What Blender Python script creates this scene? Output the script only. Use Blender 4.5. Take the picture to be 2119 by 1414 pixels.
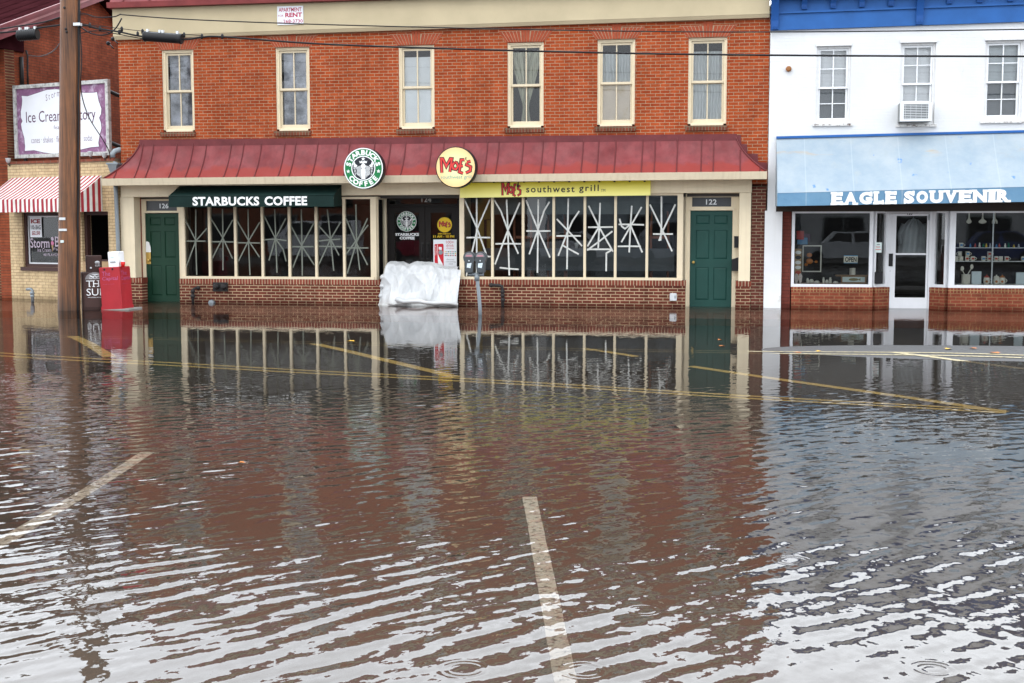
import bpy, math, random
from mathutils import Vector, Matrix, noise
random.seed(7)
R = math.radians
C = bpy.context.scene.collection
for o in list(bpy.data.objects): bpy.data.objects.remove(o)

# ------------------------------------------------------------------ camera, sky, sun, exposure
FOC, IW, IH, CX, CY = 2610.0, 2119.0, 1414.0, 1059.5, 707.0
PITCH, YAW, CH, CD = R(4.97), R(9.2), 1.6, 27.04
cam = bpy.data.objects.new('camera', bpy.data.cameras.new('camera')); C.objects.link(cam)
cam.data.sensor_width = 36; cam.data.lens = FOC/IW*36; cam.data.clip_end = 2000
cam.location = (0, -CD, CH); cam.rotation_euler = (math.pi/2-PITCH, 0, YAW)
bpy.context.scene.camera = cam
SC = bpy.context.scene
SC.view_settings.view_transform = 'Standard'; SC.view_settings.look = 'None'
SC.cycles.max_bounces = 7; SC.cycles.diffuse_bounces = 3; SC.cycles.glossy_bounces = 4; SC.cycles.transparent_max_bounces = 14; SC.cycles.caustics_reflective = True
SC.view_settings.gamma = 1; SC.view_settings.exposure = 0.27
w = bpy.data.worlds.new('World'); SC.world = w; w.use_nodes = True
SUN_EL, SUN_AZ = R(52), R(200)
wn = w.node_tree.nodes; wl = w.node_tree.links
bg = wn['Background']; sky = wn.new('ShaderNodeTexSky'); sky.sky_type = 'NISHITA'; sky.sun_disc = False
sky.sun_elevation = SUN_EL; sky.sun_rotation = SUN_AZ; sky.dust_density = 4; sky.air_density = 1.4
tcw = wn.new('ShaderNodeTexCoord'); cl = wn.new('ShaderNodeTexNoise'); cl.inputs['Scale'].default_value = 2.2; cl.inputs['Detail'].default_value = 5
mp = wn.new('ShaderNodeMapping'); mp.inputs['Scale'].default_value = (1, 1, 2.6)
wl.new(tcw.outputs['Generated'], mp.inputs[0]); wl.new(mp.outputs[0], cl.inputs['Vector'])
cr = wn.new('ShaderNodeValToRGB'); cr.color_ramp.elements[0].position = .3; cr.color_ramp.elements[1].position = .72
cr.color_ramp.elements[0].color = (19.3, 20.5, 22.2, 1); cr.color_ramp.elements[1].color = (27.5, 29, 30.6, 1)
wl.new(cl.outputs['Fac'], cr.inputs[0])
mx = wn.new('ShaderNodeMix'); mx.data_type = 'RGBA'; mx.inputs['Factor'].default_value = .88
wl.new(sky.outputs[0], mx.inputs['A']); # the cloud deck is thinner and brighter over the roofs of the shop row than behind the camera
sxyz = wn.new('ShaderNodeSeparateXYZ'); wl.new(tcw.outputs['Generated'], sxyz.inputs[0])
mrg = wn.new('ShaderNodeMapRange'); mrg.inputs['From Min'].default_value = -.6; mrg.inputs['From Max'].default_value = .8; mrg.inputs['To Min'].default_value = .92; mrg.inputs['To Max'].default_value = 1.85; mrg.interpolation_type = 'SMOOTHSTEP'
wl.new(sxyz.outputs[1], mrg.inputs['Value'])
vm = wn.new('ShaderNodeVectorMath'); vm.operation = 'SCALE'; wl.new(cr.outputs[0], vm.inputs[0]); wl.new(mrg.outputs[0], vm.inputs['Scale'])
wl.new(vm.outputs[0], mx.inputs['B']); wl.new(mx.outputs['Result'], bg.inputs['Color'])
bg.inputs['Strength'].default_value = .1
sl = bpy.data.lights.new('sun', 'SUN'); sl.energy = .55; sl.angle = R(25); sl.color = (1, .97, .92)
sun = bpy.data.objects.new('sun', sl); C.objects.link(sun)
# sun stands behind the camera, high (overcast: only a soft direction)
sun.rotation_euler = (math.pi/2-SUN_EL, 0, R(-20)); sun.location = (0, -30, 40)

# ------------------------------------------------------------------ photo -> world on real planes
RM = Matrix.Rotation(YAW, 3, 'Z') @ Matrix.Rotation(math.pi/2-PITCH, 3, 'X')
CAMP = Vector((0, -CD, CH))
def ray(px, py): return RM @ Vector((px-CX, CY-py, -FOC))
def F(px, py, y=0.0):                   # point on the facade-parallel plane y
    d = ray(px, py); t = (y+CD)/d.y; return CAMP+d*t
def FX(px, py, y=0.0): return F(px, py, y).x
def FZ(px, py, y=0.0): return F(px, py, y).z
def G(px, py, z=0.0):                   # point on a horizontal plane
    d = ray(px, py); t = (z-CH)/d.z; return CAMP+d*t
def PL(px, py, o, n):                   # point on any plane
    d = ray(px, py); t = (Vector(o)-CAMP).dot(n)/d.dot(n); return CAMP+d*t

# ------------------------------------------------------------------ materials
def _new(name):
    m = bpy.data.materials.new(name); m.use_nodes = True
    return m, m.node_tree.nodes, m.node_tree.links, m.node_tree.nodes['Principled BSDF']
def math_(N, L, op, a, b=None, c=None):
    n = N.new('ShaderNodeMath'); n.operation = op
    for i, v in enumerate((a, b, c)):
        if v is None: continue
        if isinstance(v, (int, float)): n.inputs[i].default_value = v
        else: L.new(v, n.inputs[i])
    return n.outputs[0]
def mixc(N, L, f, a, b, mode='MIX'):
    n = N.new('ShaderNodeMix'); n.data_type = 'RGBA'; n.blend_type = mode
    for k, v in (('Factor', f), ('A', a), ('B', b)):
        if hasattr(v, 'is_output'): L.new(v, n.inputs[k])
        elif isinstance(v, (int, float)): n.inputs[k].default_value = v
        else: n.inputs[k].default_value = (*v[:3], 1)
    return n.outputs['Result']
def pos(N): return N.new('ShaderNodeNewGeometry').outputs['Position']
def dotp(N, L, v, d):
    n = N.new('ShaderNodeVectorMath'); n.operation = 'DOT_PRODUCT'; L.new(v, n.inputs[0]); n.inputs[1].default_value = d
    return n.outputs['Value']
def comb(N, L, x, y, z=0):
    n = N.new('ShaderNodeCombineXYZ')
    for i, v in enumerate((x, y, z)):
        if isinstance(v, (int, float)): n.inputs[i].default_value = v
        else: L.new(v, n.inputs[i])
    return n.outputs[0]
def noi(N, L, vec, scale, detail=4, rough=.55, out='Fac'):
    n = N.new('ShaderNodeTexNoise'); n.inputs['Scale'].default_value = scale; n.inputs['Detail'].default_value = detail
    n.inputs['Roughness'].default_value = rough
    if vec is not None: L.new(vec, n.inputs['Vector'])
    return n.outputs[out]
def ramp(N, L, f, a, b, ca=(0,0,0), cb=(1,1,1)):
    n = N.new('ShaderNodeValToRGB'); n.color_ramp.elements[0].position = a; n.color_ramp.elements[1].position = b
    n.color_ramp.elements[0].color = (*ca, 1); n.color_ramp.elements[1].color = (*cb, 1); L.new(f, n.inputs[0]); return n.outputs[0]
def bump(N, L, h, s=.3, d=.01, n0=None):
    b = N.new('ShaderNodeBump'); b.inputs['Strength'].default_value = s; b.inputs['Distance'].default_value = d; L.new(h, b.inputs['Height'])
    if n0 is not None: L.new(n0, b.inputs['Normal'])
    return b.outputs[0]
def mat(name, col, rough=.6, metal=0, var=.12, sc=3.0, streak=0, bmp=0, col2=None, spec=.22):
    m, N, L, B = _new(name); P = pos(N)
    f = noi(N, L, P, sc, 6, .6)
    k = ramp(N, L, f, .3, .72, (1-var,)*3, (1+var*.6,)*3)
    c = mixc(N, L, 1.0, col, k, 'MULTIPLY')
    if col2:
        f2 = ramp(N, L, noi(N, L, P, sc*.7+.5, 7, .65), .5, .66); c = mixc(N, L, f2, c, col2)
    if streak:
        s = N.new('ShaderNodeMapping'); s.inputs['Scale'].default_value = (14, 14, .7); L.new(P, s.inputs[0])
        f3 = ramp(N, L, noi(N, L, s.outputs[0], 1, 5), .5, .75); c = mixc(N, L, math_(N, L, 'MULTIPLY', f3, streak), c, (col[0]*.5, col[1]*.42, col[2]*.35))
    L.new(c, B.inputs['Base Color']); B.inputs['Roughness'].default_value = rough; B.inputs['Metallic'].default_value = metal
    B.inputs['Specular IOR Level'].default_value = spec
    if bmp: L.new(bump(N, L, noi(N, L, P, 60, 4), bmp, .004), B.inputs['Normal'])
    return m
def brick(name, c1, c2, mortar, u=(1,0,0), bw=.203, rh=.0672, ms=.007, soldier=False, z0=0, dirt=.25, rough=.8, off=.5, dark=None):
    m, N, L, B = _new(name); P = pos(N)
    a = dotp(N, L, P, u); z = math_(N, L, 'ADD', dotp(N, L, P, (0,0,1)), z0)
    vec = comb(N, L, z, a) if soldier else comb(N, L, a, z)
    # a little wander so the joints are not ruler straight
    wv = N.new('ShaderNodeVectorMath'); wv.operation = 'MULTIPLY_ADD'
    L.new(noi(N, L, P, 5, 2, out='Color'), wv.inputs[0]); wv.inputs[1].default_value = (.006, .006, 0); L.new(vec, wv.inputs[2])
    t = N.new('ShaderNodeTexBrick'); L.new(wv.outputs[0], t.inputs['Vector']); t.offset = off
    t.inputs['Scale'].default_value = 1; t.inputs['Brick Width'].default_value = bw; t.inputs['Row Height'].default_value = rh
    t.inputs['Mortar Size'].default_value = ms; t.inputs['Mortar Smooth'].default_value = .25; t.inputs['Bias'].default_value = -.1
    t.inputs['Color1'].default_value = (*c1, 1); t.inputs['Color2'].default_value = (*c2, 1); t.inputs['Mortar'].default_value = (*mortar, 1)
    k = ramp(N, L, noi(N, L, P, 1.1, 8, .65), .32, .7, (1-dirt,)*3, (1.1,)*3)
    c = mixc(N, L, 1.0, t.outputs['Color'], k, 'MULTIPLY')
    k2 = ramp(N, L, noi(N, L, P, 9, 5, .7), .35, .75, (.8,.78,.76), (1.16,1.14,1.12))
    c = mixc(N, L, 1.0, c, k2, 'MULTIPLY')
    fl = ramp(N, L, noi(N, L, P, 17, 3, .6), .74, .78); c = mixc(N, L, math_(N, L, 'MULTIPLY', fl, .6), c, mortar)
    s = N.new('ShaderNodeMapping'); s.inputs['Scale'].default_value = (3.2, 3.2, .35); L.new(P, s.inputs[0])
    sk = ramp(N, L, noi(N, L, s.outputs[0], 1, 6, .65), .46, .72, (1,1,1), (.76,.73,.71)); c = mixc(N, L, 1.0, c, sk, 'MULTIPLY')
    wz = ramp(N, L, math_(N, L, 'ADD', dotp(N, L, P, (0,0,1)), math_(N, L, 'MULTIPLY', math_(N, L, 'SUBTRACT', noi(N, L, P, 3.5, 4), .5), .12)), .045, .11, (.66,.64,.63), (1,1,1)); c = mixc(N, L, 1.0, c, wz, 'MULTIPLY')
    L.new(c, B.inputs['Base Color']); B.inputs['Roughness'].default_value = rough; B.inputs['Specular IOR Level'].default_value = .1
    inv = math_(N, L, 'SUBTRACT', 1, t.outputs['Fac'])
    L.new(bump(N, L, math_(N, L, 'ADD', inv, math_(N, L, 'MULTIPLY', noi(N, L, P, 45, 4), .4)), .5, .006), B.inputs['Normal'])
    return m
def glass(name, tint=(.86,.9,.9), ior=1.62, wob=.0):
    m, N, L, B = _new(name); N.remove(B); out = N['Material Output']
    tr = N.new('ShaderNodeBsdfTransparent'); tr.inputs[0].default_value = (*tint, 1)
    gl = N.new('ShaderNodeBsdfGlossy'); gl.inputs['Roughness'].default_value = .0
    fr = N.new('ShaderNodeFresnel'); fr.inputs['IOR'].default_value = ior
    ms = N.new('ShaderNodeMixShader'); L.new(fr.outputs[0], ms.inputs[0]); L.new(tr.outputs[0], ms.inputs[1]); L.new(gl.outputs[0], ms.inputs[2])
    if wob:
        nn = bump(N, L, noi(N, L, pos(N), 1.6, 2), wob, .05); L.new(nn, gl.inputs['Normal'])
    L.new(ms.outputs[0], out.inputs[0]); return m
def stripes(name, u, period, off, ca, cb, rough=.75):
    m, N, L, B = _new(name); P = pos(N)
    a = math_(N, L, 'ADD', dotp(N, L, P, u), off); f = math_(N, L, 'FRACT', math_(N, L, 'DIVIDE', a, period))
    s = math_(N, L, 'GREATER_THAN', f, .5); c = mixc(N, L, s, ca, cb)
    k = ramp(N, L, noi(N, L, P, 5, 5), .35, .7, (.82,.82,.82), (1.05,1.05,1.05)); c = mixc(N, L, 1.0, c, k, 'MULTIPLY')
    L.new(c, B.inputs['Base Color']); B.inputs['Roughness'].default_value = rough; return m

LY = R(-17)                              # the ice cream shop stands turned against the brick row
LU = Vector((math.cos(LY), math.sin(LY), 0)); LN = Vector((-math.sin(LY), math.cos(LY), 0))   # along its front, into its depth
M = dict(
 brick_up=brick('orange_red_brick', (.40,.077,.022), (.285,.048,.016), (.41,.28,.18), ms=.0062, dirt=.24),
 brick_base=brick('dark_red_brick', (.165,.044,.028), (.105,.029,.021), (.46,.34,.22), ms=.009, dirt=.3, rh=.0665),
 brick_strip=brick('aged_red_brick', (.14,.042,.03), (.085,.028,.022), (.30,.23,.16), ms=.008, dirt=.35),
 brick_soldier=brick('soldier_course_brick', (.24,.06,.038), (.17,.045,.03), (.45,.36,.25), soldier=True, bw=.24, rh=.067, ms=.009, off=0, z0=.35),
 brick_sill=brick('sill_brick', (.22,.06,.035), (.13,.045,.03), (.19,.15,.10), soldier=True, bw=.3, rh=.067, ms=.009, off=0, z0=.1),
 brick_eagle=brick('smooth_red_brick', (.25,.063,.035), (.19,.05,.03), (.30,.17,.09), ms=.007, dirt=.18),
 brick_eagle_sol=brick('smooth_red_soldier_brick', (.26,.065,.038), (.19,.05,.03), (.38,.24,.12), soldier=True, bw=.3, rh=.067, ms=.008, off=0, z0=.2),
 tile_eagle=brick('maroon_wall_tile', (.15,.04,.03), (.135,.036,.028), (.075,.025,.02), bw=.6, rh=.075, ms=.006, dirt=.1),
 brick_gable=brick('gable_brick', (.27,.062,.03), (.19,.045,.025), (.13,.07,.05), u=(LN.x,LN.y,0), ms=.007, dirt=.3),
 brick_pier=brick('brown_pier_brick', (.17,.05,.03), (.11,.035,.025), (.26,.19,.10), u=(LU.x,LU.y,0), ms=.01, dirt=.3),
 brick_cream=brick('cream_glazed_brick', (.62,.48,.29), (.56,.43,.25), (.30,.20,.11), u=(LU.x,LU.y,0), bw=.205, rh=.07, ms=.006, dirt=.14, rough=.45),
 coping=brick('coping_brick', (.26,.08,.05), (.2,.06,.04), (.2,.14,.1), u=(LU.x,LU.y,0), bw=.22, rh=.2, ms=.01),
 arch=mat('arch_brick', (.33,.068,.03), .8, var=.25, sc=11), mortar=mat('mortar', (.42,.31,.21), .9),
 beige=mat('beige_paint', (.74,.64,.46), .55, var=.07, sc=2.2, streak=.12), beige_d=mat('beige_trim_paint', (.66,.565,.405), .5, var=.06),
 fascia=mat('fascia_paint', (.62,.53,.385), .5, var=.06, streak=.28), cornice=mat('cornice_stucco', (.50,.42,.275), .8, var=.09, sc=1.4, bmp=.15),
 roof=None, roof_rim=mat('red_roof_trim', (.23,.05,.05), .5, var=.25),
 roof_low=mat('bright_red_roof_paint', (.23,.03,.022), .4, var=.3, sc=3, bmp=.05), seam=mat('seam_paint', (.13,.026,.028), .45),
 flash=mat('maroon_flashing', (.14,.03,.033), .5, var=.25), roof_dk=mat('dark_maroon_roof', (.030,.008,.010), .9, var=.35, spec=.0), rake=mat('maroon_rake_paint', (.17,.04,.045), .5, var=.25),
 rake_l=mat('faded_rake_paint', (.36,.16,.16), .6, var=.3),
 white=None, white_t=mat('white_trim_paint', (.70,.715,.74), .5, var=.05), white_old=mat('peeling_white_paint', (.74,.74,.74), .7, var=.1, sc=9, col2=None, streak=.25),
 peel=mat('flaking_sill_paint', (.7,.69,.67), .8, var=.2, sc=20, col2=(.10,.06,.05)), sash_w=mat('white_sash', (.80,.82,.84), .4, var=.03),
 blue=mat('blue_paint', (.024,.115,.36), .5, var=.16, sc=2.5), blue_d=mat('blue_bracket_paint', (.018,.085,.30), .45, var=.12),
 green=mat('dark_green_door', (.008,.040,.022),   .5, var=.1, spec=.25), green2=mat('blue_green_door', (.011,.056,.046), .5, var=.1, spec=.25), groove=mat('door_groove_paint', (.008,.03,.02), .5),
 green_aw=mat('dark_green_canvas', (.004,.019,.016), .7, var=.25, sc=6, bmp=.1, spec=.2), white_sign=mat('white_lettering', (.82,.83,.83), .5, var=.02),
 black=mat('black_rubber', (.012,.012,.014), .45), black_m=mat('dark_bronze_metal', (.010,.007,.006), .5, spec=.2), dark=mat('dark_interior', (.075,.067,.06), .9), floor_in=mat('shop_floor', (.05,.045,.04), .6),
 gray=mat('grey_panel', (.10,.11,.12), .6), gray_blind=mat('grey_roller_blind', (.12,.135,.135), .8), cop=mat('copper_wood', (.28,.10,.055), .5), yel_in=mat('mustard_wall', (.45,.30,.07), .7),
 steel=mat('galvanised_grey', (.24,.27,.29), .45, metal=.3, var=.15), meter=mat('meter_grey', (.065,.074,.08), .45, var=.12), alu=mat('pale_metal', (.6,.62,.63), .35, metal=.4),
 iron=mat('dark_cast_iron', (.028,.026,.026), .5, var=.3), brass=mat('brass', (.62,.42,.13), .3, metal=.9), rust=mat('rusty_iron', (.30,.13,.05), .8, var=.3),
 tape_g=mat('masking_tape', (.165,.18,.15), .7, var=.08), tape_w=mat('white_tape', (.56,.57,.54), .6, var=.2, sc=16), 
 yellow=mat('yellow_sign', (.74,.68,.10), .45, var=.03), yellow_e=mat('pale_yellow_edge', (.8,.76,.4), .5), sign_g=mat('sign_green', (.012,.17,.055), .4, var=.03), sign_k=mat('sign_black', (.02,.022,.03), .4),
 sign_r=mat('sign_red', (.62,.05,.045), .4, var=.03), peach=mat('pale_orange_face', (.82,.58,.24), .4, var=.04, sc=2), lemon=mat('lemon_face', (.85,.72,.28), .4), teal=mat('teal_lettering', (.14,.40,.34), .5),
 decal_y=mat('yellow_vinyl', (.80,.55,.03), .5), purple=mat('purple_paint', (.24,.11,.21), .6, var=.3, sc=7, col2=(.44,.34,.45)), sign_white=mat('sign_white_board', (.74,.76,.80), .5, var=.04), purple_t=mat('purple_lettering', (.085,.025,.075), .5),
 frame_old=mat('weathered_frame', (.52,.52,.50), .75, var=.25, sc=14, col2=(.22,.22,.21)), awn_f=stripes('striped_canvas', (LU.x,LU.y,0), .136, 100.03, (.33,.014,.032), (.74,.72,.68)), awn_s=stripes('striped_canvas_side', (LN.x,LN.y,0), .175, 100.0, (.36,.016,.03), (.74,.72,.68)),
 brown_f=mat('brown_window_frame', (.058,.026,.023), .5), pole=None, newsb=mat('brown_news_box', (.045,.022,.018), .4, var=.12), newsb_p=mat('brown_news_panel', (.065,.033,.028), .4), red_box=mat('red_news_box', (.36,.022,.03), .4, var=.12, streak=.1), fade=mat('faded_lettering', (.42,.09,.20), .5, var=.3, sc=20),
 white_box=mat('white_news_head', (.80,.81,.82), .4, var=.03), cup=mat('red_plastic', (.55,.012,.012), .3), tan=mat('cardboard_tan', (.40,.27,.15), .8), conc=mat('concrete', (.30,.29,.27), .9, var=.2),
 leaf=mat('yellow_leaf', (.62,.36,.03), .6), leaf2=mat('orange_leaf', (.45,.15,.03), .6), room=mat('upper_room', (.10,.095,.09), .9), curt_g=None, cream_t=mat('cream_pot', (.75,.72,.62), .3), wood=mat('picture_frame_wood', (.26,.15,.07), .5),
 garment=mat('pale_grey_cloth', (.42,.44,.46), .9, var=.2), asph=None, mugblue=mat('mug_print_blue', (.1,.3,.55), .4), mugred=mat('mug_print_red', (.5,.08,.05), .4), paper=mat('paper_notice', (.62,.72,.70), .7), screen=mat('bug_screen', (.22,.24,.26), .8),
)
def drape(name, col, u=(1,0,0), period=.09, rough=.9, dirt=.1):
    m, N, L, B = _new(name); P = pos(N)
    a = dotp(N, L, P, u)
    s = math_(N, L, 'SINE', math_(N, L, 'MULTIPLY', math_(N, L, 'ADD', a, math_(N, L, 'MULTIPLY', noi(N, L, P, 2, 2), .12)), 6.283/period))
    L.new(bump(N, L, s, 1.0, .02), B.inputs['Normal'])
    c = mixc(N, L, 1.0, col, ramp(N, L, noi(N, L, P, 3, 4), .3, .7, (1-dirt,)*3, (1.05,)*3), 'MULTIPLY')
    L.new(c, B.inputs['Base Color']); B.inputs['Roughness'].default_value = rough; return m
def blind(name, col, rh=.028):
    m, N, L, B = _new(name); P = pos(N); z = dotp(N, L, P, (0,0,1))
    f = math_(N, L, 'FRACT', math_(N, L, 'DIVIDE', math_(N, L, 'ADD', z, 10), rh))
    k = ramp(N, L, f, .0, .35, (.62,.63,.65), (1,1,1)); c = mixc(N, L, 1.0, col, k, 'MULTIPLY'); L.new(c, B.inputs['Base Color']); B.inputs['Roughness'].default_value = .6; return m
M['blind'] = blind('white_slat_blind', (.90,.92,.94)); M['shade_w'] = mat('white_roller_shade', (.86,.89,.90), .8, var=.05); M['shade_tan'] = mat('tan_roller_shade', (.70,.62,.52), .8, var=.12, sc=2.5, col2=(.55,.42,.22))
M['curt_g'] = drape('sage_curtain', (.55,.55,.43)); M['curt_w'] = drape('white_sheer_curtain', (.62,.66,.66), period=.13); M['fog'] = mat('condensation_film', (.58,.60,.66), .8, var=.75, sc=2.4, col2=(.13,.135,.15))
def pole_mat():
    m, N, L, B = _new('brown_pole_wood'); P = pos(N)
    s = N.new('ShaderNodeMapping'); s.inputs['Scale'].default_value = (26, 26, .8); L.new(P, s.inputs[0])
    f = noi(N, L, s.outputs[0], 1, 8, .65); c = ramp(N, L, f, .3, .72, (.045,.018,.008), (.27,.105,.034))
    k = ramp(N, L, noi(N, L, P, 1.2, 5), .35, .7, (.6,.58,.55), (1.15,1.1,1.05)); c = mixc(N, L, 1.0, c, k, 'MULTIPLY')
    s2 = N.new('ShaderNodeMapping'); s2.inputs['Scale'].default_value = (55, 55, .5); L.new(P, s2.inputs[0])
    ck = ramp(N, L, noi(N, L, s2.outputs[0], 1, 3), .28, .36, (.12,.1,.1), (1,1,1)); c = mixc(N, L, 1.0, c, ck, 'MULTIPLY')
    z = dotp(N, L, P, (0,0,1)); wet = ramp(N, L, math_(N, L, 'ADD', z, math_(N, L, 'MULTIPLY', noi(N, L, s.outputs[0], .7, 3), .8)), .35, 1.0, (.34,.36,.36), (1,1,1))
    c = mixc(N, L, 1.0, c, wet, 'MULTIPLY')
    L.new(c, B.inputs['Base Color']); B.inputs['Roughness'].default_value = .6; L.new(bump(N, L, f, .6, .015), B.inputs['Normal']); return m
M['pole'] = pole_mat()
def old_roof():
    m, N, L, B = _new('red_metal_roof'); P = pos(N); z = dotp(N, L, P, (0,0,1))
    k = ramp(N, L, noi(N, L, P, 2.0, 8, .65), .32, .7, (.135,.019,.021), (.235,.046,.050))
    s = N.new('ShaderNodeMapping'); s.inputs['Scale'].default_value = (9, 9, 1.1); L.new(P, s.inputs[0])
    st = ramp(N, L, noi(N, L, s.outputs[0], 1, 6, .7), .48, .70); c = mixc(N, L, math_(N, L, 'MULTIPLY', st, .55), k, (.095,.020,.024))
    zz = math_(N, L, 'SUBTRACT', math_(N, L, 'ADD', z, math_(N, L, 'MULTIPLY', math_(N, L, 'SUBTRACT', noi(N, L, P, 2.6, 5, .6), .5), .45)), ROOF_Z)
    lo = ramp(N, L, zz, .19, .26, (1,1,1), (0,0,0))
    c = mixc(N, L, math_(N, L, 'MULTIPLY', lo, .8), c, (.235,.026,.018))
    fk = ramp(N, L, noi(N, L, P, 7, 4, .7), .70, .74); c = mixc(N, L, math_(N, L, 'MULTIPLY', fk, .7), c, (.34,.035,.03))
    L.new(c, B.inputs['Base Color']); B.inputs['Specular IOR Level'].default_value = .3; rr = ramp(N, L, noi(N, L, P, 3, 6), .3, .7, (.42,.42,.42), (.72,.72,.72)); L.new(rr, B.inputs['Roughness'])
    L.new(bump(N, L, noi(N, L, P, 1.7, 3), .35, .03), B.inputs['Normal']); return m
ROOF_Z = FZ(900,364,-.52); M['roof'] = old_roof()
def stucco():
    m, N, L, B = _new('white_stucco'); P = pos(N)
    c = ramp(N, L, noi(N, L, P, 1.3, 6), .3, .7, (.645,.655,.665), (.72,.73,.74))
    f = ramp(N, L, noi(N, L, P, 1.15, 5, .62), .68, .70); c = mixc(N, L, math_(N, L, 'MULTIPLY', f, .8), c, (.60,.59,.56))
    s = N.new('ShaderNodeMapping'); s.inputs['Scale'].default_value = (7, 7, .6); L.new(P, s.inputs[0])
    st = ramp(N, L, noi(N, L, s.outputs[0], 1, 5), .62, .85); c = mixc(N, L, math_(N, L, 'MULTIPLY', st, .25), c, (.5,.49,.46))
    L.new(c, B.inputs['Base Color']); B.inputs['Roughness'].default_value = .8
    t = N.new('ShaderNodeTexBrick'); L.new(comb(N, L, dotp(N, L, P, (1,0,0)), dotp(N, L, P, (0,0,1))), t.inputs['Vector']); t.inputs['Scale'].default_value = 1; t.inputs['Brick Width'].default_value = .2; t.inputs['Row Height'].default_value = .067; t.inputs['Mortar Size'].default_value = .006; t.inputs['Mortar Smooth'].default_value = .8
    h = math_(N, L, 'ADD', math_(N, L, 'MULTIPLY', math_(N, L, 'SUBTRACT', 1, t.outputs['Fac']), .35), math_(N, L, 'MULTIPLY', noi(N, L, P, 14, 6, .65), 1.0))
    L.new(bump(N, L, h, .45, .012), B.inputs['Normal']); return m
M['white'] = stucco()
def blue_canvas(name, col):
    m, N, L, B = _new(name); P = pos(N); z = dotp(N, L, P, (0,0,1)); x = dotp(N, L, P, (1,0,0))
    k = ramp(N, L, noi(N, L, P, 1.6, 7, .65), .35, .72, (col[0]*.80, col[1]*.86, col[2]*.92), (min(1,col[0]*1.12), col[1]*1.06, col[2]*1.03))
    s = N.new('ShaderNodeMapping'); s.inputs['Scale'].default_value = (5, 5, .9); L.new(P, s.inputs[0])
    st = ramp(N, L, noi(N, L, s.outputs[0], 1, 5), .60, .82); c = mixc(N, L, math_(N, L, 'MULTIPLY', st, .95), k, (.31,.35,.36))
    rs = N.new('ShaderNodeMapping'); rs.inputs['Scale'].default_value = (.9, .9, 5); L.new(P, rs.inputs[0])
    ru = ramp(N, L, noi(N, L, rs.outputs[0], 1, 4), .62, .8)
    band = math_(N, L, 'SUBTRACT', 1, math_(N, L, 'MULTIPLY', math_(N, L, 'ABSOLUTE', math_(N, L, 'SUBTRACT', z, 3.25)), 5)); band = math_(N, L, 'MAXIMUM', band, 0)
    c = mixc(N, L, math_(N, L, 'MULTIPLY', math_(N, L, 'MULTIPLY', ru, band), 1.6), c, (.40,.29,.15))
    bl = ramp(N, L, noi(N, L, P, 3.1, 3, .5), .70, .73); c = mixc(N, L, math_(N, L, 'MULTIPLY', bl, .9), c, (.07,.2,.5))
    ln = math_(N, L, 'FRACT', math_(N, L, 'DIVIDE', math_(N, L, 'ADD', x, 20.1), .93)); lf = math_(N, L, 'LESS_THAN', math_(N, L, 'ABSOLUTE', math_(N, L, 'SUBTRACT', ln, .5)), .012)
    c = mixc(N, L, math_(N, L, 'MULTIPLY', lf, .25), c, (.42,.48,.52))
    L.new(c, B.inputs['Base Color']); B.inputs['Roughness'].default_value = .7; L.new(bump(N, L, noi(N, L, P, 2.5, 4), .4, .05), B.inputs['Normal']); return m
M['aw_blue'] = blue_canvas('faded_blue_canvas', (.30,.362,.405)); M['aw_val'] = blue_canvas('blue_valance_canvas', (.120,.255,.385)); M['aw_edge'] = M['blue']
M['glass'] = glass('shop_glass', (.80,.83,.82), 1.62, .012); M['glass_up'] = glass('window_glass', (.97,.98,.98), 1.6, .02)
def plastic():
    m, N, L, B = _new('white_plastic_sheet'); P = pos(N)
    c = ramp(N, L, noi(N, L, P, 3, 6), .3, .7, (.46,.475,.485), (.57,.58,.585))
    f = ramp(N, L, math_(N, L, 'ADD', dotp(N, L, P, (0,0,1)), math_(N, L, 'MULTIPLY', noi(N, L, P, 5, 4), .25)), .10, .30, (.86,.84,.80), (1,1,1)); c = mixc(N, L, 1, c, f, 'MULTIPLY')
    L.new(c, B.inputs['Base Color']); B.inputs['Roughness'].default_value = .38
    s = N.new('ShaderNodeMapping'); s.inputs['Rotation'].default_value = (0, R(24), 0); s.inputs['Scale'].default_value = (9, 9, 2.2); L.new(P, s.inputs[0])
    L.new(bump(N, L, noi(N, L, s.outputs[0], 1, 5, .55), .4, .025), B.inputs['Normal']); return m
M['plastic'] = plastic()

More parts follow.
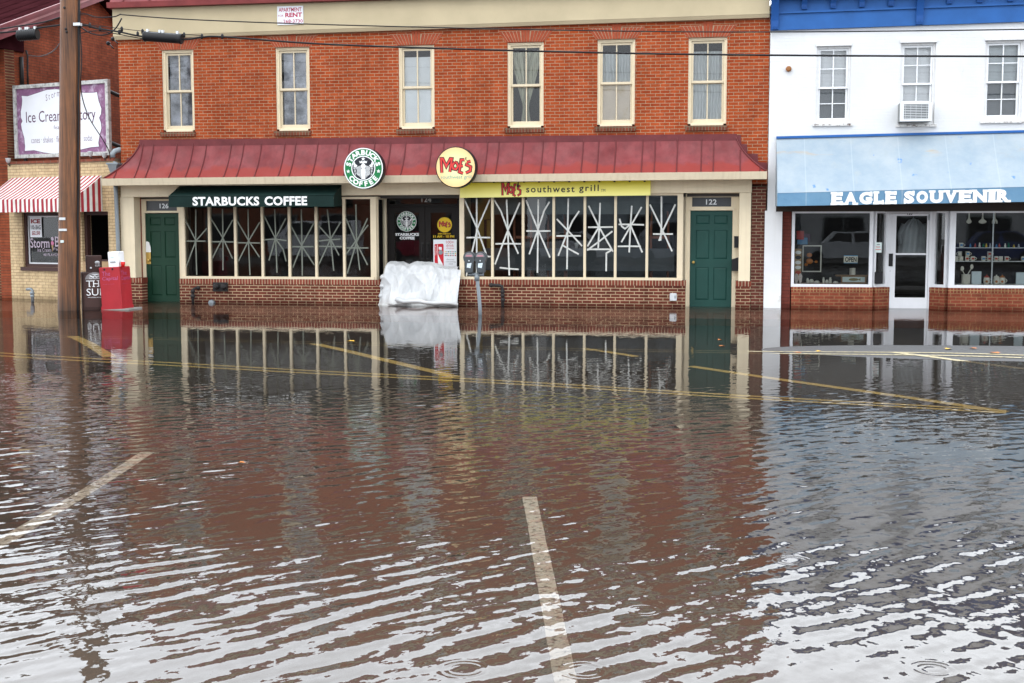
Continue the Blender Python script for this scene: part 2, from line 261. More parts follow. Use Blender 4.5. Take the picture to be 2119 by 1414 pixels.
# ------------------------------------------------------------------ mesh helpers
WM = {}
class MB:
    def __init__(s, T=None): s.v = []; s.f = []; s.T = T; s.sm = []
    def add(s, vs, fs, mi=0, sm=False):
        o = len(s.v); s.v += [tuple(v) for v in vs]
        for f in fs: s.f.append((tuple(i+o for i in f), mi, sm))
        return s
    def box(s, x0, x1, y0, y1, z0, z1, mi=0):
        vs = [(x,y,z) for z in (z0,z1) for y in (y0,y1) for x in (x0,x1)]
        return s.add(vs, [(0,2,3,1),(4,5,7,6),(0,1,5,4),(2,6,7,3),(0,4,6,2),(1,3,7,5)], mi)
    def hexa(s, p, mi=0):           # p: 4 bottom then 4 top
        return s.add(p, [(3,2,1,0),(4,5,6,7),(0,1,5,4),(1,2,6,5),(2,3,7,6),(3,0,4,7)], mi)
    def bbox(s, x0, x1, y0, y1, z0, z1, b=.01, mi=0):    # box with chamfered vertical front edges and top
        pts = [(x0+b,y0),(x1-b,y0),(x1,y0+b),(x1,y1-b),(x1-b,y1),(x0+b,y1),(x0,y1-b),(x0,y0+b)]
        n = 8; cx, cy = (x0+x1)/2, (y0+y1)/2
        kx = (x1-x0-2*b)/(x1-x0); ky = (y1-y0-2*b)/(y1-y0)
        rings = [[(x,y,z0) for x,y in pts], [(x,y,z1-b) for x,y in pts], [(cx+(x-cx)*kx, cy+(y-cy)*ky, z1) for x,y in pts]]
        vs = sum(rings, []); fs = []
        for r in range(2):
            for i in range(n): fs.append((r*n+i, r*n+(i+1)%n, (r+1)*n+(i+1)%n, (r+1)*n+i))
        fs += [tuple(range(n-1,-1,-1)), tuple(range(2*n,3*n))]
        return s.add(vs, fs, mi)
    def tube(s, pts, r, n=8, mi=0, cap=True):
        pts = [Vector(p) for p in pts]; rs = r if isinstance(r, (list, tuple)) else [r]*len(pts)
        vs = []; fs = []; up = None
        for i, p in enumerate(pts):
            d = (pts[min(i+1,len(pts)-1)]-pts[max(i-1,0)]).normalized()
            if up is None: up = Vector((0,0,1)) if abs(d.z) < .9 else Vector((1,0,0))
            a = d.cross(up).normalized(); b = a.cross(d).normalized(); up = b
            for k in range(n):
                t = 2*math.pi*k/n; vs.append(p+(a*math.cos(t)+b*math.sin(t))*rs[i])
        for i in range(len(pts)-1):
            for k in range(n): fs.append((i*n+k, i*n+(k+1)%n, (i+1)*n+(k+1)%n, (i+1)*n+k))
        o = len(s.v); s.add(vs, fs, mi, True)
        if cap: s.f.append((tuple(o+k for k in range(n-1,-1,-1)), mi, False)); s.f.append((tuple(o+(len(pts)-1)*n+k for k in range(n)), mi, False))
        return s
    def lathe(s, prof, c, n=16, mi=0, axis='Z'):     # prof: (r, h)
        vs = []; fs = []; c = Vector(c)
        for r, h in prof:
            for k in range(n):
                t = 2*math.pi*k/n; x, y = r*math.cos(t), r*math.sin(t)
                vs.append(c+(Vector((x,y,h)) if axis == 'Z' else Vector((x,-h,y))))
        for i in range(len(prof)-1):
            for k in range(n): fs.append((i*n+k, i*n+(k+1)%n, (i+1)*n+(k+1)%n, (i+1)*n+k))
        o = len(s.v); s.add(vs, fs, mi, True)
        s.f.append((tuple(o+k for k in range(n-1,-1,-1)), mi, False)); s.f.append((tuple(o+(len(prof)-1)*n+k for k in range(n)), mi, False))
        return s
    def prism(s, poly, y0, y1, mi=0, mis=None):       # poly in x,z ; front at y0
        n = len(poly); vs = [(x,y0,z) for x,z in poly]+[(x,y1,z) for x,z in poly]
        fs = [tuple(range(n)), tuple(range(2*n-1,n-1,-1))]+[(i, i+n, (i+1)%n+n, (i+1)%n) for i in range(n)]
        s.add(vs, fs[:2], mi); o = len(s.v)-2*n
        for f in fs[2:]: s.f.append((tuple(i+o for i in f), mi if mis is None else mis, False))
        return s
    def grid(s, fn, nu, nv, mi=0, sm=True):
        vs = [fn(i/nu, j/nv) for j in range(nv+1) for i in range(nu+1)]
        return s.add(vs, [(j*(nu+1)+i, j*(nu+1)+i+1, (j+1)*(nu+1)+i+1, (j+1)*(nu+1)+i) for j in range(nv) for i in range(nu)], mi, sm)
    def sphere(s, c, r, n=10, m=6, mi=0, sq=(1,1,1)):
        c = Vector(c); prof = [(max(1e-4,math.sin(math.pi*i/m))*r, -math.cos(math.pi*i/m)*r) for i in range(m+1)]
        vs = []; fs = []
        for rr, h in prof:
            for k in range(n):
                t = 2*math.pi*k/n; vs.append(c+Vector((rr*math.cos(t)*sq[0], rr*math.sin(t)*sq[1], h*sq[2])))
        for i in range(m):
            for k in range(n): fs.append((i*n+k, i*n+(k+1)%n, (i+1)*n+(k+1)%n, (i+1)*n+k))
        return s.add(vs, fs, mi, True)
    def build(s, name, mats, parent=None, kind=None):
        mats = mats if isinstance(mats, (list, tuple)) else [mats]
        me = bpy.data.meshes.new(name)
        vs = [Vector(v) for v in s.v]
        if s.T: vs = [s.T @ v for v in vs]
        W = WM.get(parent.name) if parent else None
        if parent is None:
            pass
        if W is not None:
            I = W.inverted(); vs = [I @ v for v in vs]
        me.from_pydata([tuple(v) for v in vs], [], [f[0] for f in s.f])
        for m in mats: me.materials.append(M[m] if isinstance(m, str) else m)
        me.polygons.foreach_set('material_index', [f[1] for f in s.f]); me.polygons.foreach_set('use_smooth', [f[2] for f in s.f])
        me.update()
        o = bpy.data.objects.new(name, me); C.objects.link(o)
        if parent: o.parent = parent; WM[o.name] = W
        else: WM[o.name] = Matrix()
        if kind: o['kind'] = kind
        return o
def thing(name, label, cat, loc, rz=0, group=None):
    o = bpy.data.objects.new(name, None); C.objects.link(o); o.location = loc; o.rotation_euler = (0,0,rz)
    o.empty_display_size = .2; o['label'] = label; o['category'] = cat
    if group: o['group'] = group
    WM[o.name] = Matrix.Translation(Vector(loc)) @ Matrix.Rotation(rz, 4, 'Z'); return o
def solo(mb, name, mats, label, cat, group=None):       # a thing that is one mesh; its origin moves to its own base
    c = Vector((sum(v[0] for v in mb.v)/len(mb.v), sum(v[1] for v in mb.v)/len(mb.v), min(v[2] for v in mb.v)))
    if mb.T: c = mb.T @ c
    o = mb.build(name, mats)
    for v in o.data.vertices: v.co -= c
    o.location = c; WM[o.name] = Matrix.Translation(c)
    o['label'] = label; o['category'] = cat
    if group: o['group'] = group
    return o
def dup(root, loc, label, rz=None, group=None):
    r = root.copy(); C.objects.link(r); r.location = loc; r['label'] = label
    if rz is not None: r.rotation_euler = (0,0,rz)
    if group: r['group'] = group
    for ch in list(root.children):
        c = ch.copy(); C.objects.link(c); c.parent = r
        for g in list(ch.children):
            d = g.copy(); C.objects.link(d); d.parent = c
    return r
def wall(mb, x0, x1, z0, z1, y0, y1, holes, mi=0):      # front wall with openings (x0,x1,z0,z1), real thickness
    xs = sorted({x0, x1, *[h[0] for h in holes], *[h[1] for h in holes]}); zs = sorted({z0, z1, *[h[2] for h in holes], *[h[3] for h in holes]})
    xs = [x for x in xs if x0 <= x <= x1]; zs = [z for z in zs if z0 <= z <= z1]
    def solid(i, j):
        if i < 0 or j < 0 or i >= len(xs)-1 or j >= len(zs)-1: return False
        cx, cz = (xs[i]+xs[i+1])/2, (zs[j]+zs[j+1])/2
        return not any(h[0] < cx < h[1] and h[2] < cz < h[3] for h in holes)
    for i in range(len(xs)-1):
        for j in range(len(zs)-1):
            if not solid(i, j): continue
            a, b, c, d = xs[i], xs[i+1], zs[j], zs[j+1]
            mb.add([(a,y0,c),(b,y0,c),(b,y0,d),(a,y0,d)], [(0,1,2,3)], mi); mb.add([(a,y1,c),(b,y1,c),(b,y1,d),(a,y1,d)], [(3,2,1,0)], mi)
            if not solid(i-1,j): mb.add([(a,y0,c),(a,y0,d),(a,y1,d),(a,y1,c)], [(0,1,2,3)], mi)
            if not solid(i+1,j): mb.add([(b,y0,c),(b,y1,c),(b,y1,d),(b,y0,d)], [(0,1,2,3)], mi)
            if not solid(i,j-1): mb.add([(a,y0,c),(a,y1,c),(b,y1,c),(b,y0,c)], [(0,1,2,3)], mi)
            if not solid(i,j+1): mb.add([(a,y0,d),(b,y0,d),(b,y1,d),(a,y1,d)], [(0,1,2,3)], mi)
    return mb
def frame(mb, x0, x1, z0, z1, t, y0, y1, mi=0, tb=None, tt=None):     # picture-frame of four butted bars
    tb = t if tb is None else tb; tt = t if tt is None else tt
    mb.box(x0, x0+t, y0, y1, z0, z1, mi); mb.box(x1-t, x1, y0, y1, z0, z1, mi)
    mb.box(x0+t, x1-t, y0, y1, z0, z0+tb, mi); mb.box(x0+t, x1-t, y0, y1, z1-tt, z1, mi); return mb
# ---- flat lettering and marks: 2-D shapes laid on a surface
_tc = {}
def glyphs(s, bold=0.0, shear=0.0, sp=1.0):
    k = (s, bold, shear, sp)
    if k in _tc: return _tc[k]
    cu = bpy.data.curves.new('t', 'FONT'); cu.body = s; cu.offset = bold; cu.shear = shear; cu.resolution_u = 3; cu.space_character = sp
    o = bpy.data.objects.new('t', cu); C.objects.link(o); dg = bpy.context.evaluated_depsgraph_get()
    me = bpy.data.meshes.new_from_object(o.evaluated_get(dg)); vs = [(v.co.x, v.co.y) for v in me.vertices]; fs = [tuple(p.vertices) for p in me.polygons]
    bpy.data.objects.remove(o); bpy.data.curves.remove(cu); bpy.data.meshes.remove(me)
    _tc[k] = (vs, fs); return vs, fs
class Plate(MB):
    """2-D drawing on a plane: origin O, axes U and V, stacking outward along N."""
    def __init__(s, O, U=(1,0,0), V=(0,0,1), N=(0,-1,0), step=.0012):
        super().__init__(); s.O = Vector(O); s.U = Vector(U); s.V = Vector(V); s.N = Vector(N); s.step = step
    def p(s, x, y, l): return s.O+s.U*x+s.V*y+s.N*(l*s.step)
    def poly(s, pts, mi, l=1):
        n = len(pts); return s.add([s.p(x,y,l) for x,y in pts], [tuple(range(n))], mi)
    def disc(s, cx, cy, r, mi, l=1, n=48): return s.poly([(cx+r*math.cos(2*math.pi*k/n), cy+r*math.sin(2*math.pi*k/n)) for k in range(n)], mi, l)
    def ell(s, cx, cy, rx, ry, mi, l=1, n=24): return s.poly([(cx+rx*math.cos(2*math.pi*k/n), cy+ry*math.sin(2*math.pi*k/n)) for k in range(n)], mi, l)
    def ring(s, cx, cy, r0, r1, mi, l=1, n=48):
        vs = [s.p(cx+r*math.cos(2*math.pi*k/n), cy+r*math.sin(2*math.pi*k/n), l) for r in (r0,r1) for k in range(n)]
        return s.add(vs, [(k, (k+1)%n, n+(k+1)%n, n+k) for k in range(n)], mi)
    def stroke(s, pts, w, mi, l=1):
        pts = [Vector((a[0],a[1])) for a in pts]; ws = w if isinstance(w, (list,tuple)) else [w]*len(pts); L = []; Rr = []
        for i, p in enumerate(pts):
            d0 = (p-pts[i-1]).normalized() if i > 0 else None; d1 = (pts[i+1]-p).normalized() if i < len(pts)-1 else None
            d = ((d0 or d1)+(d1 or d0)); d = d.normalized() if d.length > 1e-6 else (d0 or d1)
            n = Vector((-d.y, d.x)); k = 1.0
            if d0 and d1: k = 1/max(.45, n.dot(Vector((-d0.y, d0.x))))
            L.append(p+n*ws[i]*.5*k); Rr.append(p-n*ws[i]*.5*k)
        m = len(pts); vs = [s.p(q.x,q.y,l) for q in L+Rr]
        return s.add(vs, [(i, m+i, m+i+1, i+1) for i in range(m-1)], mi)
    def text(s, t, x0, x1, y0, y1, mi, l=1, bold=0.0, shear=0.0, sp=1.0, rot=None, fit=True):
        vs, fs = glyphs(t, bold, shear, sp)
        if not vs: return s
        a = min(v[0] for v in vs); b = max(v[0] for v in vs); c = min(v[1] for v in vs); d = max(v[1] for v in vs)
        sx = (x1-x0)/(b-a); sy = (y1-y0)/(d-c)
        q = [(x0+(v[0]-a)*sx, y0+(v[1]-c)*sy) for v in vs]
        return s.add([s.p(x,y,l) for x,y in q], fs, mi)
    def arc(s, t, cx, cy, r, size, a0, a1, mi, l=1, bold=.03, inward=False, wx=1.0):     # letters standing on a circle, first at angle a0 (deg), last at a1
        n = len(t)
        for i, ch in enumerate(t):
            if ch == ' ': continue
            vs, fs = glyphs(ch, bold); a = min(v[0] for v in vs); b = max(v[0] for v in vs)
            H = .73; th = R(a0+(a1-a0)*i/(n-1)); ph = th-math.pi/2 if not inward else th+math.pi/2
            rr = r
            out = []
            for x, y in vs:
                X = (x-(a+b)/2)*size/H*wx; Y = y*size/H
                bx, by = (cx+rr*math.cos(th), cy+rr*math.sin(th))
                out.append(s.p(bx+X*math.cos(ph)-Y*math.sin(ph), by+X*math.sin(ph)+Y*math.cos(ph), l))
            s.add(out, fs, mi)
        return s
    def star(s, cx, cy, r, mi, l=1, n=5):
        return s.poly([(cx+(r if k%2 == 0 else r*.42)*math.sin(math.pi*k/n), cy+(r if k%2 == 0 else r*.42)*math.cos(math.pi*k/n)) for k in range(2*n)], mi, l)
def fplate(y, step=.0012): return Plate((0, y, 0), step=step)    # drawing straight in world x,z on plane y

# ================================================================== SETTING: road bed, pavement, markings, flood water
pc = G(2080, 731)
def zg(x, y):
    def lerp(a, b, t): t = max(0, min(1, t)); t = t*t*(3-2*t); return a+(b-a)*t
    if y > -2.95: z = -.30
    elif y > -9.5: z = lerp(-.17, -.028, (-2.95-y)/6.55)
    elif y > -20: z = lerp(-.028, -.27, (-9.5-y)/10.5)
    else: z = lerp(-.27, .12, (-29-y)/6)
    if y < -2.95:
        z += .012*noise.noise(Vector((x*.35, y*.35, 3)))*(1 if y < -4 else .3)
        ex = (x-pc.x)/(3.1 if x < pc.x else 9); ey = (y-(pc.y+.02*(x-pc.x)))/1.15
        z += .092*math.exp(-ex*ex-ey*ey)
    return z
def axis(a, b, fine_a, fine_b, df, dc):
    out = []; t = a
    while t < b: out.append(t); t += df if fine_a <= t < fine_b else dc
    return out+[b]
xs = axis(-260, 260, -17, 12, .33, 12); ys = axis(-260, -2.95, -27, -2.95, .16, 6)
g = MB(); nx = len(xs)
g.add([(x, y, zg(x, y)) for y in ys for x in xs], [(j*nx+i, j*nx+i+1, (j+1)*nx+i+1, (j+1)*nx+i) for j in range(len(ys)-1) for i in range(nx-1)], 0, True)
g.add([(-260,-2.95,-.3),(260,-2.95,-.3),(260,200,-.3),(-260,200,-.3)], [(0,1,2,3)])
def asphalt():
    m, N, L, B = _new('wet_asphalt'); P = pos(N)
    c = ramp(N, L, noi(N, L, P, 220, 3, .7), .3, .75, (.011,.011,.011), (.031,.030,.030))
    k = ramp(N, L, noi(N, L, P, .8, 6, .6), .3, .72, (.7,.62,.55), (1.15,1.05,.98)); c = mixc(N, L, 1, c, k, 'MULTIPLY')
    L.new(c, B.inputs['Base Color']); B.inputs['Roughness'].default_value = .5
    L.new(bump(N, L, noi(N, L, P, 160, 3), .7, .006), B.inputs['Normal']); return m
M['asph'] = asphalt()
g.build('road', 'asph', kind='structure')
p = MB(); p.box(-260, 260, -2.95, .45, -.28, -.035); p.box(FX(780,500,1.6), FX(965,500,1.6), .45, 1.4, -.28, -.02)
p.build('pavement', brick('paving_brick', (.17,.075,.055), (.12,.055,.045), (.10,.085,.07), bw=.2, rh=.1, ms=.006) if False else mat('brown_paving', (.22,.105,.078), .6, var=.25, sc=4), kind='structure')
# --- painted markings, sheets laid 4 mm above the road
def strip(p0, p1, wd, name, m, wear=None):
    a, b = Vector(p0), Vector(p1); d = (b-a); d.z = 0; n = Vector((-d.y, d.x, 0)).normalized()*wd/2; k = max(2, int(d.length/.2)); mb = MB(); vs = []
    for i in range(k+1):
        q = a.lerp(b, i/k); j = 1+.08*noise.noise(q*1.3)
        for s in (-1, -.33, .33, 1): u = q+n*s*(j+.10*noise.noise(Vector((q.x*6+s*9, q.y*6, s)))); vs.append((u.x, u.y, zg(u.x, u.y)+.006))
    mb.add(vs, [(i*4+c, i*4+c+1, i*4+c+5, i*4+c+4) for i in range(k) for c in range(3)], 0, True)
    o = mb.build(name, m, kind='structure'); return o
def paint(name, col, wear=.42):
    m, N, L, B = _new(name); P = pos(N)
    f = ramp(N, L, noi(N, L, P, 26, 6, .7), wear-.06, wear+.05); c = mixc(N, L, f, (.05,.045,.04), col)
    L.new(c, B.inputs['Base Color']); B.inputs['Roughness'].default_value = .6; return m
M['yel'] = paint('worn_yellow_paint', (.66,.50,.17), .38); M['yel2'] = paint('faded_yellow_paint', (.33,.275,.15), .44); M['wht'] = paint('worn_white_paint', (.78,.76,.70), .44)
zl = -.06
def gl(px, py, z=-.05): 
    q = G(px, py, z)
    for _ in range(6): q = G(px, py, zg(q.x, q.y))
    return q
for a, b, wd in (((-140,724),(2082,851),.075), ((-140,729.5),(2082,856),.075)): strip(gl(*a), gl(*b), wd, 'yellow_line', 'yel')
for a, b, wd in (((-100,690),(2300,746),.06), ((-100,693.5),(2300,750),.06)): strip(gl(*a), gl(*b), wd, 'yellow_line', 'yel2')
for a, b, wd in (((150,697),(228,740),.17), ((648,712),(945,782),.15), ((1208,722),(1318,739),.13), ((1428,759),(2082,854),.13), ((1848,730),(2300,785),.10)): strip(gl(*a), gl(*b), wd, 'yellow_line', 'yel2' if a[0] > 1800 else 'yel')
strip(gl(1096,1030), gl(1172,1420), .10, 'white_line', 'wht'); strip(gl(305,937), gl(-40,1150), .115, 'white_line', 'wht')

# --- flood water: one sheet, its ripples come from slope fields in the surface normal
def water():
    m, N, L, B = _new('flood_water'); N.remove(B); out = N['Material Output']; P0 = pos(N)
    sep = N.new('ShaderNodeSeparateXYZ'); L.new(P0, sep.inputs[0]); X, Y = sep.outputs[0], sep.outputs[1]
    P = comb(N, L, X, Y, 0)
    mr = N.new('ShaderNodeMapRange'); mr.inputs['From Min'].default_value = 0; mr.inputs['From Max'].default_value = -26; L.new(Y, mr.inputs['Value'])
    amp = N.new('ShaderNodeValToRGB'); L.new(mr.outputs[0], amp.inputs[0]); el = amp.color_ramp.elements
    stops = [(0,.0028),(6,.0030),(9.5,.0036),(12.5,.0068),(14.5,.0155),(16.5,.026),(19,.034),(20.7,.041),(22,.050),(24,.054)]
    while len(el) < len(stops): el.new(.5)
    for e, (d, a) in zip(el, stops): e.position = d/26; v = a*10; e.color = (v,v,v,1)
    A = math_(N, L, 'MULTIPLY', amp.outputs[0], .1)
    # the wind reaches the open left end of the street earlier
    dl = math_(N, L, 'ADD', X, math_(N, L, 'MULTIPLY', Y, .5))
    lf = N.new('ShaderNodeMapRange'); lf.interpolation_type = 'SMOOTHSTEP'; lf.inputs['From Min'].default_value = -11.8; lf.inputs['From Max'].default_value = -14.6; lf.inputs['To Min'].default_value = 1; lf.inputs['To Max'].default_value = 1.8; L.new(dl, lf.inputs['Value'])
    rf = N.new('ShaderNodeMapRange'); rf.interpolation_type = 'SMOOTHSTEP'; rf.inputs['From Min'].default_value = -.2; rf.inputs['From Max'].default_value = 1.2; rf.inputs['To Min'].default_value = 1; rf.inputs['To Max'].default_value = 1.25; L.new(X, rf.inputs['Value'])
    nf = N.new('ShaderNodeMapRange'); nf.interpolation_type = 'SMOOTHSTEP'; nf.inputs['From Min'].default_value = -18.5; nf.inputs['From Max'].default_value = -21; nf.inputs['To Min'].default_value = 1; nf.inputs['To Max'].default_value = .15; L.new(Y, nf.inputs['Value'])
    lfm = math_(N, L, 'ADD', 1, math_(N, L, 'MULTIPLY', math_(N, L, 'SUBTRACT', lf.outputs[0], 1), nf.outputs[0]))
    A = math_(N, L, 'MULTIPLY', A, math_(N, L, 'MULTIPLY', lfm, rf.outputs[0]))
    gust = N.new('ShaderNodeMapRange'); gust.inputs['From Min'].default_value = .3; gust.inputs['From Max'].default_value = .7; gust.inputs['To Min'].default_value = .35; gust.inputs['To Max'].default_value = 1.5
    L.new(noi(N, L, P, .55, 3), gust.inputs['Value']); A = math_(N, L, 'MULTIPLY', A, gust.outputs[0])
    wn_ = N.new('ShaderNodeTexNoise'); wn_.inputs['Scale'].default_value = .75; wn_.inputs['Detail'].default_value = 3; L.new(P, wn_.inputs['Vector'])
    ws = N.new('ShaderNodeSeparateColor'); L.new(wn_.outputs['Color'], ws.inputs[0])
    sx = sy = None
    nr = N.new('ShaderNodeMapRange'); nr.interpolation_type = 'SMOOTHSTEP'; nr.inputs['From Min'].default_value = -17.6; nr.inputs['From Max'].default_value = -21.2; L.new(Y, nr.inputs['Value']); near = nr.outputs[0]
    fade = math_(N, L, 'SUBTRACT', 1, math_(N, L, 'MULTIPLY', near, .72)); rise = math_(N, L, 'ADD', 1, math_(N, L, 'MULTIPLY', near, .55))
    T = [(.185,(.80,-.60),.85,11,0), (.17,(.36,-.93),.65,11,1), (.095,(.66,-.75),.42,15,2), (.24,(-.28,-.96),.40,8,1)]
    for lam, d, a, warp, ch in T:
        k = 2*math.pi/lam
        ph = math_(N, L, 'ADD', math_(N, L, 'MULTIPLY', dotp(N, L, P, (d[0]*k, d[1]*k, 0)), 1), math_(N, L, 'MULTIPLY', ws.outputs[ch], warp*1.6))
        env = N.new('ShaderNodeMapRange'); env.inputs['From Min'].default_value = .36; env.inputs['From Max'].default_value = .66; env.inputs['To Min'].default_value = .1; env.inputs['To Max'].default_value = 1.25
        L.new(noi(N, L, P, .9+ch*.35+lam, 2), env.inputs['Value'])
        s = math_(N, L, 'MULTIPLY', math_(N, L, 'MULTIPLY', math_(N, L, 'COSINE', ph), a), env.outputs[0])
        s = math_(N, L, 'MULTIPLY', s, rise if d[0] > .6 else fade)
        ax = math_(N, L, 'MULTIPLY', s, d[0]); ay = math_(N, L, 'MULTIPLY', s, d[1])
        sx = ax if sx is None else math_(N, L, 'ADD', sx, ax); sy = ay if sy is None else math_(N, L, 'ADD', sy, ay)
    # irregular chop, stretched along the crests
    for ang, s1, s2, a in ((R(-50), 10.5, 2.6, 1.6), (R(-68), 19, 5.5, 1.3), (R(-86), 7.5, 1.8, 1.1), (R(-25), 30, 13, 1.25), (R(40), 20, 10, 1.2), (R(-100), 24, 9, .9)):
        u = (math.cos(ang), math.sin(ang)); q = comb(N, L, dotp(N, L, P, (u[0]*s1, u[1]*s1, 0)), dotp(N, L, P, (-u[1]*s2, u[0]*s2, 0)), 0)
        f = math_(N, L, 'MULTIPLY', math_(N, L, 'SUBTRACT', noi(N, L, q, 1, 3.2, .55), .5), a*2.1)
        f = math_(N, L, 'MULTIPLY', f, rise if ang > -1 else fade)
        sx = math_(N, L, 'ADD', sx, math_(N, L, 'MULTIPLY', f, u[0])); sy = math_(N, L, 'ADD', sy, math_(N, L, 'MULTIPLY', f, u[1]))
    wob = math_(N, L, 'SUBTRACT', noi(N, L, comb(N, L, math_(N, L, 'MULTIPLY', X, 2.2), math_(N, L, 'MULTIPLY', Y, 5.5), 3.3), 1, 2, .5), .5); sx = math_(N, L, 'ADD', sx, math_(N, L, 'MULTIPLY', wob, 2.6))
    sx = math_(N, L, 'MULTIPLY', sx, A); sy = math_(N, L, 'MULTIPLY', sy, A)
    # rain rings
    rnd = random.Random(3)
    for px, py in ((1930,1385),(1210,1388),(1330,1262),(1640,1160),(960,1385)):
        c = G(px, py); r = rnd.uniform(.05,.09)
        vx = math_(N, L, 'SUBTRACT', X, c.x); vy = math_(N, L, 'SUBTRACT', Y, c.y)
        d = math_(N, L, 'SQRT', math_(N, L, 'ADD', math_(N, L, 'MULTIPLY', vx, vx), math_(N, L, 'ADD', math_(N, L, 'MULTIPLY', vy, vy), 1e-5)))
        e = math_(N, L, 'DIVIDE', math_(N, L, 'SUBTRACT', d, r), .028); e = math_(N, L, 'EXPONENT', math_(N, L, 'MULTIPLY', math_(N, L, 'MULTIPLY', e, e), -1))
        s = math_(N, L, 'MULTIPLY', math_(N, L, 'MULTIPLY', math_(N, L, 'SINE', math_(N, L, 'MULTIPLY', d, 210)), e), .07)
        sx = math_(N, L, 'ADD', sx, math_(N, L, 'MULTIPLY', s, math_(N, L, 'DIVIDE', vx, d))); sy = math_(N, L, 'ADD', sy, math_(N, L, 'MULTIPLY', s, math_(N, L, 'DIVIDE', vy, d)))
    nv = N.new('ShaderNodeVectorMath'); nv.operation = 'NORMALIZE'; L.new(comb(N, L, math_(N, L, 'MULTIPLY', sx, -1), math_(N, L, 'MULTIPLY', sy, -1), 1), nv.inputs[0])
    fr = N.new('ShaderNodeFresnel'); fr.inputs['IOR'].default_value = 1.37; L.new(nv.outputs[0], fr.inputs['Normal'])
    gl_ = N.new('ShaderNodeBsdfGlossy'); rg = N.new('ShaderNodeMapRange'); rg.inputs['From Min'].default_value = -2.2; rg.inputs['From Max'].default_value = -5.5; rg.inputs['To Min'].default_value = .062; rg.inputs['To Max'].default_value = 0; L.new(Y, rg.inputs['Value']); L.new(rg.outputs[0], gl_.inputs['Roughness']); L.new(nv.outputs[0], gl_.inputs['Normal'])
    tr = N.new('ShaderNodeBsdfTransparent')
    dp = N.new('ShaderNodeMapRange'); dp.inputs['From Min'].default_value = -9.5; dp.inputs['From Max'].default_value = -18; L.new(Y, dp.inputs['Value'])
    tc = ramp(N, L, dp.outputs[0], 0, 1, (.82,.77,.71), (.72,.67,.60))
    L.new(tc, tr.inputs[0])
    silt = N.new('ShaderNodeBsdfDiffuse'); silt.inputs[0].default_value = (.085, .066, .050, 1)
    dq = N.new('ShaderNodeMapRange'); dq.interpolation_type = 'SMOOTHSTEP'; dq.inputs['From Min'].default_value = -20; dq.inputs['From Max'].default_value = -23.4; dq.inputs['To Max'].default_value = .36; L.new(Y, dq.inputs['Value'])
    mm = N.new('ShaderNodeMixShader'); L.new(math_(N, L, 'ADD', dq.outputs[0], math_(N, L, 'ADD', .004, math_(N, L, 'MULTIPLY', dp.outputs[0], .15))), mm.inputs[0]); L.new(tr.outputs[0], mm.inputs[1]); L.new(silt.outputs[0], mm.inputs[2]); tr = mm
    ms = N.new('ShaderNodeMixShader'); L.new(fr.outputs[0], ms.inputs[0]); L.new(tr.outputs[0], ms.inputs[1]); L.new(gl_.outputs[0], ms.inputs[2]); L.new(ms.outputs[0], out.inputs[0])
    return m
M['water'] = water()
wt = MB(); wt.add([(-120,-34,0),(120,-34,0),(120,1.3,0),(-120,1.3,0)], [(0,1,2,3)]); wt.build('flood_water', 'water', kind='structure')

# ================================================================== BRICK BUILDING (middle)
XL, XR = FX(247,200), FX(1591,200)
bb = thing('brick_building', 'two storey orange red brick building with six beige sash windows and red pent roof', 'building', ((XL+XR)/2, 0, 0))
ZB = FZ(900,50); ZC = FZ(900,5)+.12                          # underside of the cornice band, roof edge
ZM = FZ(900,385)                                            # upper wall starts behind the pent roof
wins = [((333,104,401.5,274),'fog'), ((568,98.5,641,272),'fog2'), ((822,94,899,268),'shade'), ((1047,88,1125,265.5),'curtain'), ((1233,82,1314,262.5),'half'), ((1421,78,1504,261),'sheer')]
WB = []
for (a, b, c, d), kind in wins:
    xa, xb = FX(a+3,(b+d)/2), FX(c,(b+d)/2); zt, zb = FZ((a+c)/2,b), FZ((a+c)/2,d); WB.append((xa, xb, zb, zt, kind))
mb = MB(); wall(mb, XL, XR, ZM, ZB, 0, .30, [(a,b,c,d) for a,b,c,d,_ in WB])
mb.build('upper_wall', 'brick_up', bb)
D = 9.0
mb = MB(); mb.box(XL, XL+.3, .31, D, -.1, ZB+.4); mb.box(XR-.3, XR, .31, D, -.1, ZB+.4); mb.box(XL+.31, XR-.31, D-.3, D, -.1, ZB+.4)
mb.build('side_wall', 'brick_gable', bb)
mb = MB(); mb.box(XL+.3, XR-.3, .32, D-.31, ZM-.25, ZM); mb.box(XL+.3, XR-.3, .32, D-.31, ZB+.05, ZB+.15); mb.box(XL+.3, XR-.3, 3.2, 3.3, ZM+.01, ZB+.04)
mb.build('upper_room', 'room', bb)
# cornice band and roof
mb = MB(); e = .07
zb0, zb1 = FZ(243,76,-.1), FZ(1591,29,-.1); zt0, zt1 = FZ(243,19,-.1), FZ(243,19,-.1)+.02
x0, x1 = FX(234,50,-.1), XR-.02
mb.hexa([(x0,-.12,zb0),(x1,-.12,zb1),(x1,.3,zb1+.005),(x0,.3,zb0+.005),(x0,-.12,zt0),(x1,-.12,zt1),(x1,.3,zt1),(x0,.3,zt0)])
mb.hexa([(x0+.02,-.085,zb0-.07),(x1,-.085,zb1-.07),(x1,-.003,zb1-.07),(x0+.02,-.003,zb0-.07),(x0+.02,-.118,zb0-.003),(x1,-.118,zb1-.003),(x1,-.003,zb1-.003),(x0+.02,-.003,zb0-.003)])
mb.build('cornice_band', 'cornice', bb)
mb = MB(); mb.hexa([(x0-.06,-.26,zt0+.004),(x1,-.26,zt1+.004),(x1,.3,zt1+.004),(x0-.06,.3,zt0+.004),(x0-.06,-.28,zt0+.12),(x1,-.28,zt1+.12),(x1,.3,zt1+.12),(x0-.06,.3,zt0+.12)])
mb.build('roof_edge', 'roof_rim', bb)
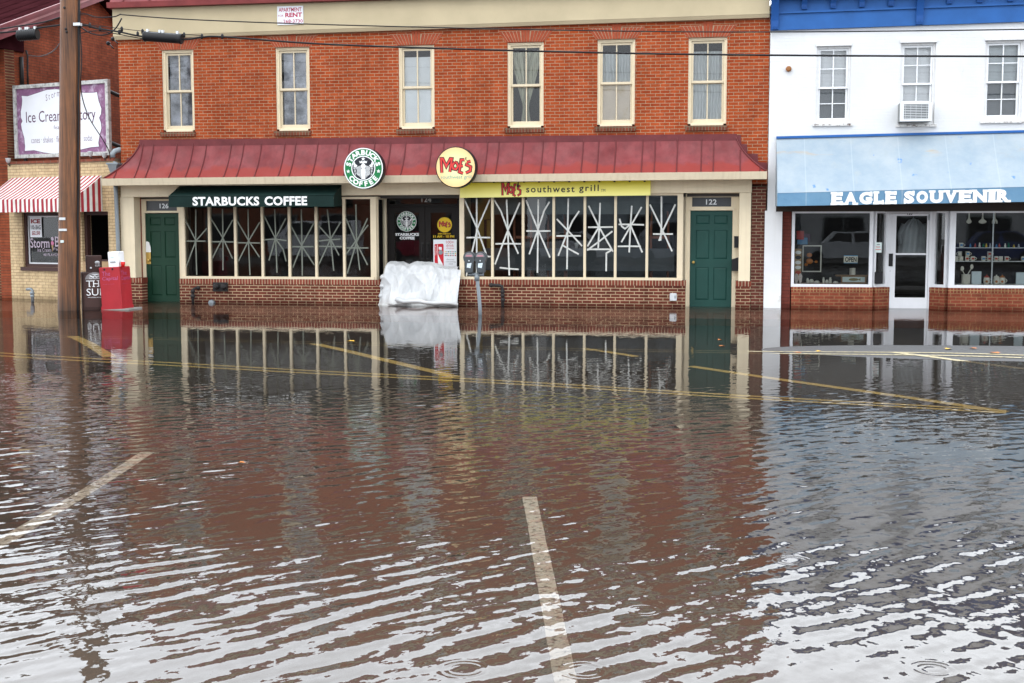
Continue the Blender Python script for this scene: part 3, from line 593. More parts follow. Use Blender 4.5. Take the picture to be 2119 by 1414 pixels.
mb = MB(); zt = zt0+.125
mb.add([(x0,-.24,zt),(x1,-.24,zt),(x1,.6,zt+1.22),(x0,.6,zt+1.22),(x0,D,zt+1.3),(x1,D,zt+1.3),(x0,D,zt-.3),(x1,D,zt-.3),(x0,.3,zt-.1),(x1,.3,zt-.1)], [(0,1,2,3),(3,2,5,4),(4,5,7,6),(0,3,4,6,8),(1,9,7,5,2)])
for i in range(24):
    q = x0+.3+i*.62
    if q < x1-.1: mb.hexa([(q,-.25,zt+.002),(q+.03,-.25,zt+.002),(q+.03,.6,zt+1.224),(q,.6,zt+1.224),(q,-.25,zt+.03),(q+.03,-.25,zt+.03),(q+.03,.6,zt+1.25),(q,.6,zt+1.25)], 1)
mb.build('roof', ['roof','seam'], bb)
# windows
def sash_window(root, xa, xb, zb, zt, kind, i):
    w_, h = xb-xa, zt-zb
    f = MB(); frame(f, xa, xb, zb+.05, zt, .06, .05, .16, tt=.055, tb=.02); f.box(xa+.06, xb-.06, .02, .2, zb+.012, zb+.05); f.box(xa, xa+.03, .03, .05, zb+.05, zt); f.box(xb-.03, xb, .03, .05, zb+.05, zt)
    f.box(xa+.03, xb-.03, .035, .05, zt-.03, zt)
    fr = f.build('window', 'beige', root)
    ia, ib, iz0, iz1 = xa+.062, xb-.062, zb+.055, zt-.06; zm = (iz0+iz1)/2+.01; xm = (ia+ib)/2
    for (za, zc, y0) in ((zm-.02, iz1, .085), (iz0+.015, zm+.012, .128)):
        s = MB(); frame(s, ia, ib, za, zc, .042, y0, y0+.04, tb=.05 if y0 < .1 else .085, tt=.045); s.box(xm-.012, xm+.012, y0+.006, y0+.036, za+(.05 if y0 < .1 else .085), zc-.045); s.build('sash', 'beige_d', fr)
    s = MB()
    for (za, zc, y0) in ((zm+.03, iz1-.046, .105), (iz0+.101, zm-.034, .148)):
        for a, b in ((ia+.043, xm-.013), (xm+.013, ib-.043)): s.add([(a,y0,za),(b,y0,za),(b,y0,zc),(a,y0,zc)], [(0,1,2,3)])
    s.build('pane', 'glass_up', fr)
    def sheet(nm, m, a, b, z0, z1, y=.172): s = MB(); s.box(a, b, y, y+.012, z0, z1); s.build(nm, m, fr)
    if kind == 'fog': sheet('condensation', 'fog', ia+.055, ib, iz0, iz1, .170)
    elif kind == 'fog2': sheet('condensation', 'fog', ia+.07, ib, iz0, iz1, .170)
    elif kind == 'shade': sheet('roller_shade', 'shade_w', ia+.03, ib, iz0, iz1-.17)
    elif kind == 'curtain':
        s = MB()
        def cf(side):
            def fn(u, v):      # v 0 top .. 1 bottom ; gathered near the bottom
                z = iz1-.12-v*(iz1-.12-iz0); g_ = 1-.86*min(1, v/.72)**1.25 if v < .72 else .14+.16*(v-.72)/.28
                c = xm-.02+side*.01; x = c+side*(.008+u*(w_*.40)*g_); return (x, .20+.018*math.sin(u*34+v*3)*g_**.3, z)
            return fn
        s.grid(cf(-1), 34, 16); s.grid(cf(1), 34, 16); s.build('curtain', 'curt_g', fr)
    elif kind == 'half':
        sheet('roller_shade', 'shade_tan', ia, ib, iz0, zm, .175); sheet('curtain', 'curt_w', ia, ib, zm+.02, iz1-.2, .19)
    elif kind == 'sheer': sheet('curtain', 'curt_w', ia, ib, iz0, iz1-.2, .185)
    s = MB(); s.box(xa-.05, xb+.02, -.055, .015, zb-.095, zb+.008); s.build('sill', 'brick_sill', fr)
    # flared jack arch of rubbed brick, a raised key in the middle
    s = MB(); hh = .235; fl = .20; n = 15; zt_ = zt+.01
    s.prism([(xa-.03,zt_),(xb+.03,zt_),(xb+fl,zt_+hh),(xa-fl,zt_+hh)], -.003, .02, 1)
    for k in range(n):
        if k in (6,7,8): continue
        a0 = xa-.03+(w_+.06)*(k+.09)/n; a1 = xa-.03+(w_+.06)*(k+.91)/n; b0 = xa-fl+(w_+2*fl)*(k+.09)/n; b1 = xa-fl+(w_+2*fl)*(k+.91)/n
        s.prism([(a0,zt_+.002),(a1,zt_+.002),(b1,zt_+hh-.008),(b0,zt_+hh-.008)], -.009-.002*random.random(), .0, 0)
    for k in range(3):
        a0 = xa-.03+(w_+.06)*(6+k+.09)/n; a1 = xa-.03+(w_+.06)*(6+k+.91)/n; b0 = xa-fl*.6+(w_+1.2*fl)*(6+k+.06)/n; b1 = xa-fl*.6+(w_+1.2*fl)*(6+k+.94)/n
        s.prism([(a0,zt_+.002),(a1,zt_+.002),(b1,zt_+hh+.07),(b0,zt_+hh+.07)], -.016, .0, 0)
    s.build('arch', ['arch','mortar'], fr)
for i, (a, b, c, d, k) in enumerate(WB): sash_window(bb, a, b, c, d, k, i)

# pent roof over the shopfront, bell curved, hipped at both ends
YP = -.52
xtl, xtr = FX(292,292), FX(1522,281); xbl, xbr = FX(213,371,YP), FX(1587,356,YP)
ztl, ztr = FZ(292,293), FZ(1522,281); zbl, zbr = FZ(213,371,YP), FZ(1587,356,YP)
def pr(u, v):                          # v 0 at the wall, 1 at the eave
    b = .35*v+.65*v**2.1; xl = xtl+(xbl-xtl)*b; xr = xtr+(xbr-xtr)*b
    zl_ = ztl+(zbl-ztl)*v; zr_ = ztr+(zbr-ztr)*v
    return (xl+(xr-xl)*u, YP*b, zl_+(zr_-zl_)*u)
mb = MB(); mb.grid(pr, 60, 10); pent = mb
for side in (0, 1):
    def en(u, v, side=side): x, y, z = pr(side, v); return (x, y*(1-u), z)
    mb.grid((lambda u, v: en(u, v)) if side == 0 else (lambda u, v: en(u, v)), 3, 10)
ns = 35
for k in range(ns):
    xb_ = xbl+(xbr-xbl)*(k+.6+.22*math.sin(k*2.3))/ns
    v0 = 0.0
    pts = []
    for j in range(11):
        v = j/10; b = .35*v+.65*v**2.1; xl = xtl+(xbl-xtl)*b; xr = xtr+(xbr-xtr)*b
        if not (xl <= xb_ <= xr): continue
        u = (xb_-xl)/(xr-xl); x, y, z = pr(u, v); pts.append((x, y-.008, z+.008))
    if len(pts) > 1: mb.tube(pts, .011, 5, 1)
for side in (0, 1): mb.tube([tuple(Vector(pr(side, j/10))+Vector((0,-.006,.012))) for j in range(11)], .016, 6, 1)
mb.build('pent_roof', ['roof','seam'], bb)
mb = MB()
mb.prism([(xtl-.03, ztl-.12), (xtr+.03, ztr-.12), (xtr+.03, ztr+.035), (xtl-.03, ztl+.035)], -.03, -.004)
for pts in ([(296,292),(293,311),(281,311),(279,327),(263,327),(261,342),(250.6,342),(249,358),(296,358)], [(1518,280),(1533,280),(1534,298),(1546,299),(1547,318),(1568,319),(1569,336),(1588,337),(1588,350),(1518,350)]):
    q = [(FX(a,b), FZ(a,b)) for a, b in pts]; q = q if pts[0][0] > 1000 else q[::-1]; mb.prism(q, -.014, -.004)
mb.build('flashing', 'flash', bb)
mb = MB(); zf = .145
mb.hexa([(xbl-.02,YP-.02,zbl-zf),(xbr+.0,YP-.02,zbr-zf),(xbr,YP+.02,zbr-zf),(xbl-.02,YP+.02,zbl-zf),(xbl-.02,YP-.05,zbl+.01),(xbr,YP-.05,zbr+.01),(xbr,YP+.02,zbr+.01),(xbl-.02,YP+.02,zbl+.01)])
mb.hexa([(xbl,YP+.022,zbl-zf+.012),(xbr,YP+.022,zbr-zf+.012),(xbr,.1,zbr-zf+.012),(xbl,.1,zbl-zf+.012),(xbl,YP+.022,zbl-zf+.03),(xbr,YP+.022,zbr-zf+.03),(xbr,.1,zbr-zf+.03),(xbl,.1,zbl-zf+.03)])
for k in range(1, 5):
    q = xbl+(xbr-xbl)*k/5; zz = zbl+(zbr-zbl)*k/5; mb.box(q-.004, q+.004, YP-.046, YP-.03, zz-zf+.01, zz-.01)
mb.build('gutter_fascia', 'fascia', bb)

# ---- ground floor front: header, pilasters, base walls, shop windows, doors
Z0 = -.06
hx0, hx1 = FX(251,395), FX(1555.5,395); hz = [FZ(270,408), FZ(1540,398.6)]
ztop = ZM+.25
mb = MB(); zc_ = FZ(270,408)
mb.hexa([(hx0,-.03,hz[0]),(hx1,-.03,hz[1]),(hx1,.12,hz[1]),(hx0,.12,hz[0]),(hx0,-.03,zbl-.02),(hx1,-.03,zbr-.02),(hx1,.12,zbr-.02),(hx0,.12,zbl-.02)])
mb.build('header_board', 'beige', bb)
mb = MB(); mb.box(XL, XR, .125, .31, hz[1]+.02, ZM); mb.build('header_wall', 'brick_strip', bb)
def zpx(py, px=1060, y=0): return FZ(px, py, y)
zs1 = FZ(570,578); zs2 = FZ(1180,579.5)                        # tops of the two base walls
# x stations
PLa, PLb = FX(251,500), FX(279,500)                            # left pilaster
DJa = FX(293,500,.33)                                          # jamb of door left
Lb0, Lb1 = FX(372,600), FX(786,600)                            # left base wall
Rb0, Rb1 = FX(949,600), FX(1418,600)                           # right base wall
PRa, PRb = FX(1529,500), FX(1553,500)
def base(x0, x1, zt, extra=None):
    m1 = MB(); m1.box(x0, x1, .0, .28, Z0, zt-.115); b = m1.build('base_wall', 'brick_base', bb)
    m2 = MB(); m2.box(x0-.006, x1+.006, -.012, .285, zt-.113, zt); m2.build('soldier_course', 'brick_soldier', b)
base(Lb0, Lb1, zs1); base(Rb0, Rb1, zs2)
base(FX(268,600), FX(294,600), FZ(282,575)); base(FX(1522,600), FX(1554,600), FZ(1540,582))
for x0, x1, zt in ((PLa, PLb, hz[0]), (PRa, PRb, hz[1])):
    m1 = MB(); m1.box(x0, x1, -.005, .34, FZ(282,575)+.002 if x0 < -5 else FZ(1540,582)+.002, zt-.002); m1.build('pilaster', 'beige', bb)
mb = MB(); mb.box(FX(1554.5,500), XR-.02, .0, .25, Z0, FZ(1570,388)); mb.build('end_wall', 'brick_strip', bb)
mb = MB(); mb.box(XL-.02, FX(270,600)-.005, .02, .3, Z0, FZ(270,575)); mb.build('end_wall', 'brick_strip', bb)
def shop_window(xs, z0, zt, y=.04, first=.10, last=.12, sill=.055):   # xs: frame left, mullion centres, frame right
    f = MB(); a, b = xs[0], xs[-1]
    f.box(a, b, y-.035, y+.12, z0+.001, z0+sill); f.box(a, b, y, y+.12, zt-.05, zt)
    f.box(a, a+first, y, y+.12, z0+sill, zt-.05); f.box(b-last, b, y, y+.12, z0+sill, zt-.05)
    for x in xs[1:-1]: f.box(x-.027, x+.027, y, y+.11, z0+sill, zt-.05)
    o = f.build('shop_window', 'beige_d', bb); e = [a+first-.027]+xs[1:-1]+[b-last+.027]
    for i in range(len(e)-1):
        g_ = MB(); g_.add([(e[i]+.027,y+.06,z0+sill),(e[i+1]-.027,y+.06,z0+sill),(e[i+1]-.027,y+.06,zt-.05),(e[i]+.027,y+.06,zt-.05)], [(0,1,2,3)]); g_.build('pane', 'glass', o)
    return y+.06
lx = [FX(p,490) for p in (372,431.4,485,541,597,652.6,710.5,773.5)]
YG = shop_window(lx, zs1, FZ(740,407.5), first=.10, last=.085)
rx = [FX(p,490) for p in (950,1018,1081.6,1145,1209.5,1273,1338.6,1413)]
shop_window(rx, zs2, FZ(1370,399.5), first=.10, last=.12)
# angled return window beside the entry
ea = Vector((FX(776,490), .10, 0)); eb = Vector((FX(797.5,490,.85), .85, 0)); ed = (eb-ea).normalized(); en_ = Vector((-ed.y, ed.x, 0))
def obox(mb, p, q, th, z0, z1, mi=0):
    d = (q-p).normalized(); n = Vector((-d.y, d.x, 0))*th/2
    c = [p-n, q-n, q+n, p+n]; mb.hexa([(v.x,v.y,z0) for v in c]+[(v.x,v.y,z1) for v in c], mi)
f = MB(); zt = FZ(800,407); obox(f, ea, ea+ed*.07, .08, zs1, zt); obox(f, eb-ed*.07, eb, .08, zs1, zt); obox(f, ea+ed*.07, eb-ed*.07, .08, zs1, zs1+.06); obox(f, ea+ed*.07, eb-ed*.07, .08, zt-.05, zt)
f.box(FX(773.5,490)+.001, ea.x+.02, .03, .09, zs1+.001, zt)
sw = f.build('side_window', 'beige_d', bb)
g_ = MB(); p0, p1 = ea+ed*.07, eb-ed*.07; g_.add([(p0.x,p0.y,zs1+.06),(p1.x,p1.y,zs1+.06),(p1.x,p1.y,zt-.05),(p0.x,p0.y,zt-.05)], [(0,1,2,3)]); g_.build('pane', 'glass', sw)
f = MB(); obox(f, Vector((Lb1-.02,.15,0)), Vector((eb.x-.02,eb.y,0)), .16, Z0, zs1-.003); f.build('entry_base', 'brick_base', bb)
f = MB(); f.box(Rb0, Rb0+.2, .29, .9, Z0, zs2-.003); f.build('entry_base', 'brick_base', bb)
f = MB(); f.box(Rb0+.002, Rb0+.10, .165, .9, zs2, zt); f.build('entry_jamb', 'beige', bb)
# double entry doors, dark bronze
yd = .9; dx0, dx1 = FX(797,490,yd), FX(952,490,yd); dz1 = FZ(880,405.5,yd); dzt = FZ(880,425,yd); dxm = FX(880,490,yd)
f = MB(); f.box(dx0-.05, dx0+.10, yd-.03, yd+.06, -.02, dz1); f.box(dx1-.06, dx1+.1, yd-.03, yd+.06, -.02, dz1); f.box(dx0+.10, dx1-.06, yd-.03, yd+.06, dzt-.03, dzt+.03); f.box(dx0+.1, dx1-.06, yd-.03, yd+.06, dz1-.03, dz1+.25)
f.box(dx0-.1, dx1+.1, -.02+.15, yd+.06, dz1+.02, dz1+.06)
ef = f.build('entry_frame', 'black_m', bb)
for a, b, hs in ((dx0+.10, dxm-.005, 1), (dxm+.005, dx1-.06, 0)):
    f = MB(); st = .13; f.box(a, a+st, yd-.02, yd+.03, .02, dzt-.035); f.box(b-st, b, yd-.02, yd+.03, .02, dzt-.035); f.box(a+st, b-st, yd-.02, yd+.03, .02, .24); f.box(a+st, b-st, yd-.02, yd+.03, dzt-.17, dzt-.035)
    dr = f.build('entry_door', 'black_m', bb)
    g_ = MB(); g_.add([(a+st,yd,.24),(b-st,yd,.24),(b-st,yd,dzt-.17),(a+st,yd,dzt-.17)], [(0,1,2,3)]); g_.build('pane', 'glass', dr)
    hx = b-.06 if hs else a+.06; g_ = MB(); g_.tube([(hx,yd-.02,1.02),(hx,yd-.07,1.02),(hx,yd-.07,1.32),(hx,yd-.02,1.32)], .016, 8); g_.box(hx-.028, hx+.028, yd-.024, yd-.021, .98, 1.36); g_.build('handle', 'iron', dr)
g_ = MB(); g_.add([(dx0+.1,yd+.01,dzt+.03),(dx1-.06,yd+.01,dzt+.03),(dx1-.06,yd+.01,dz1-.03),(dx0+.1,yd+.01,dz1-.03)], [(0,1,2,3)]); tp = g_.build('transom', 'glass', ef)
pl = fplate(yd+.004); pl.text('124', FX(872,412,yd), FX(892,412,yd), FZ(880,418.5,yd), FZ(880,408,yd), 0, 0, bold=.01); pl.build('number', [mat('grey_number', (.62,.62,.60), .5)], ef)
# green doors
def green_door(x0, x1, zt, y, m, jx0, jx1, ztr0, ztr1, num, nx0, nx1, knob_left, plate_):
    f = MB(); f.box(jx0, x0-.004, y-.03, y+.16, -.05, ztr1+.16); f.box(x1+.004, jx1, y-.03, y+.16, -.05, ztr1+.16)
    f.box(x0-.004, x1+.004, y-.03, y+.16, zt+.01, ztr0-.0); f.box(x0-.004, x1+.004, y-.03, y+.16, ztr1, ztr1+.16); f.box(x0-.05, x1+.05, y-.05, y-.031, zt+.015, zt+.06); f.box(x0-.004, x1+.004, y+.02, y+.16, -.05, -.005)
    f.box(x0-.004, x0+.03, y-.03, y+.1, ztr0, ztr1); f.box(x1-.03, x1+.004, y-.03, y+.1, ztr0, ztr1)
    fr = f.build('door_frame', 'beige', bb)
    g_ = MB(); g_.box(x0+.03, x1-.03, y+.01, y+.03, ztr0, ztr1); t_ = g_.build('transom', mat('dark_transom_glass_'+num, (.075,.08,.085), .15), fr)
    pl = fplate(y+.008); zc = (ztr0+ztr1)/2; pl.text(num, nx0, nx1, zc-.055, zc+.055, 0, 0, bold=.012); pl.build('number', 'alu', fr)
    W_ = x1-x0; h = zt-.0
    rows = [(.07,.41),(.50,.80),(.865,.955)]; cols = [(.135,.455),(.565,.885)]
    holes = [(x0+W_*c0, x0+W_*c1, h*r0+.0, h*r1) for c0, c1 in cols for r0, r1 in rows]
    d = MB(); wall(d, x0, x1, .0, zt, y, y+.04, holes); dr = d.build('door', m, bb)
    for a, b, c, e_ in holes:
        q = MB(); bv = .028; q.add([(a,y+.018,c),(b,y+.018,c),(b,y+.018,e_),(a,y+.018,e_),(a+bv,y+.006,c+bv),(b-bv,y+.006,c+bv),(b-bv,y+.006,e_-bv),(a+bv,y+.006,e_-bv)], [(0,1,5,4),(1,2,6,5),(2,3,7,6),(3,0,4,7),(4,5,6,7)]); q.build('door_panel', m, dr)
    kx = x0+.075 if knob_left else x1-.075
    q = MB(); q.lathe([(.024,0),(.012,.012),(.012,.03),(.031,.045),(.033,.06),(.02,.075)], (kx, y, .95), 14, axis='Y'); q.build('knob', 'brass', dr)
    if plate_:
        q = MB(); q.box(x0-.0, x0+.11, y-.012, y-.002, .86, 1.13); q.build('latch_plate', 'brass', dr)
        q = MB(); n = 9; pts = [(x0+.0, 1.132), (x0+.115, 1.132), (x0+.11, 1.25), (x0+.075, 1.36), (x0+.02, 1.385), (x0+.0, 1.36)]; q.prism(pts, y-.010, y-.002); q.build('paper_patch', 'white_sign', dr)
    return dr
y1 = .36
gd = green_door(FX(303,530,y1), FX(372,530,y1), FZ(336,442,y1), y1, 'green', DJa-.02, FX(380,530,y1), FZ(336,437,y1), FZ(336,416,y1), '126', FX(330,425,y1), FX(348,425,y1), True, True)
gd2 = green_door(FX(1428,530,y1), FX(1514.5,530,y1), FZ(1470,437,y1), y1, 'green2', FX(1412,530,y1)-.02, FX(1529,530,y1)+.03, FZ(1470,428,y1), FZ(1470,408.5,y1), '122', FX(1461,420,y1), FX(1483,420,y1), True, False)
# walls behind the door recesses
f = MB(); f.box(PLb, Lb0-.003, .10, .345, FZ(336,408,.1), ZM-.01); f.build('recess_soffit', 'beige', bb); f = MB(); f.box(Rb1+.003, PRa, .10, .345, FZ(1470,400,.1), ZM-.01); f.build('recess_soffit', 'beige', bb)
f = MB(); f.box(Rb1-.02, Rb1+.004, .285, .5, Z0, FZ(1470,400,.1)); f.build('recess_side', 'beige', bb); f = MB(); f.box(PRa, PRa+.02, .345, .5, Z0, FZ(1470,400,.1)); f.build('recess_side', 'beige', bb); f = MB(); f.box(Lb0-.01, Lb0+.02, .285, .5, Z0, FZ(336,408,.1)); f.build('recess_side', 'beige', bb)
# shop interiors
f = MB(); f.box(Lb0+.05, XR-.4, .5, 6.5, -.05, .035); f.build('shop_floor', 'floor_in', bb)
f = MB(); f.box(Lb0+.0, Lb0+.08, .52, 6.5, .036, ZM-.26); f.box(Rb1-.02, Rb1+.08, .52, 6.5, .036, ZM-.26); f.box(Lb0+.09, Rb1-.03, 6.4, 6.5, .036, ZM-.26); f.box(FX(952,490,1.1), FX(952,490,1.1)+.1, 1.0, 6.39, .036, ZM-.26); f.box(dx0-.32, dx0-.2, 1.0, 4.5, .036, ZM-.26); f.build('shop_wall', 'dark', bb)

# ================================================================== WHITE BUILDING (right)
wx0 = FX(1591.5,200)+.004; wx1 = FX(2420,300)
wb = thing('white_building', 'white stucco building with bright blue bracketed cornice above the souvenir shop', 'building', ((wx0+wx1)/2, 0, 0))
yw = -.04
cz0, cz1 = FZ(1593,64.5,yw), FZ(2119,46,yw); cxa, cxb = wx0, FX(2119,46,yw)
def cz(x): return cz0+(cz1-cz0)*(x-cxa)/(cxb-cxa)
W3 = [(1689,95,1760,256), (1862,88,1935,258), (2037,83,2116,250)]
WH = []
for a, b, c, d in W3: WH.append((FX(a,(b+d)/2,yw), FX(c,(b+d)/2,yw), FZ((a+c)/2,d,yw), FZ((a+c)/2,b,yw)))
WH.append((WH[2][0]+1.95, WH[2][1]+1.95, WH[2][2], WH[2][3]))
zh = FZ(1700,436,yw)
mb = MB(); wall(mb, wx0, wx1, zh, cz(wx1)+.05, yw, .3, WH); mb.build('upper_wall', 'white', wb)
mb = MB(); mb.box(FX(1581,560,yw), FX(1617,560,yw), yw-.001, .42, -.08, zh-.001); mb.build('corner_pillar', 'white', wb)
mb = MB(); mb.box(wx0, wx0+.3, .31, 9, -.1, cz0+.6); mb.box(wx1-.3, wx1, .31, 9, -.1, cz0+.6); mb.box(wx0+.31, wx1-.31, 8.7, 9, -.1, cz0+.6); mb.build('side_wall', 'white', wb)
mb = MB(); mb.box(wx0+.3, wx1-.3, .32, 8.69, zh+.75, zh+.95); mb.box(wx0+.3, wx1-.3, 3.0, 3.1, zh+.96, cz0+.29); mb.build('upper_room', 'room', wb)
mb = MB(); mb.box(wx0, wx1, .31, 9, cz0+.3, cz0+.4); mb.build('roof', 'roof_dk', wb)
def slope_bar(mb, x0, x1, y0, y1, d0, d1, mi=0):
    mb.hexa([(x0,y0,cz(x0)+d0),(x1,y0,cz(x1)+d0),(x1,y1,cz(x1)+d0),(x0,y1,cz(x0)+d0),(x0,y0,cz(x0)+d1),(x1,y0,cz(x1)+d1),(x1,y1,cz(x1)+d1),(x0,y1,cz(x0)+d1)], mi)
mb = MB(); slope_bar(mb, wx0, wx1, yw-.07, yw-.003, 0, .325); slope_bar(mb, wx0, wx1, yw-.11, yw-.003, .327, .36); slope_bar(mb, wx0, wx1, yw-.06, yw-.003, .362, .62)
slope_bar(mb, wx0, wx1, yw-.30, yw-.003, .622, .67); slope_bar(mb, wx0-.02, wx1, yw-.34, .3, .672, .74)
co = mb.build('cornice', 'blue', wb)
def bracket(px, big):
    x = FX(px, 30, yw-.1); m_ = MB(); wd = .07 if big else .055
    lo, dp = (.015, .26) if big else (.40, .2)
    pr_ = [(0,lo),(.05,lo),(.06,lo+.06)]+[(.05+.02*math.sin(t*3.1)+(dp-.05)*t**2.2, lo+.06+(.62-lo-.06)*t) for t in (.2,.35,.5,.62,.74,.84,.92,1.0)]+[(0,.62)]
    zc_ = cz(x); n = len(pr_); yb = yw-.072 if not big else yw-.071
    vs = [(x-wd, yb-a, zc_+b) for a, b in pr_]+[(x+wd, yb-a, zc_+b) for a, b in pr_]
    m_.add(vs, [tuple(range(n)), tuple(range(2*n-1,n-1,-1))]+[(i,(i+1)%n,(i+1)%n+n,i+n) for i in range(n)])
    for q in (-.6, .0, .6): m_.box(x+wd*q-.008, x+wd*q+.008, yb-.064-.0, yb-.05, zc_+lo+.03, zc_+lo+.12 if not big else zc_+.42)
    m_.build('bracket', 'blue_d', co)
for p_, b_ in ((1604,1),(1664,0),(1723.6,0),(1783,0),(1843,0),(1903,1),(1964,0),(2027,0),(2090,0),(2152,0),(2215,1)): bracket(p_, b_)
def white_window(i, a, b, c, d, rail, ac=False):
    f = MB(); y = yw
    frame(f, a, b, c+.045, d, .045, y+.05, .2, tb=.03, tt=.05); f.box(a-.0, b+.0, y+.03, .2, c+.0, c+.044)
    f.box(a-.015, b+.015, y-.035, y-.003, d-.005, d+.055)
    fr = f.build('window', 'white_old', wb)
    ia, ib, za, zb = a+.047, b-.047, c+.08, d-.052; zr = rail; xm = (ia+ib)/2
    zlow = za if not ac else FZ(1893,212,y)+.0
    for (z0, z1, yy) in ((zr-.02, zb, y+.085), (zlow, zr+.02, y+.125)):
        s = MB(); frame(s, ia, ib, z0, z1, .04, yy, yy+.035); s.box(xm-.011, xm+.011, yy+.004, yy+.03, z0+.04, z1-.04)
        zm = (z0+z1)/2
        if z1-z0 > .55: s.box(ia+.04, xm-.011, yy+.004, yy+.03, zm-.009, zm+.009); s.box(xm+.011, ib-.04, yy+.004, yy+.03, zm-.009, zm+.009)
        s.build('sash', 'sash_w', fr)
    s = MB()
    for (z0, z1, yy) in ((zr+.02, zb-.04, y+.105), (zlow+.04, zr-.02, y+.145)): s.add([(ia+.04,yy,z0),(ib-.04,yy,z0),(ib-.04,yy,z1),(ia+.04,yy,z1)], [(0,1,2,3)])
    s.build('pane', 'glass_up', fr)
    s = MB()
    if i == 0: s.box(ia, ib, .172, .18, zr-.02, zb); s.build('blind', 'blind', fr); s = MB(); s.box(ia, ib, .165, .168, za, zr); s.build('screen', 'screen', fr)
    elif i == 1: s.box(ia, ib, .172, .18, zlow, zb); s.build('blind', 'blind', fr)
    else: s.box(ia, ib, .172, .18, zr, zb); s.build('blind', blind('grey_slat_blind_%d' % i, (.55,.60,.62)), fr); s = MB(); s.box(ia, ib, .165, .168, za, zr); s.build('screen', 'screen', fr)
    s = MB(); s.box(a-.06, b+.05, y-.05, y-.003, c-.05, c-.004); s.build('sill', 'peel', fr)
rails = [FZ(1724,181,yw), FZ(1895,173,yw), FZ(2075,169,yw), FZ(2075,169,yw)]
for i, (a, b, c, d) in enumerate(WH): white_window(i, a, b, c, d, rails[i], i == 1)
# shopfront
ys = .03
zb1 = FZ(1720,594.5,ys); zd = FZ(1880,436,.4)
mb = MB(); mb.box(FX(1617.5,560,ys), FX(1636,560,ys), ys+.03, .42, -.08, zh-.002); mb.build('tile_pier', 'tile_eagle', wb)
mb = MB(); mb.box(FX(1618,436), wx1-.31, .0, .30, zh-.0, zh+.001) if False else mb.box(wx0+.02, wx1-.32, .302, .318, zh-.02, zh+.74); mb.build('shop_header', 'dark', wb)
def wbase(pts, zt):
    m1 = MB(); m2 = MB()
    for p_, q_ in zip(pts, pts[1:]):
        p_, q_ = Vector((*p_,0)), Vector((*q_,0)); obox(m1, p_, q_, .16, -.08, zt-.105); obox(m2, p_, q_, .172, zt-.103, zt)
    o = m1.build('base_wall', 'brick_eagle', wb); m2.build('soldier_course', 'brick_eagle_sol', o)
yb = ys+.08; ya = .42
c1 = FX(1805,600,yb), FX(1834,600,ya); c2 = FX(1928.5,600,ya), FX(1961,600,yb)
wbase([(FX(1636,600,yb)+.01,yb), (c1[0],yb)], zb1); wbase([(c1[0]+.012,yb+.02), (c1[1],ya)], zb1-.004); wbase([(c2[0],ya), (c2[1]-.012,yb+.02)], zb1-.004); wbase([(c2[1],yb), (wx1-.31,yb)], zb1)
def wwin(p_, q_, z0, z1, tl, tr, tb=.06):
    p_, q_ = Vector((*p_,0)), Vector((*q_,0)); d = (q_-p_).normalized(); f = MB()
    obox(f, p_, p_+d*tl, .10, z0, z1); obox(f, q_-d*tr, q_, .10, z0, z1); obox(f, p_+d*tl, q_-d*tr, .10, z0, z0+tb); obox(f, p_+d*tl, q_-d*tr, .10, z1-.05, z1)
    o = f.build('shop_window', 'white_t', wb); a, b = p_+d*tl, q_-d*tr; g_ = MB(); g_.add([(a.x,a.y,z0+tb),(b.x,b.y,z0+tb),(b.x,b.y,z1-.05),(a.x,a.y,z1-.05)], [(0,1,2,3)]); g_.build('pane', 'glass', o)
zt_ = zh-.004
wwin((FX(1638,500,yb),yb), (FX(1806,500,yb),yb), zb1+.001, zt_, .06, .07)
wwin((FX(1806,500,yb)+.01,yb+.04), (FX(1833,500,ya),ya), zb1+.001, zt_, .05, .06)
wwin((FX(1930,500,ya),ya), (FX(1964,500,yb)-.01,yb+.04), zb1+.001, zt_, .09, .05)
wwin((FX(1964,500,yb),yb), (wx1-.32,yb), zb1+.001, zt_, .12, .07)
dxa, dxb = FX(1834,530,ya), FX(1929,530,ya); f = MB(); y = ya
f.box(dxa, dxa+.075, y-.04, y+.06, -.05, zt_); f.box(dxb-.075, dxb, y-.04, y+.06, -.05, zt_); f.box(dxa+.075, dxb-.075, y-.04, y+.06, zt_-.05, zt_); f.build('door_frame', 'white_t', wb)
f = MB(); a, b = dxa+.08, dxb-.08; ga, gb = FX(1853,530,y), FX(1916.5,530,y); gz0, gz1, gm = FZ(1885,616,y), FZ(1885,447,y), FZ(1885,526,y)
wall(f, a, b, .0, zt_-.055, y-.02, y+.025, [(ga, gb, gz0, gm-.018), (ga, gb, gm+.018, gz1)])
dr = f.build('door', 'white_t', wb)
g_ = MB(); g_.add([(ga,y,gz0),(gb,y,gz0),(gb,y,gm-.018),(ga,y,gm-.018)], [(0,1,2,3)]); g_.add([(ga,y,gm+.018),(gb,y,gm+.018),(gb,y,gz1),(ga,y,gz1)], [(0,1,2,3)]); g_.build('pane', 'glass', dr)
g_ = MB(); hx = FX(1843,526,y); g_.box(hx-.042, hx+.042, y-.05, y-.022, FZ(1843,551,y), FZ(1843,525,y)); g_.build('handle', 'black', dr)
g_ = MB(); g_.lathe([(.02,0),(.02,.012),(.012,.018)], (hx-.02, y-.021, FZ(1843,561,y)), 12, axis='Y'); g_.build('lock', 'steel', dr)
g_ = MB(); g_.box(dxb-.10, dxb-.082, y-.05, y-.021, FZ(1930,456,y), FZ(1930,444,y)); g_.build('hinge', 'steel', dr)
pl = fplate(y-.024); pl.text('120', FX(1877,441,y), FX(1888,441,y), FZ(1880,445,y), FZ(1880,437.5,y), 0, 0, bold=.02); pl.build('number', 'black', dr)
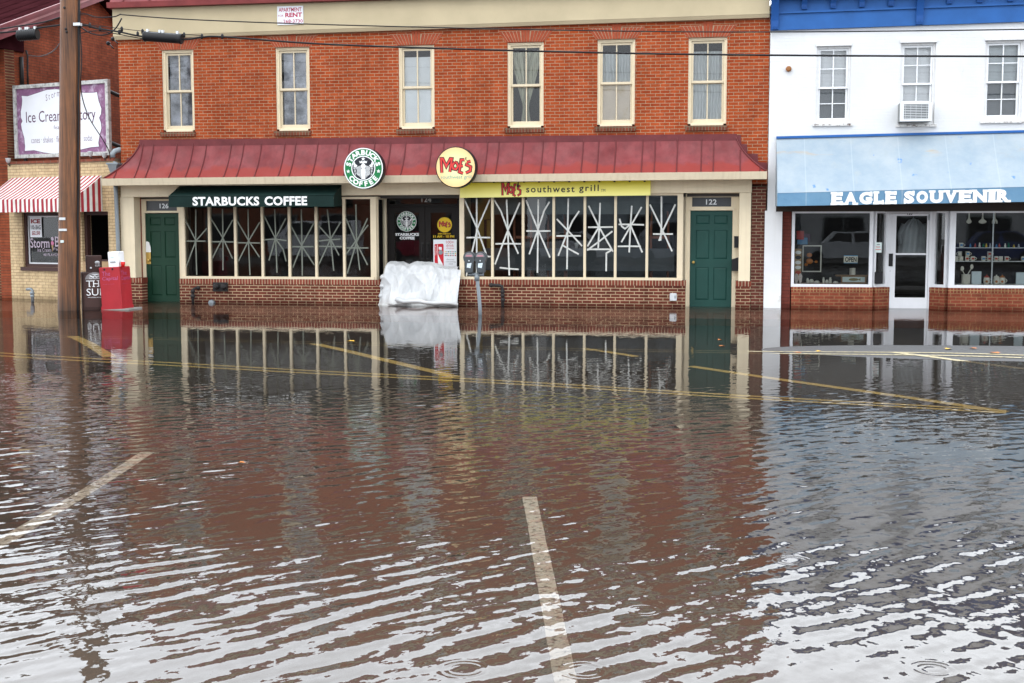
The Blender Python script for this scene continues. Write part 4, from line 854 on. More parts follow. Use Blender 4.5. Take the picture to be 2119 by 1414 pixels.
mb = MB(); mb.box(wx0+.31, wx1-.32, .5, 6, -.05, .04); mb.build('shop_floor', 'floor_in', wb)
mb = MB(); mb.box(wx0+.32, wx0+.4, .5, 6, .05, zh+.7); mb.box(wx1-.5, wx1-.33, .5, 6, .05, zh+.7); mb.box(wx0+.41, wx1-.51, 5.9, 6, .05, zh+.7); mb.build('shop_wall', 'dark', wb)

# blue awning of the souvenir shop
ay = -.95
bx0 = FX(1606.5,284,yw)+.0; bx1 = wx1-.25
za0, za1 = FZ(1607,284,yw), FZ(2119,271,yw); def_ = (za1-za0)/(FX(2119,271,yw)-bx0)
aw = thing('blue_awning', 'long faded pale blue canvas awning with white lettering over the souvenir shop', 'awning', ((bx0+bx1)/2, yw, za0-1.3))
fz0 = FZ(1607,400,ay); fs = (FZ(2119,387,ay)-fz0)/(FX(2119,387,ay)-bx0); vz0 = FZ(1607,427,ay); vs_ = (FZ(2119,418,ay)-vz0)/(FX(2119,418,ay)-bx0)
def acan(u, v):
    x = bx0+(bx1-bx0)*u; t = v; zt__ = za0+def_*(x-bx0)-.03; zf_ = fz0+fs*(x-bx0); sag = .03*math.sin(math.pi*t)+.012*noise.noise(Vector((x*1.2, t*3, 1)))*(1 if 0 < t < 1 else 0)
    return (x, yw-.012+(ay-yw)*t, zt__+(zf_-zt__)*t-sag)
mb = MB(); mb.grid(acan, 60, 10)
mb.add([(bx0,yw-.012,za0-.03),(bx0,ay,fz0),(bx0,ay,vz0),(bx0,yw-.012,vz0+.02)], [(0,3,2,1)])
mb.build('canopy', 'aw_blue', aw)
def aval(u, v): x = bx0+(bx1-bx0)*u; a = fz0+fs*(x-bx0); b = vz0+vs_*(x-bx0); return (x, ay-.006-.008*math.sin(x*5)*v, a+(b-a)*v)
mb = MB(); mb.grid(aval, 60, 3); mb.build('valance', 'aw_val', aw)
mb = MB(); mb.hexa([(bx0,yw-.05,za0-.035),(bx1,yw-.05,za0+def_*(bx1-bx0)-.035),(bx1,yw-.004,za0+def_*(bx1-bx0)-.035),(bx0,yw-.004,za0-.035),(bx0,yw-.05,za0+.012),(bx1,yw-.05,za0+def_*(bx1-bx0)+.012),(bx1,yw-.004,za0+def_*(bx1-bx0)+.012),(bx0,yw-.004,za0+.012)]); mb.build('top_rail', 'blue', aw)
mb = MB(); mb.box(bx0+.02, bx1-.02, yw-.02, yw-.004, zh-.02, zh+.13); mb.add([(bx0+.02,ay+.02,vz0+.03),(bx1-.02,ay+.02,vz0+vs_*(bx1-bx0)+.03),(bx1-.02,yw-.022,zh+.12),(bx0+.02,yw-.022,zh+.12)], [(0,1,2,3)]); mb.build('underside', mat('brown_awning_lining', (.05,.04,.034), .9), aw)
# lettering: fat slab serif
pl = Plate((0, ay-.02, 0), step=.0008)
let = [('E',490,580),('A',583,690),('G',693,797),('L',801,880),('E',885,974),('S',1020,1107),('O',1110,1207),('U',1209,1318),('V',1318,1420),('E',1413,1527),('N',1522,1640),('I',1640,1697),('R',1697,1805)]
for ch, a, b in let:
    xa, xb = 1580+a*.283, 1580+b*.283; ya_ = 260+(582-(a-490)*.0175)*.283; yb_ = 260+(487-(a-490)*.0175)*.283
    if ch == 'E' and a == 1413: xa, xb = 1580+1420*.283, 1580+1522*.283
    X0, X1 = FX(xa,410,ay), FX(xb,410,ay); Z0_, Z1_ = FZ((xa+xb)/2,ya_,ay), FZ((xa+xb)/2,yb_,ay); w_ = X1-X0; h_ = Z1_-Z0_
    q = lambda x0,x1,y0,y1,l: pl.poly([(X0+w_*x0,Z0_+h_*y0),(X0+w_*x1,Z0_+h_*y0),(X0+w_*x1,Z0_+h_*y1),(X0+w_*x0,Z0_+h_*y1)], 0, l)
    pl.text(ch, X0+w_*.06, X1-w_*.06, Z0_+h_*.02, Z1_-h_*.02, 0, 1, bold=.065)
    sf = {'E':[(0,.5,0,.17),(0,.5,.83,1),(.8,1,0,.3),(.78,.98,.7,1)], 'A':[(-.02,.36,0,.17),(.62,1.02,0,.17)], 'G':[(.78,.98,.62,1),(.6,1,.30,.46)], 'L':[(0,.55,0,.17),(0,.55,.83,1),(.8,1,0,.34)], 'S':[(.76,.95,.64,1),(.05,.24,0,.36)], 'O':[], 'U':[(-.02,.42,.83,1),(.62,1.02,.83,1)], 'V':[(-.02,.42,.83,1),(.62,1.02,.83,1)], 'N':[(-.02,.3,0,.17),(-.02,.3,.83,1),(.66,1.02,.83,1)], 'I':[(0,1,0,.17),(0,1,.83,1),(.22,.78,.1,.9)], 'R':[(0,.46,0,.17),(0,.3,.83,1),(.66,1.03,0,.17)]}[ch]
    for k, s_ in enumerate(sf): q(*s_, 2+k*.5)
    if ch == 'E' and a == 885: pl.build('lettering', 'white_sign', aw); pl = Plate((0, ay-.02, 0), step=.0008)
pl.build('lettering', 'white_sign', aw)

# ================================================================== LEFT: ice cream shop and the gabled building behind
LO = Vector((FX(241,560), .0, 0)); LT = Matrix.Translation(LO) @ Matrix.Rotation(LY, 4, 'Z'); LI = LT.inverted()
def LP(px, py, v=0.0): return LI @ PL(px, py, LO+LN*v, LN)      # local: x along the front, y into depth, z up
sh = thing('ice_cream_shop', 'low cream glazed brick shop front with brown window frames left of utility pole', 'shop', LO, LY)
u0 = LP(23,560).x; u1 = .06; ztop_ = LP(120,338).z
wz0, wz1 = LP(85,553).z, LP(85,440).z; wa, wb_ = LP(47,500).x, LP(152,500).x; da, db = LP(170,500).x, LP(225,500).x; dzt_ = LP(195,438).z; dzb = LP(195,541).z
mb = MB(LT); wall(mb, u0, u1, -.08, ztop_, 0, .3, [(wa,wb_,wz0,wz1),(da,db,dzb-.45,dzt_)]); mb.build('front_wall', 'brick_cream', sh)
mb = MB(LT); mb.box(u0-.01, u1+.01, -.03, .33, ztop_+.002, ztop_+.07); mb.build('coping', 'coping', sh)
mb = MB(LT); frame(mb, wa, wb_, wz0+.0, wz1, .075, .06, .2, tb=.07); fo = mb.build('shop_window', 'brown_f', sh)
mb = MB(LT); mb.box(wa-.05, wb_+.05, -.05, .06, wz0-.09, wz0-.002); mb.build('sill', 'brown_f', fo)
mb = MB(LT); frame(mb, wa+.078, wb_-.078, wz0+.073, wz1-.078, .03, .10, .14); mb.build('inner_frame', 'white_t', fo)
mb = MB(LT); mb.add([(wa+.105,.12,wz0+.1),(wb_-.105,.12,wz0+.1),(wb_-.105,.12,wz1-.1),(wa+.105,.12,wz1-.1)], [(0,1,2,3)]); mb.build('pane', 'glass', fo)
mb = MB(LT); frame(mb, da, db, dzb, dzt_, .08, .08, .2, tb=.04); mb.build('door_frame', 'brown_f', sh)
mb = MB(LT); mb.box(da, db, .0, .1, dzb-.45, dzb-.003); mb.build('counter_board', 'tan', sh)
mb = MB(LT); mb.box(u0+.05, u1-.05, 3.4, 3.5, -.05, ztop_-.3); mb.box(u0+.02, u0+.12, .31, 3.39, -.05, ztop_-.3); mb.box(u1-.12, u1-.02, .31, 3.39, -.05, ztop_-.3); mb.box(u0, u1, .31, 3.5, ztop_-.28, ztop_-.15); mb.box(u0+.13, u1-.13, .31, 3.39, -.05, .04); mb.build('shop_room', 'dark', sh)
mb = MB(LT); mb.box(da+.05, db+.3, 1.2, 1.24, .9, 2.0); mb.build('menu_board', mat('menu_board_tan', (.30,.25,.13), .8), sh)
# gabled brick building behind, its side wall running back from the street
lb = thing('gabled_brick_building', 'red brick building with steep dark maroon roof at the left edge', 'building', LO+LU*(u0-2)+LN*3)
sd = Vector((math.sin(R(8.6)), math.cos(R(8.6)), 0)); sn = Vector((math.cos(R(8.6)), -math.sin(R(8.6)), 0))
S0 = LT @ Vector((u0-.05, .05, 0)); S0.z = 0
def SP(px, py, off=0.0): return PL(px, py, S0+sn*off, sn)
ra, rb_ = SP(0,54,.34), SP(125,8,.34); rd = (rb_-ra)
def rk(t): return ra+rd*t
zw = lambda q: None
# wall under the rake
t_of = lambda q: (q-ra).dot(Vector((rd.x,rd.y,0)))/Vector((rd.x,rd.y,0)).length_squared
def zr(q): return ra.z+rd.z*t_of(q)
L1 = S0+sd*6.2; mb = MB(); th = -sn*.3
zA, zB_ = zr(S0)-.25, zr(L1)-.25
mb.hexa([(S0.x,S0.y,-.1),(L1.x,L1.y,-.1),(L1.x+th.x,L1.y+th.y,-.1),(S0.x+th.x,S0.y+th.y,-.1),(S0.x,S0.y,zA),(L1.x,L1.y,zB_),(L1.x+th.x,L1.y+th.y,zB_),(S0.x+th.x,S0.y+th.y,zA)])
mb.build('gable_wall', brick('receding_brick', (.36,.092,.042), (.25,.062,.032), (.15,.065,.04), u=(sd.x,sd.y,0), ms=.008, dirt=.35), lb)
mb = MB(LT); mb.box(u0-6, u0-.052, .05, .35, -.1, zA-.02); mb.build('front_wall', 'brick_pier', lb)
mb = MB(); tk = Vector((0,0,-.30)); lw = -sn*9
e0, e1 = rk(-.55), rk((8.0-ra.z)/rd.z)
mb.hexa([e0+tk, e1+tk, e1+tk+lw, e0+tk+lw, e0, e1, e1+lw, e0+lw], 0); 
for k in range(1, 16): q = -sn*(.55*k); mb.tube([e0+q+Vector((0,0,.006)), e1+q+Vector((0,0,.006))], .014, 5, 0)
bk = Vector((sd.x*6, sd.y*6, -3.2)); mb.hexa([e1+tk, e1+tk+bk, e1+tk+bk+lw, e1+tk+lw, e1, e1+bk, e1+bk+lw, e1+lw], 0); mb.build('roof', ['roof_dk','seam'], lb)
mb = MB(); o1 = sn*.025
mb.hexa([e0+tk+o1*.2, e1+tk+o1*.2, e1+tk-o1*0, e0+tk, e0+Vector((0,0,-.12))+o1*.2, e1+Vector((0,0,-.12))+o1*.2, e1+Vector((0,0,-.12)), e0+Vector((0,0,-.12))]) if False else None
for dz0, dz1, o_, m_ in ((-.31,-.17,.02,0),(-.168,-.11,.045,1),(-.108,-.05,.06,0),(-.048,.03,.075,0)):
    a, b = sn*.004, sn*o_; mb.hexa([e0+a+Vector((0,0,dz0)), e0+b+Vector((0,0,dz0)), e1+b+Vector((0,0,dz0)), e1+a+Vector((0,0,dz0)), e0+a+Vector((0,0,dz1)), e0+b+Vector((0,0,dz1)), e1+b+Vector((0,0,dz1)), e1+a+Vector((0,0,dz1))], m_)
mb.build('rake_board', ['rake','rake_l'], lb)
mb = MB(); q = SP(49,72,.05); q2 = SP(49,109,.05); b0 = e0+tk
c0 = q+sd*.0; f0 = q-sd*1.2
mb.hexa([(f0.x,f0.y,q2.z),(c0.x,c0.y,q2.z),(c0.x-sn.x*5,c0.y-sn.y*5,q2.z),(f0.x-sn.x*5,f0.y-sn.y*5,q2.z),(f0.x,f0.y,q.z),(c0.x,c0.y,q.z),(c0.x-sn.x*5,c0.y-sn.y*5,q.z),(f0.x-sn.x*5,f0.y-sn.y*5,q.z)])
mb.build('eave_box', 'roof_dk', lb)
# conduits on that wall
def wallpipe(pts, r, name, m, label, cat): mb = MB(); mb.tube([SP(a,b,.06) for a,b in pts], r, 7); return solo(mb, name, m, label, cat)
wallpipe([(44,118),(45,150),(46,178)], .05, 'drain_pipe', 'iron', 'thick black pipe on brick wall above the ice cream billboard', 'pipe')
wallpipe([(54,104),(57,116),(57,150),(58,178)], .022, 'conduit', 'iron', 'thin dark conduit mast beside the thick pipe above the ice cream billboard', 'conduit')
# striped awning
ad = -.95; au0, au1 = LP(25,368).x, LP(211,366).x; az1 = LP(120,366).z; az0 = LP(100,412,ad).z; av = LP(100,439.5,ad).z
sa = thing('striped_awning', 'red and white striped canvas awning above the ice cream shop window', 'awning', LT @ Vector(((au0+au1)/2, 0, av)), LY)
mb = MB(LT); mb.grid(lambda u, v: (au0+(au1-au0)*u, -.01+(ad+.01)*v, az1+(az0-az1)*v-.025*math.sin(math.pi*v)), 30, 8); mb.build('canopy', 'awn_f', sa)
mb = MB(LT); mb.grid(lambda u, v: (au0+(au1-au0)*u, ad-.004-.012*v*math.sin(u*60), az0+(av-az0)*v+.012*abs(math.sin(u*44))*(v > .9)), 88, 4); mb.build('valance', 'awn_f', sa)
for uu in (au0, au1):
    mb = MB(LT); mb.grid(lambda u, v: (uu, -.01+(ad+.01)*u, (az1+(az0-az1)*u-.025*math.sin(math.pi*u))*(1-v)+(av+.03*(1-u))*v), 8, 5); mb.build('side_panel', 'awn_s', sa)
# billboard of the ice cream shop
bd = .22; s_tl, s_tr, s_bl, s_br = LP(30,178,bd), LP(228,164,bd), LP(33,328,bd), LP(227,322,bd)
sx0, sx1 = (s_tl.x+s_bl.x)/2, (s_tr.x+s_br.x)/2; sz0, sz1 = (s_bl.z+s_br.z)/2, (s_tl.z+s_tr.z)/2
sg = thing('ice_cream_billboard', 'purple framed white billboard of the ice cream shop behind utility pole', 'sign', LT @ Vector(((sx0+sx1)/2, bd, sz0)), LY)
mb = MB(LT); frame(mb, sx0, sx1, sz0, sz1, .085, bd-.05, bd+.04); mb.build('frame', 'frame_old', sg)
mb = MB(LT); mb.box(sx0+.02, sx1-.02, bd-.01, bd+.03, sz0+.02, sz1-.02); mb.build('panel', 'purple', sg)
W_, H_ = sx1-sx0, sz1-sz0
pl = Plate(LT @ Vector((sx0, bd-.012, sz0)), LU, (0,0,1), -LN)
# outline read off the photo in fractions of the sign
P_ = [(.085,.855),(.15,.845),(.24,.875),(.36,.915),(.46,.915),(.56,.89),(.66,.86),(.76,.84),(.84,.835),(.88,.84),(.885,.80),(.895,.72),(.92,.62),(.915,.55),(.895,.50),(.91,.44),(.915,.36),(.895,.27),(.88,.17),(.885,.12),(.80,.115),(.70,.09),(.60,.06),(.50,.055),(.40,.05),(.30,.07),(.20,.105),(.10,.10),(.105,.16),(.10,.27),(.075,.40),(.068,.47),(.085,.51),(.07,.56),(.07,.64),(.085,.73),(.09,.80)]
P_ = [(x*W_, y*H_) for x, y in P_]; cx, cy = .49*W_, .48*H_
pl.poly([(cx+(x-cx)*1.012, cy+(y-cy)*1.014) for x, y in P_][::-1], 1, 1); pl.poly(P_[::-1], 0, 2)
pl.text('Ice Cream Factory', .125*W_, .86*W_, .435*H_, .635*H_, 1, 3, bold=.0)
pl.text('cones · shakes · floats · sundaes · sodas', .175*W_, .82*W_, .20*H_, .285*H_, 2, 3)
pl.text('featuring', .42*W_, .60*W_, .36*H_, .43*H_, 2, 3)
for i, ch in enumerate('Storm Bros.'):
    if ch == ' ': continue
    t = i/10; xx = .345+.30*t; yy = .745+.075*math.sin(math.pi*(.08+.84*t)); hh = .10 if ch in 'StBr.' else .075
    vs, fs = glyphs(ch); wd = (max(v[0] for v in vs)-min(v[0] for v in vs))*.045
    pl.text(ch, xx*W_, (xx+wd)*W_, yy*H_, (yy+(max(v[1] for v in vs))*.13)*H_, 2, 3)
pl.build('lettering', ['sign_white','purple_t',mat('grey_purple_lettering', (.22,.17,.23), .6)], sg)
for z_ in (.80, .12):
    mb = MB(LT); zz = sz0+H_*z_; mb.tube([(sx1-.1,bd+.05,zz+.1),(sx1+.12,1.3,zz-.22)], .045, 4); mb.build('brace', 'iron', sg)
mb = MB(LT); mb.box(sx0+.2, sx0+.26, bd+.04, bd+.1, ztop_+.07, sz1-.1); mb.box(sx1-.26, sx1-.2, bd+.04, bd+.1, ztop_+.07, sz1-.1); mb.build('post', 'iron', sg)
# sign lamps on a pipe along the parapet
for k, (px, py) in enumerate(((17,333),(187,319),(216,322))):
    q = LP(px, py, -.05); t = thing('sign_lamp', ['small grey floodlight at left end of the billboard foot', 'small grey floodlight under the billboard right of utility pole', 'rightmost small grey floodlight under the billboard corner'][k], 'lamp', LT @ q, LY, 'floodlights along the billboard foot')
    T_ = LT @ Matrix.Translation(q); mb = MB(T_); mb.lathe([(.02,-.06),(.05,-.02),(.062,.05),(.066,.06)], (0,0,0), 12); mb.build('lamp_head', 'alu', t)
    mb = MB(T_); mb.tube([(0,0,-.06),(0,.03,-.11),(0,.07,-.13)], .014, 6); mb.build('arm', 'iron', t)
# downspout with leader head and gooseneck between the shop and the brick building
dsx = FX(243,450,-.06); ds = thing('downspout', 'grey metal downspout with leader head between cream shop and brick building', 'downspout', (dsx, -.06, 0))
mb = MB(); a = FX(246,500,-.08); mb.tube([(dsx-.02,-.10,FZ(243,356,-.08)),(dsx,-.10,FZ(243,400,-.08)),(dsx+.02,-.10,FZ(243,500,-.08)),(dsx+.03,-.10,-.05)], .048, 10); mb.build('pipe', 'steel', ds)
mb = MB(); hz_ = FZ(238,356,-.08); hx_ = FX(238,345,-.08); mb.box(hx_-.14, hx_+.14, -.24, -.0, hz_+.16, hz_+.2); mb.hexa([(hx_-.07,-.19,hz_-.02),(hx_+.07,-.19,hz_-.02),(hx_+.07,-.03,hz_-.02),(hx_-.07,-.03,hz_-.02),(hx_-.11,-.23,hz_+.158),(hx_+.11,-.23,hz_+.158),(hx_+.11,-.01,hz_+.158),(hx_-.11,-.01,hz_+.158)]); mb.build('leader_head', 'steel', ds)
mb = MB(); q = F(233,326,-.1); mb.tube([q, q+Vector((.0,0,.08)), q+Vector((.04,.03,.14)), q+Vector((.10,.1,.17)), q+Vector((.2,.4,.18))], .06, 10); mb.tube([F(236,345,-.1), F(239,335,-.1)], .05, 8); mb.build('gooseneck', 'steel', ds)

# ================================================================== SIGNS AND AWNING of the brick building
# dark green awning
gy = -.62; gx0, gx1 = FX(378,385,-.03), FX(707,385,-.03); gzt = FZ(540,384,-.03); ga0, ga1 = FX(349,405,gy), FX(687,405,gy); gzf = FZ(520,405,gy); gzv = FZ(520,428.5,gy)
ga = thing('green_awning', 'dark green canvas awning with white lettering over the taped coffee shop windows', 'awning', ((gx0+gx1)/2, -.03, gzv))
x0, x1 = min(gx0, ga0+.03), max(gx1, ga1)
x0, x1 = ga0, gx1+.0
mb = MB(); mb.grid(lambda u, v: (x0+(x1-x0)*u, -.035+(gy+.035)*v, gzt+(gzf-gzt)*v-.02*math.sin(math.pi*v)-.008*abs(math.sin(u*math.pi*5))*math.sin(math.pi*v)), 40, 8)
for xx in (x0, x1): mb.add([(xx,-.035,gzt),(xx,gy,gzf),(xx,gy,gzv),(xx,-.035,gzv+.02)], [(0,1,2,3)])
mb.build('canopy', 'green_aw', ga)
mb = MB(); mb.grid(lambda u, v: (x0+(x1-x0)*u, gy-.004-.006*math.sin(u*40)*v, gzf+(gzv-gzf)*v), 60, 3); mb.tube([(x0,gy-.003,gzf),(x1,gy-.003,gzf)], .009, 5); mb.build('valance', 'green_aw', ga)
pl = fplate(gy-.016); pl.text('STARBUCKS', FX(399,417,gy), FX(537,417,gy), FZ(460,426,gy), FZ(460,407.5,gy), 0, 1, bold=.035, sp=1.05); pl.build('lettering', 'white_sign', ga); pl = fplate(gy-.016); pl.text('COFFEE', FX(548,417,gy), FX(636,417,gy), FZ(590,425.5,gy), FZ(590,406.5,gy), 0, 1, bold=.035, sp=1.05); pl.build('lettering', 'white_sign', ga)

def emblem(pl, cx, cy, r, white, green, black):          # round coffee shop emblem
    pl.disc(cx, cy, r, white, 1); pl.disc(cx, cy, r*.945, green, 2); pl.disc(cx, cy, r*.615, white, 3); pl.disc(cx, cy, r*.565, black, 4)
    s = r
    pl.arc('STARBUCKS', cx, cy, r*.665, r*.235, 165, 15, white, 3, bold=.05, wx=1.12); pl.arc('COFFEE', cx, cy, r*.885, r*.235, 220, 320, white, 3, bold=.05, inward=True, wx=1.12)
    pl.star(cx-r*.775, cy-r*.15, r*.105, white, 3); pl.star(cx+r*.775, cy-r*.15, r*.105, white, 3)
    X = lambda x, y: (cx+x*s, cy+y*s)
    pl.star(*X(0,.455), r*.11, white, 5)
    pl.poly([X(-.21,.37),X(-.14,.32),X(-.09,.38),X(-.045,.32),X(0,.36),X(.045,.32),X(.09,.38),X(.14,.32),X(.21,.37),X(.17,.25),X(.0,.265),X(-.17,.25)][::-1], white, 5)
    for sg_ in (-1, 1):                                     # long waving hair and the twin tails
        pl.poly([X(sg_*.30,.14),X(sg_*.40,.20),X(sg_*.45,.33),X(sg_*.51,.20),X(sg_*.46,.08),X(sg_*.36,.06)][::(1 if sg_ > 0 else -1)], white, 5)
        for k in range(5):
            x = .075+.052*k; pl.stroke([X(sg_*(x+.03),.15-.02*k), X(sg_*(x+.06),.02), X(sg_*(x+.015),-.12), X(sg_*(x+.05),-.25), X(sg_*(x+.01),-.40+.02*k), X(sg_*(x+.02),-.5+.045*k)], r*.025, white, 5+.2*k)
        for k in range(6): y = .06-.075*k; pl.stroke([X(sg_*.38,y-.02), X(sg_*(.52-.018*k),y+.01)], r*.026, white, 5)
    pl.ell(*X(0,.10), r*.105, r*.15, white, 6); pl.poly([X(-.07,-.02),X(-.12,-.13),X(-.09,-.30),X(-.10,-.53),X(.10,-.53),X(.09,-.30),X(.12,-.13),X(.07,-.02)], white, 5.9)
    for sg_ in (-1, 1): pl.ell(*X(sg_*.042,.115), r*.02, r*.011, black, 7, 8)
    pl.stroke([X(-.03,.03), X(.03,.03)], r*.014, black, 7)
def moe(pl, X, red, blk, fillc=None, pepper=None, k=1.0, green=None):   # X maps local fractions; rough hand cut letters
    M_ = [(-.76,-.36),(-.80,.43),(-.70,.43),(-.50,.0),(-.26,.43),(-.17,.42),(-.30,-.32)]
    O_ = [(.0,.24),(-.16,.06),(-.10,-.14),(.06,-.18),(.18,.02),(.10,.20),(-.02,.23)]
    E_ = [[(.54,.36),(.35,.36),(.24,-.32),(.46,-.40)],[(.30,.01),(.46,.02)]]
    S_ = [(.90,.27),(.68,.22),(.66,.07),(.90,-.03),(.88,-.26),(.62,-.38)]
    for w_, m_, l in ((.17*k, blk, 3), (.095*k, red, 4)):
        sc_ = (X(1,0)-X(0,0)).length
        for n, st in enumerate([M_, O_, *E_, S_]): pl.stroke([tuple(X(*p)) for p in st], w_*sc_, m_, l+.12*n)
    if pepper is not None:
        pl.poly([tuple(X(*p)) for p in [(.56,.36),(.66,.38),(.70,.27),(.62,.10),(.57,.22)]], blk, 5); pl.poly([tuple(X(*p)) for p in [(.58,.34),(.65,.36),(.68,.27),(.62,.14),(.59,.23)]], pepper, 5.5); pl.stroke([tuple(X(.61,.38)), tuple(X(.64,.50))], .05*(X(1,0)-X(0,0)).length, blk, 5.6)
    if green is not None: pl.ell(*X(.04,0.0), .055*(X(1,0)-X(0,0)).length, .05*(X(1,0)-X(0,0)).length, green, 5, 7)
def xz(cx, cz, r): return lambda x, y: Vector((cx+x*r, cz+y*r))
ry = -.86
c = F(752,348.5,ry); r = (FX(793,349,ry)-FX(711,349,ry))/2
t = thing('coffee_round_sign', 'round green and white coffee sign hanging over the gutter edge', 'sign', (c.x, ry, c.z-r))
mb = MB(); mb.lathe([(r,-.22),(r,0),(r*.985,.004)], (c.x, ry, c.z), 56, axis='Y'); mb.build('sign_box', 'black', t)
pl = fplate(ry-.005); emblem(pl, c.x, c.z, r*.985, 0, 1, 2); pl.build('emblem', ['white_sign','sign_g','sign_k'], t)
mb = MB(); mb.box(c.x-.03, c.x+.03, ry+.222, -.56, c.z-.12, c.z-.06); mb.build('bracket', 'iron', t)
c = F(943,346.5,ry); r = (FX(985,347,ry)-FX(901.5,347,ry))/2
t = thing('grill_round_sign', 'round pale yellow restaurant sign with red lettering hanging over the gutter edge', 'sign', (c.x, ry, c.z-r))
mb = MB(); mb.lathe([(r,-.22),(r,0),(r*.97,.006)], (c.x, ry, c.z), 56, axis='Y'); mb.build('sign_box', 'black', t)
def radial(name, c0, cin, cout, r_):
    m, N, L, B = _new(name); P = pos(N); v = N.new('ShaderNodeVectorMath'); v.operation = 'DISTANCE'; L.new(P, v.inputs[0]); v.inputs[1].default_value = c0
    L.new(ramp(N, L, math_(N, L, 'DIVIDE', v.outputs['Value'], r_), .25, 1.0, cin, cout), B.inputs['Base Color']); B.inputs['Roughness'].default_value = .35; return m
pl = fplate(ry-.008); pl.disc(c.x, c.z, r*.955, 0, 0); X = xz(c.x-.03*r, c.z+.05*r, r*.86); moe(pl, X, 1, 2, pepper=3, green=4, k=1.12)
pl.text('southwest grill', c.x-.74*r, c.x+.78*r, c.z-.60*r, c.z-.38*r, 5, 3); pl.build('face', [radial('printed_sunburst', (c.x,ry,c.z), (.88,.80,.42), (.84,.55,.24), r),'sign_r','sign_k','lemon',mat('mint', (.30,.62,.30), .5),'teal'], t)
mb = MB(); mb.box(c.x-.03, c.x+.03, ry+.222, -.56, c.z-.12, c.z-.06); mb.build('bracket', 'iron', t)
# long yellow sign board
yy = -.13; sx0, sx1 = FX(952,395,yy), FX(1346,390,yy); sza, szb = FZ(952,409.5,yy), FZ(1346,404.5,yy); szc, szd = FZ(980,379,yy), FZ(1346,373,yy)
t = thing('yellow_sign_board', 'long flat yellow sign board with dark lettering above the white taped windows', 'sign', ((sx0+sx1)/2, yy, sza))
mb = MB(); mb.hexa([(sx0,yy,sza),(sx1,yy,szb),(sx1,yy+.09,szb),(sx0,yy+.09,sza),(sx0,yy,szc),(sx1,yy,szd),(sx1,yy+.09,szd),(sx0,yy+.09,szc)])
def ygrad():
    m, N, L, B = _new('yellow_board_print'); P = pos(N); z = dotp(N, L, P, (0,0,1)); f = math_(N, L, 'DIVIDE', math_(N, L, 'SUBTRACT', z, (sza+szb)/2), (szd-szb))
    L.new(ramp(N, L, f, .1, .95, (.96,.90,.28), (.86,.76,.03)), B.inputs['Base Color']); B.inputs['Roughness'].default_value = .4; return m
mb.build('board', ygrad(), t)
pl = fplate(yy-.002); mc = F(1057,393.5,yy); X = xz(mc.x, mc.z, .255); moe(pl, lambda x, y: Vector((mc.x+x*.235, mc.z+y*.32)), 1, 0, k=1.2); pl.stroke([(mc.x+.15,mc.z+.06),(mc.x+.165,mc.z+.17)], [.05,.02], 0, 5); pl.build('emblem', ['sign_k','sign_r'], t); pl = fplate(yy-.002)
pl.text('southwest', FX(1089,392,yy), FX(1189,392,yy), FZ(1140,398.5,yy), FZ(1140,384.5,yy), 0, 2, bold=.012, sp=1.25); pl.text('grill', FX(1198.5,392,yy), FX(1239,392,yy), FZ(1218,400.0,yy), FZ(1218,382.5,yy), 0, 2, bold=.012, sp=1.25); pl.text('TM', FX(1243.5,392,yy), FX(1252.5,392,yy), FZ(1248,397,yy), FZ(1248,391.5,yy), 0, 2)
pl.build('lettering', 'sign_k', t)
for k in range(11): q = FX(1022+k*31.2, 377.5, yy); mb = MB(); zq = FZ(1022+k*31.2, 378.2-.18*k, yy); mb.box(q-.02, q+.02, yy-.02, yy+.06, zq-.005, zq+.02); mb.build('hanger_clip', 'iron', t)
# for rent board on the cornice band
ay_ = -.14; a = F(574,52,ay_); b = F(627,12,ay_); t = thing('rent_sign', 'small white board with red lettering on the beige cornice band', 'sign', ((a.x+b.x)/2, ay_, a.z))
mb = MB(); mb.box(a.x, b.x, ay_, ay_+.018, a.z, b.z); mb.build('board', 'sign_white', t)
w_, h_ = b.x-a.x, b.z-a.z; pl = fplate(ay_-.001); T_ = lambda s, x0, x1, y0, y1, bo=.0: pl.text(s, a.x+x0*w_, a.x+x1*w_, a.z+y0*h_, a.z+y1*h_, 0, 1, bold=bo)
T_('APARTMENT', .06, .94, .70, .91, .015); T_('FOR', .04, .24, .44, .54); T_('RENT', .31, .96, .40, .64, .035); T_('410', .04, .20, .10, .17); T_('268-3730', .23, .98, .09, .28, .01); pl.build('lettering', [mat('crimson_lettering', (.42,.02,.07), .5)], t)

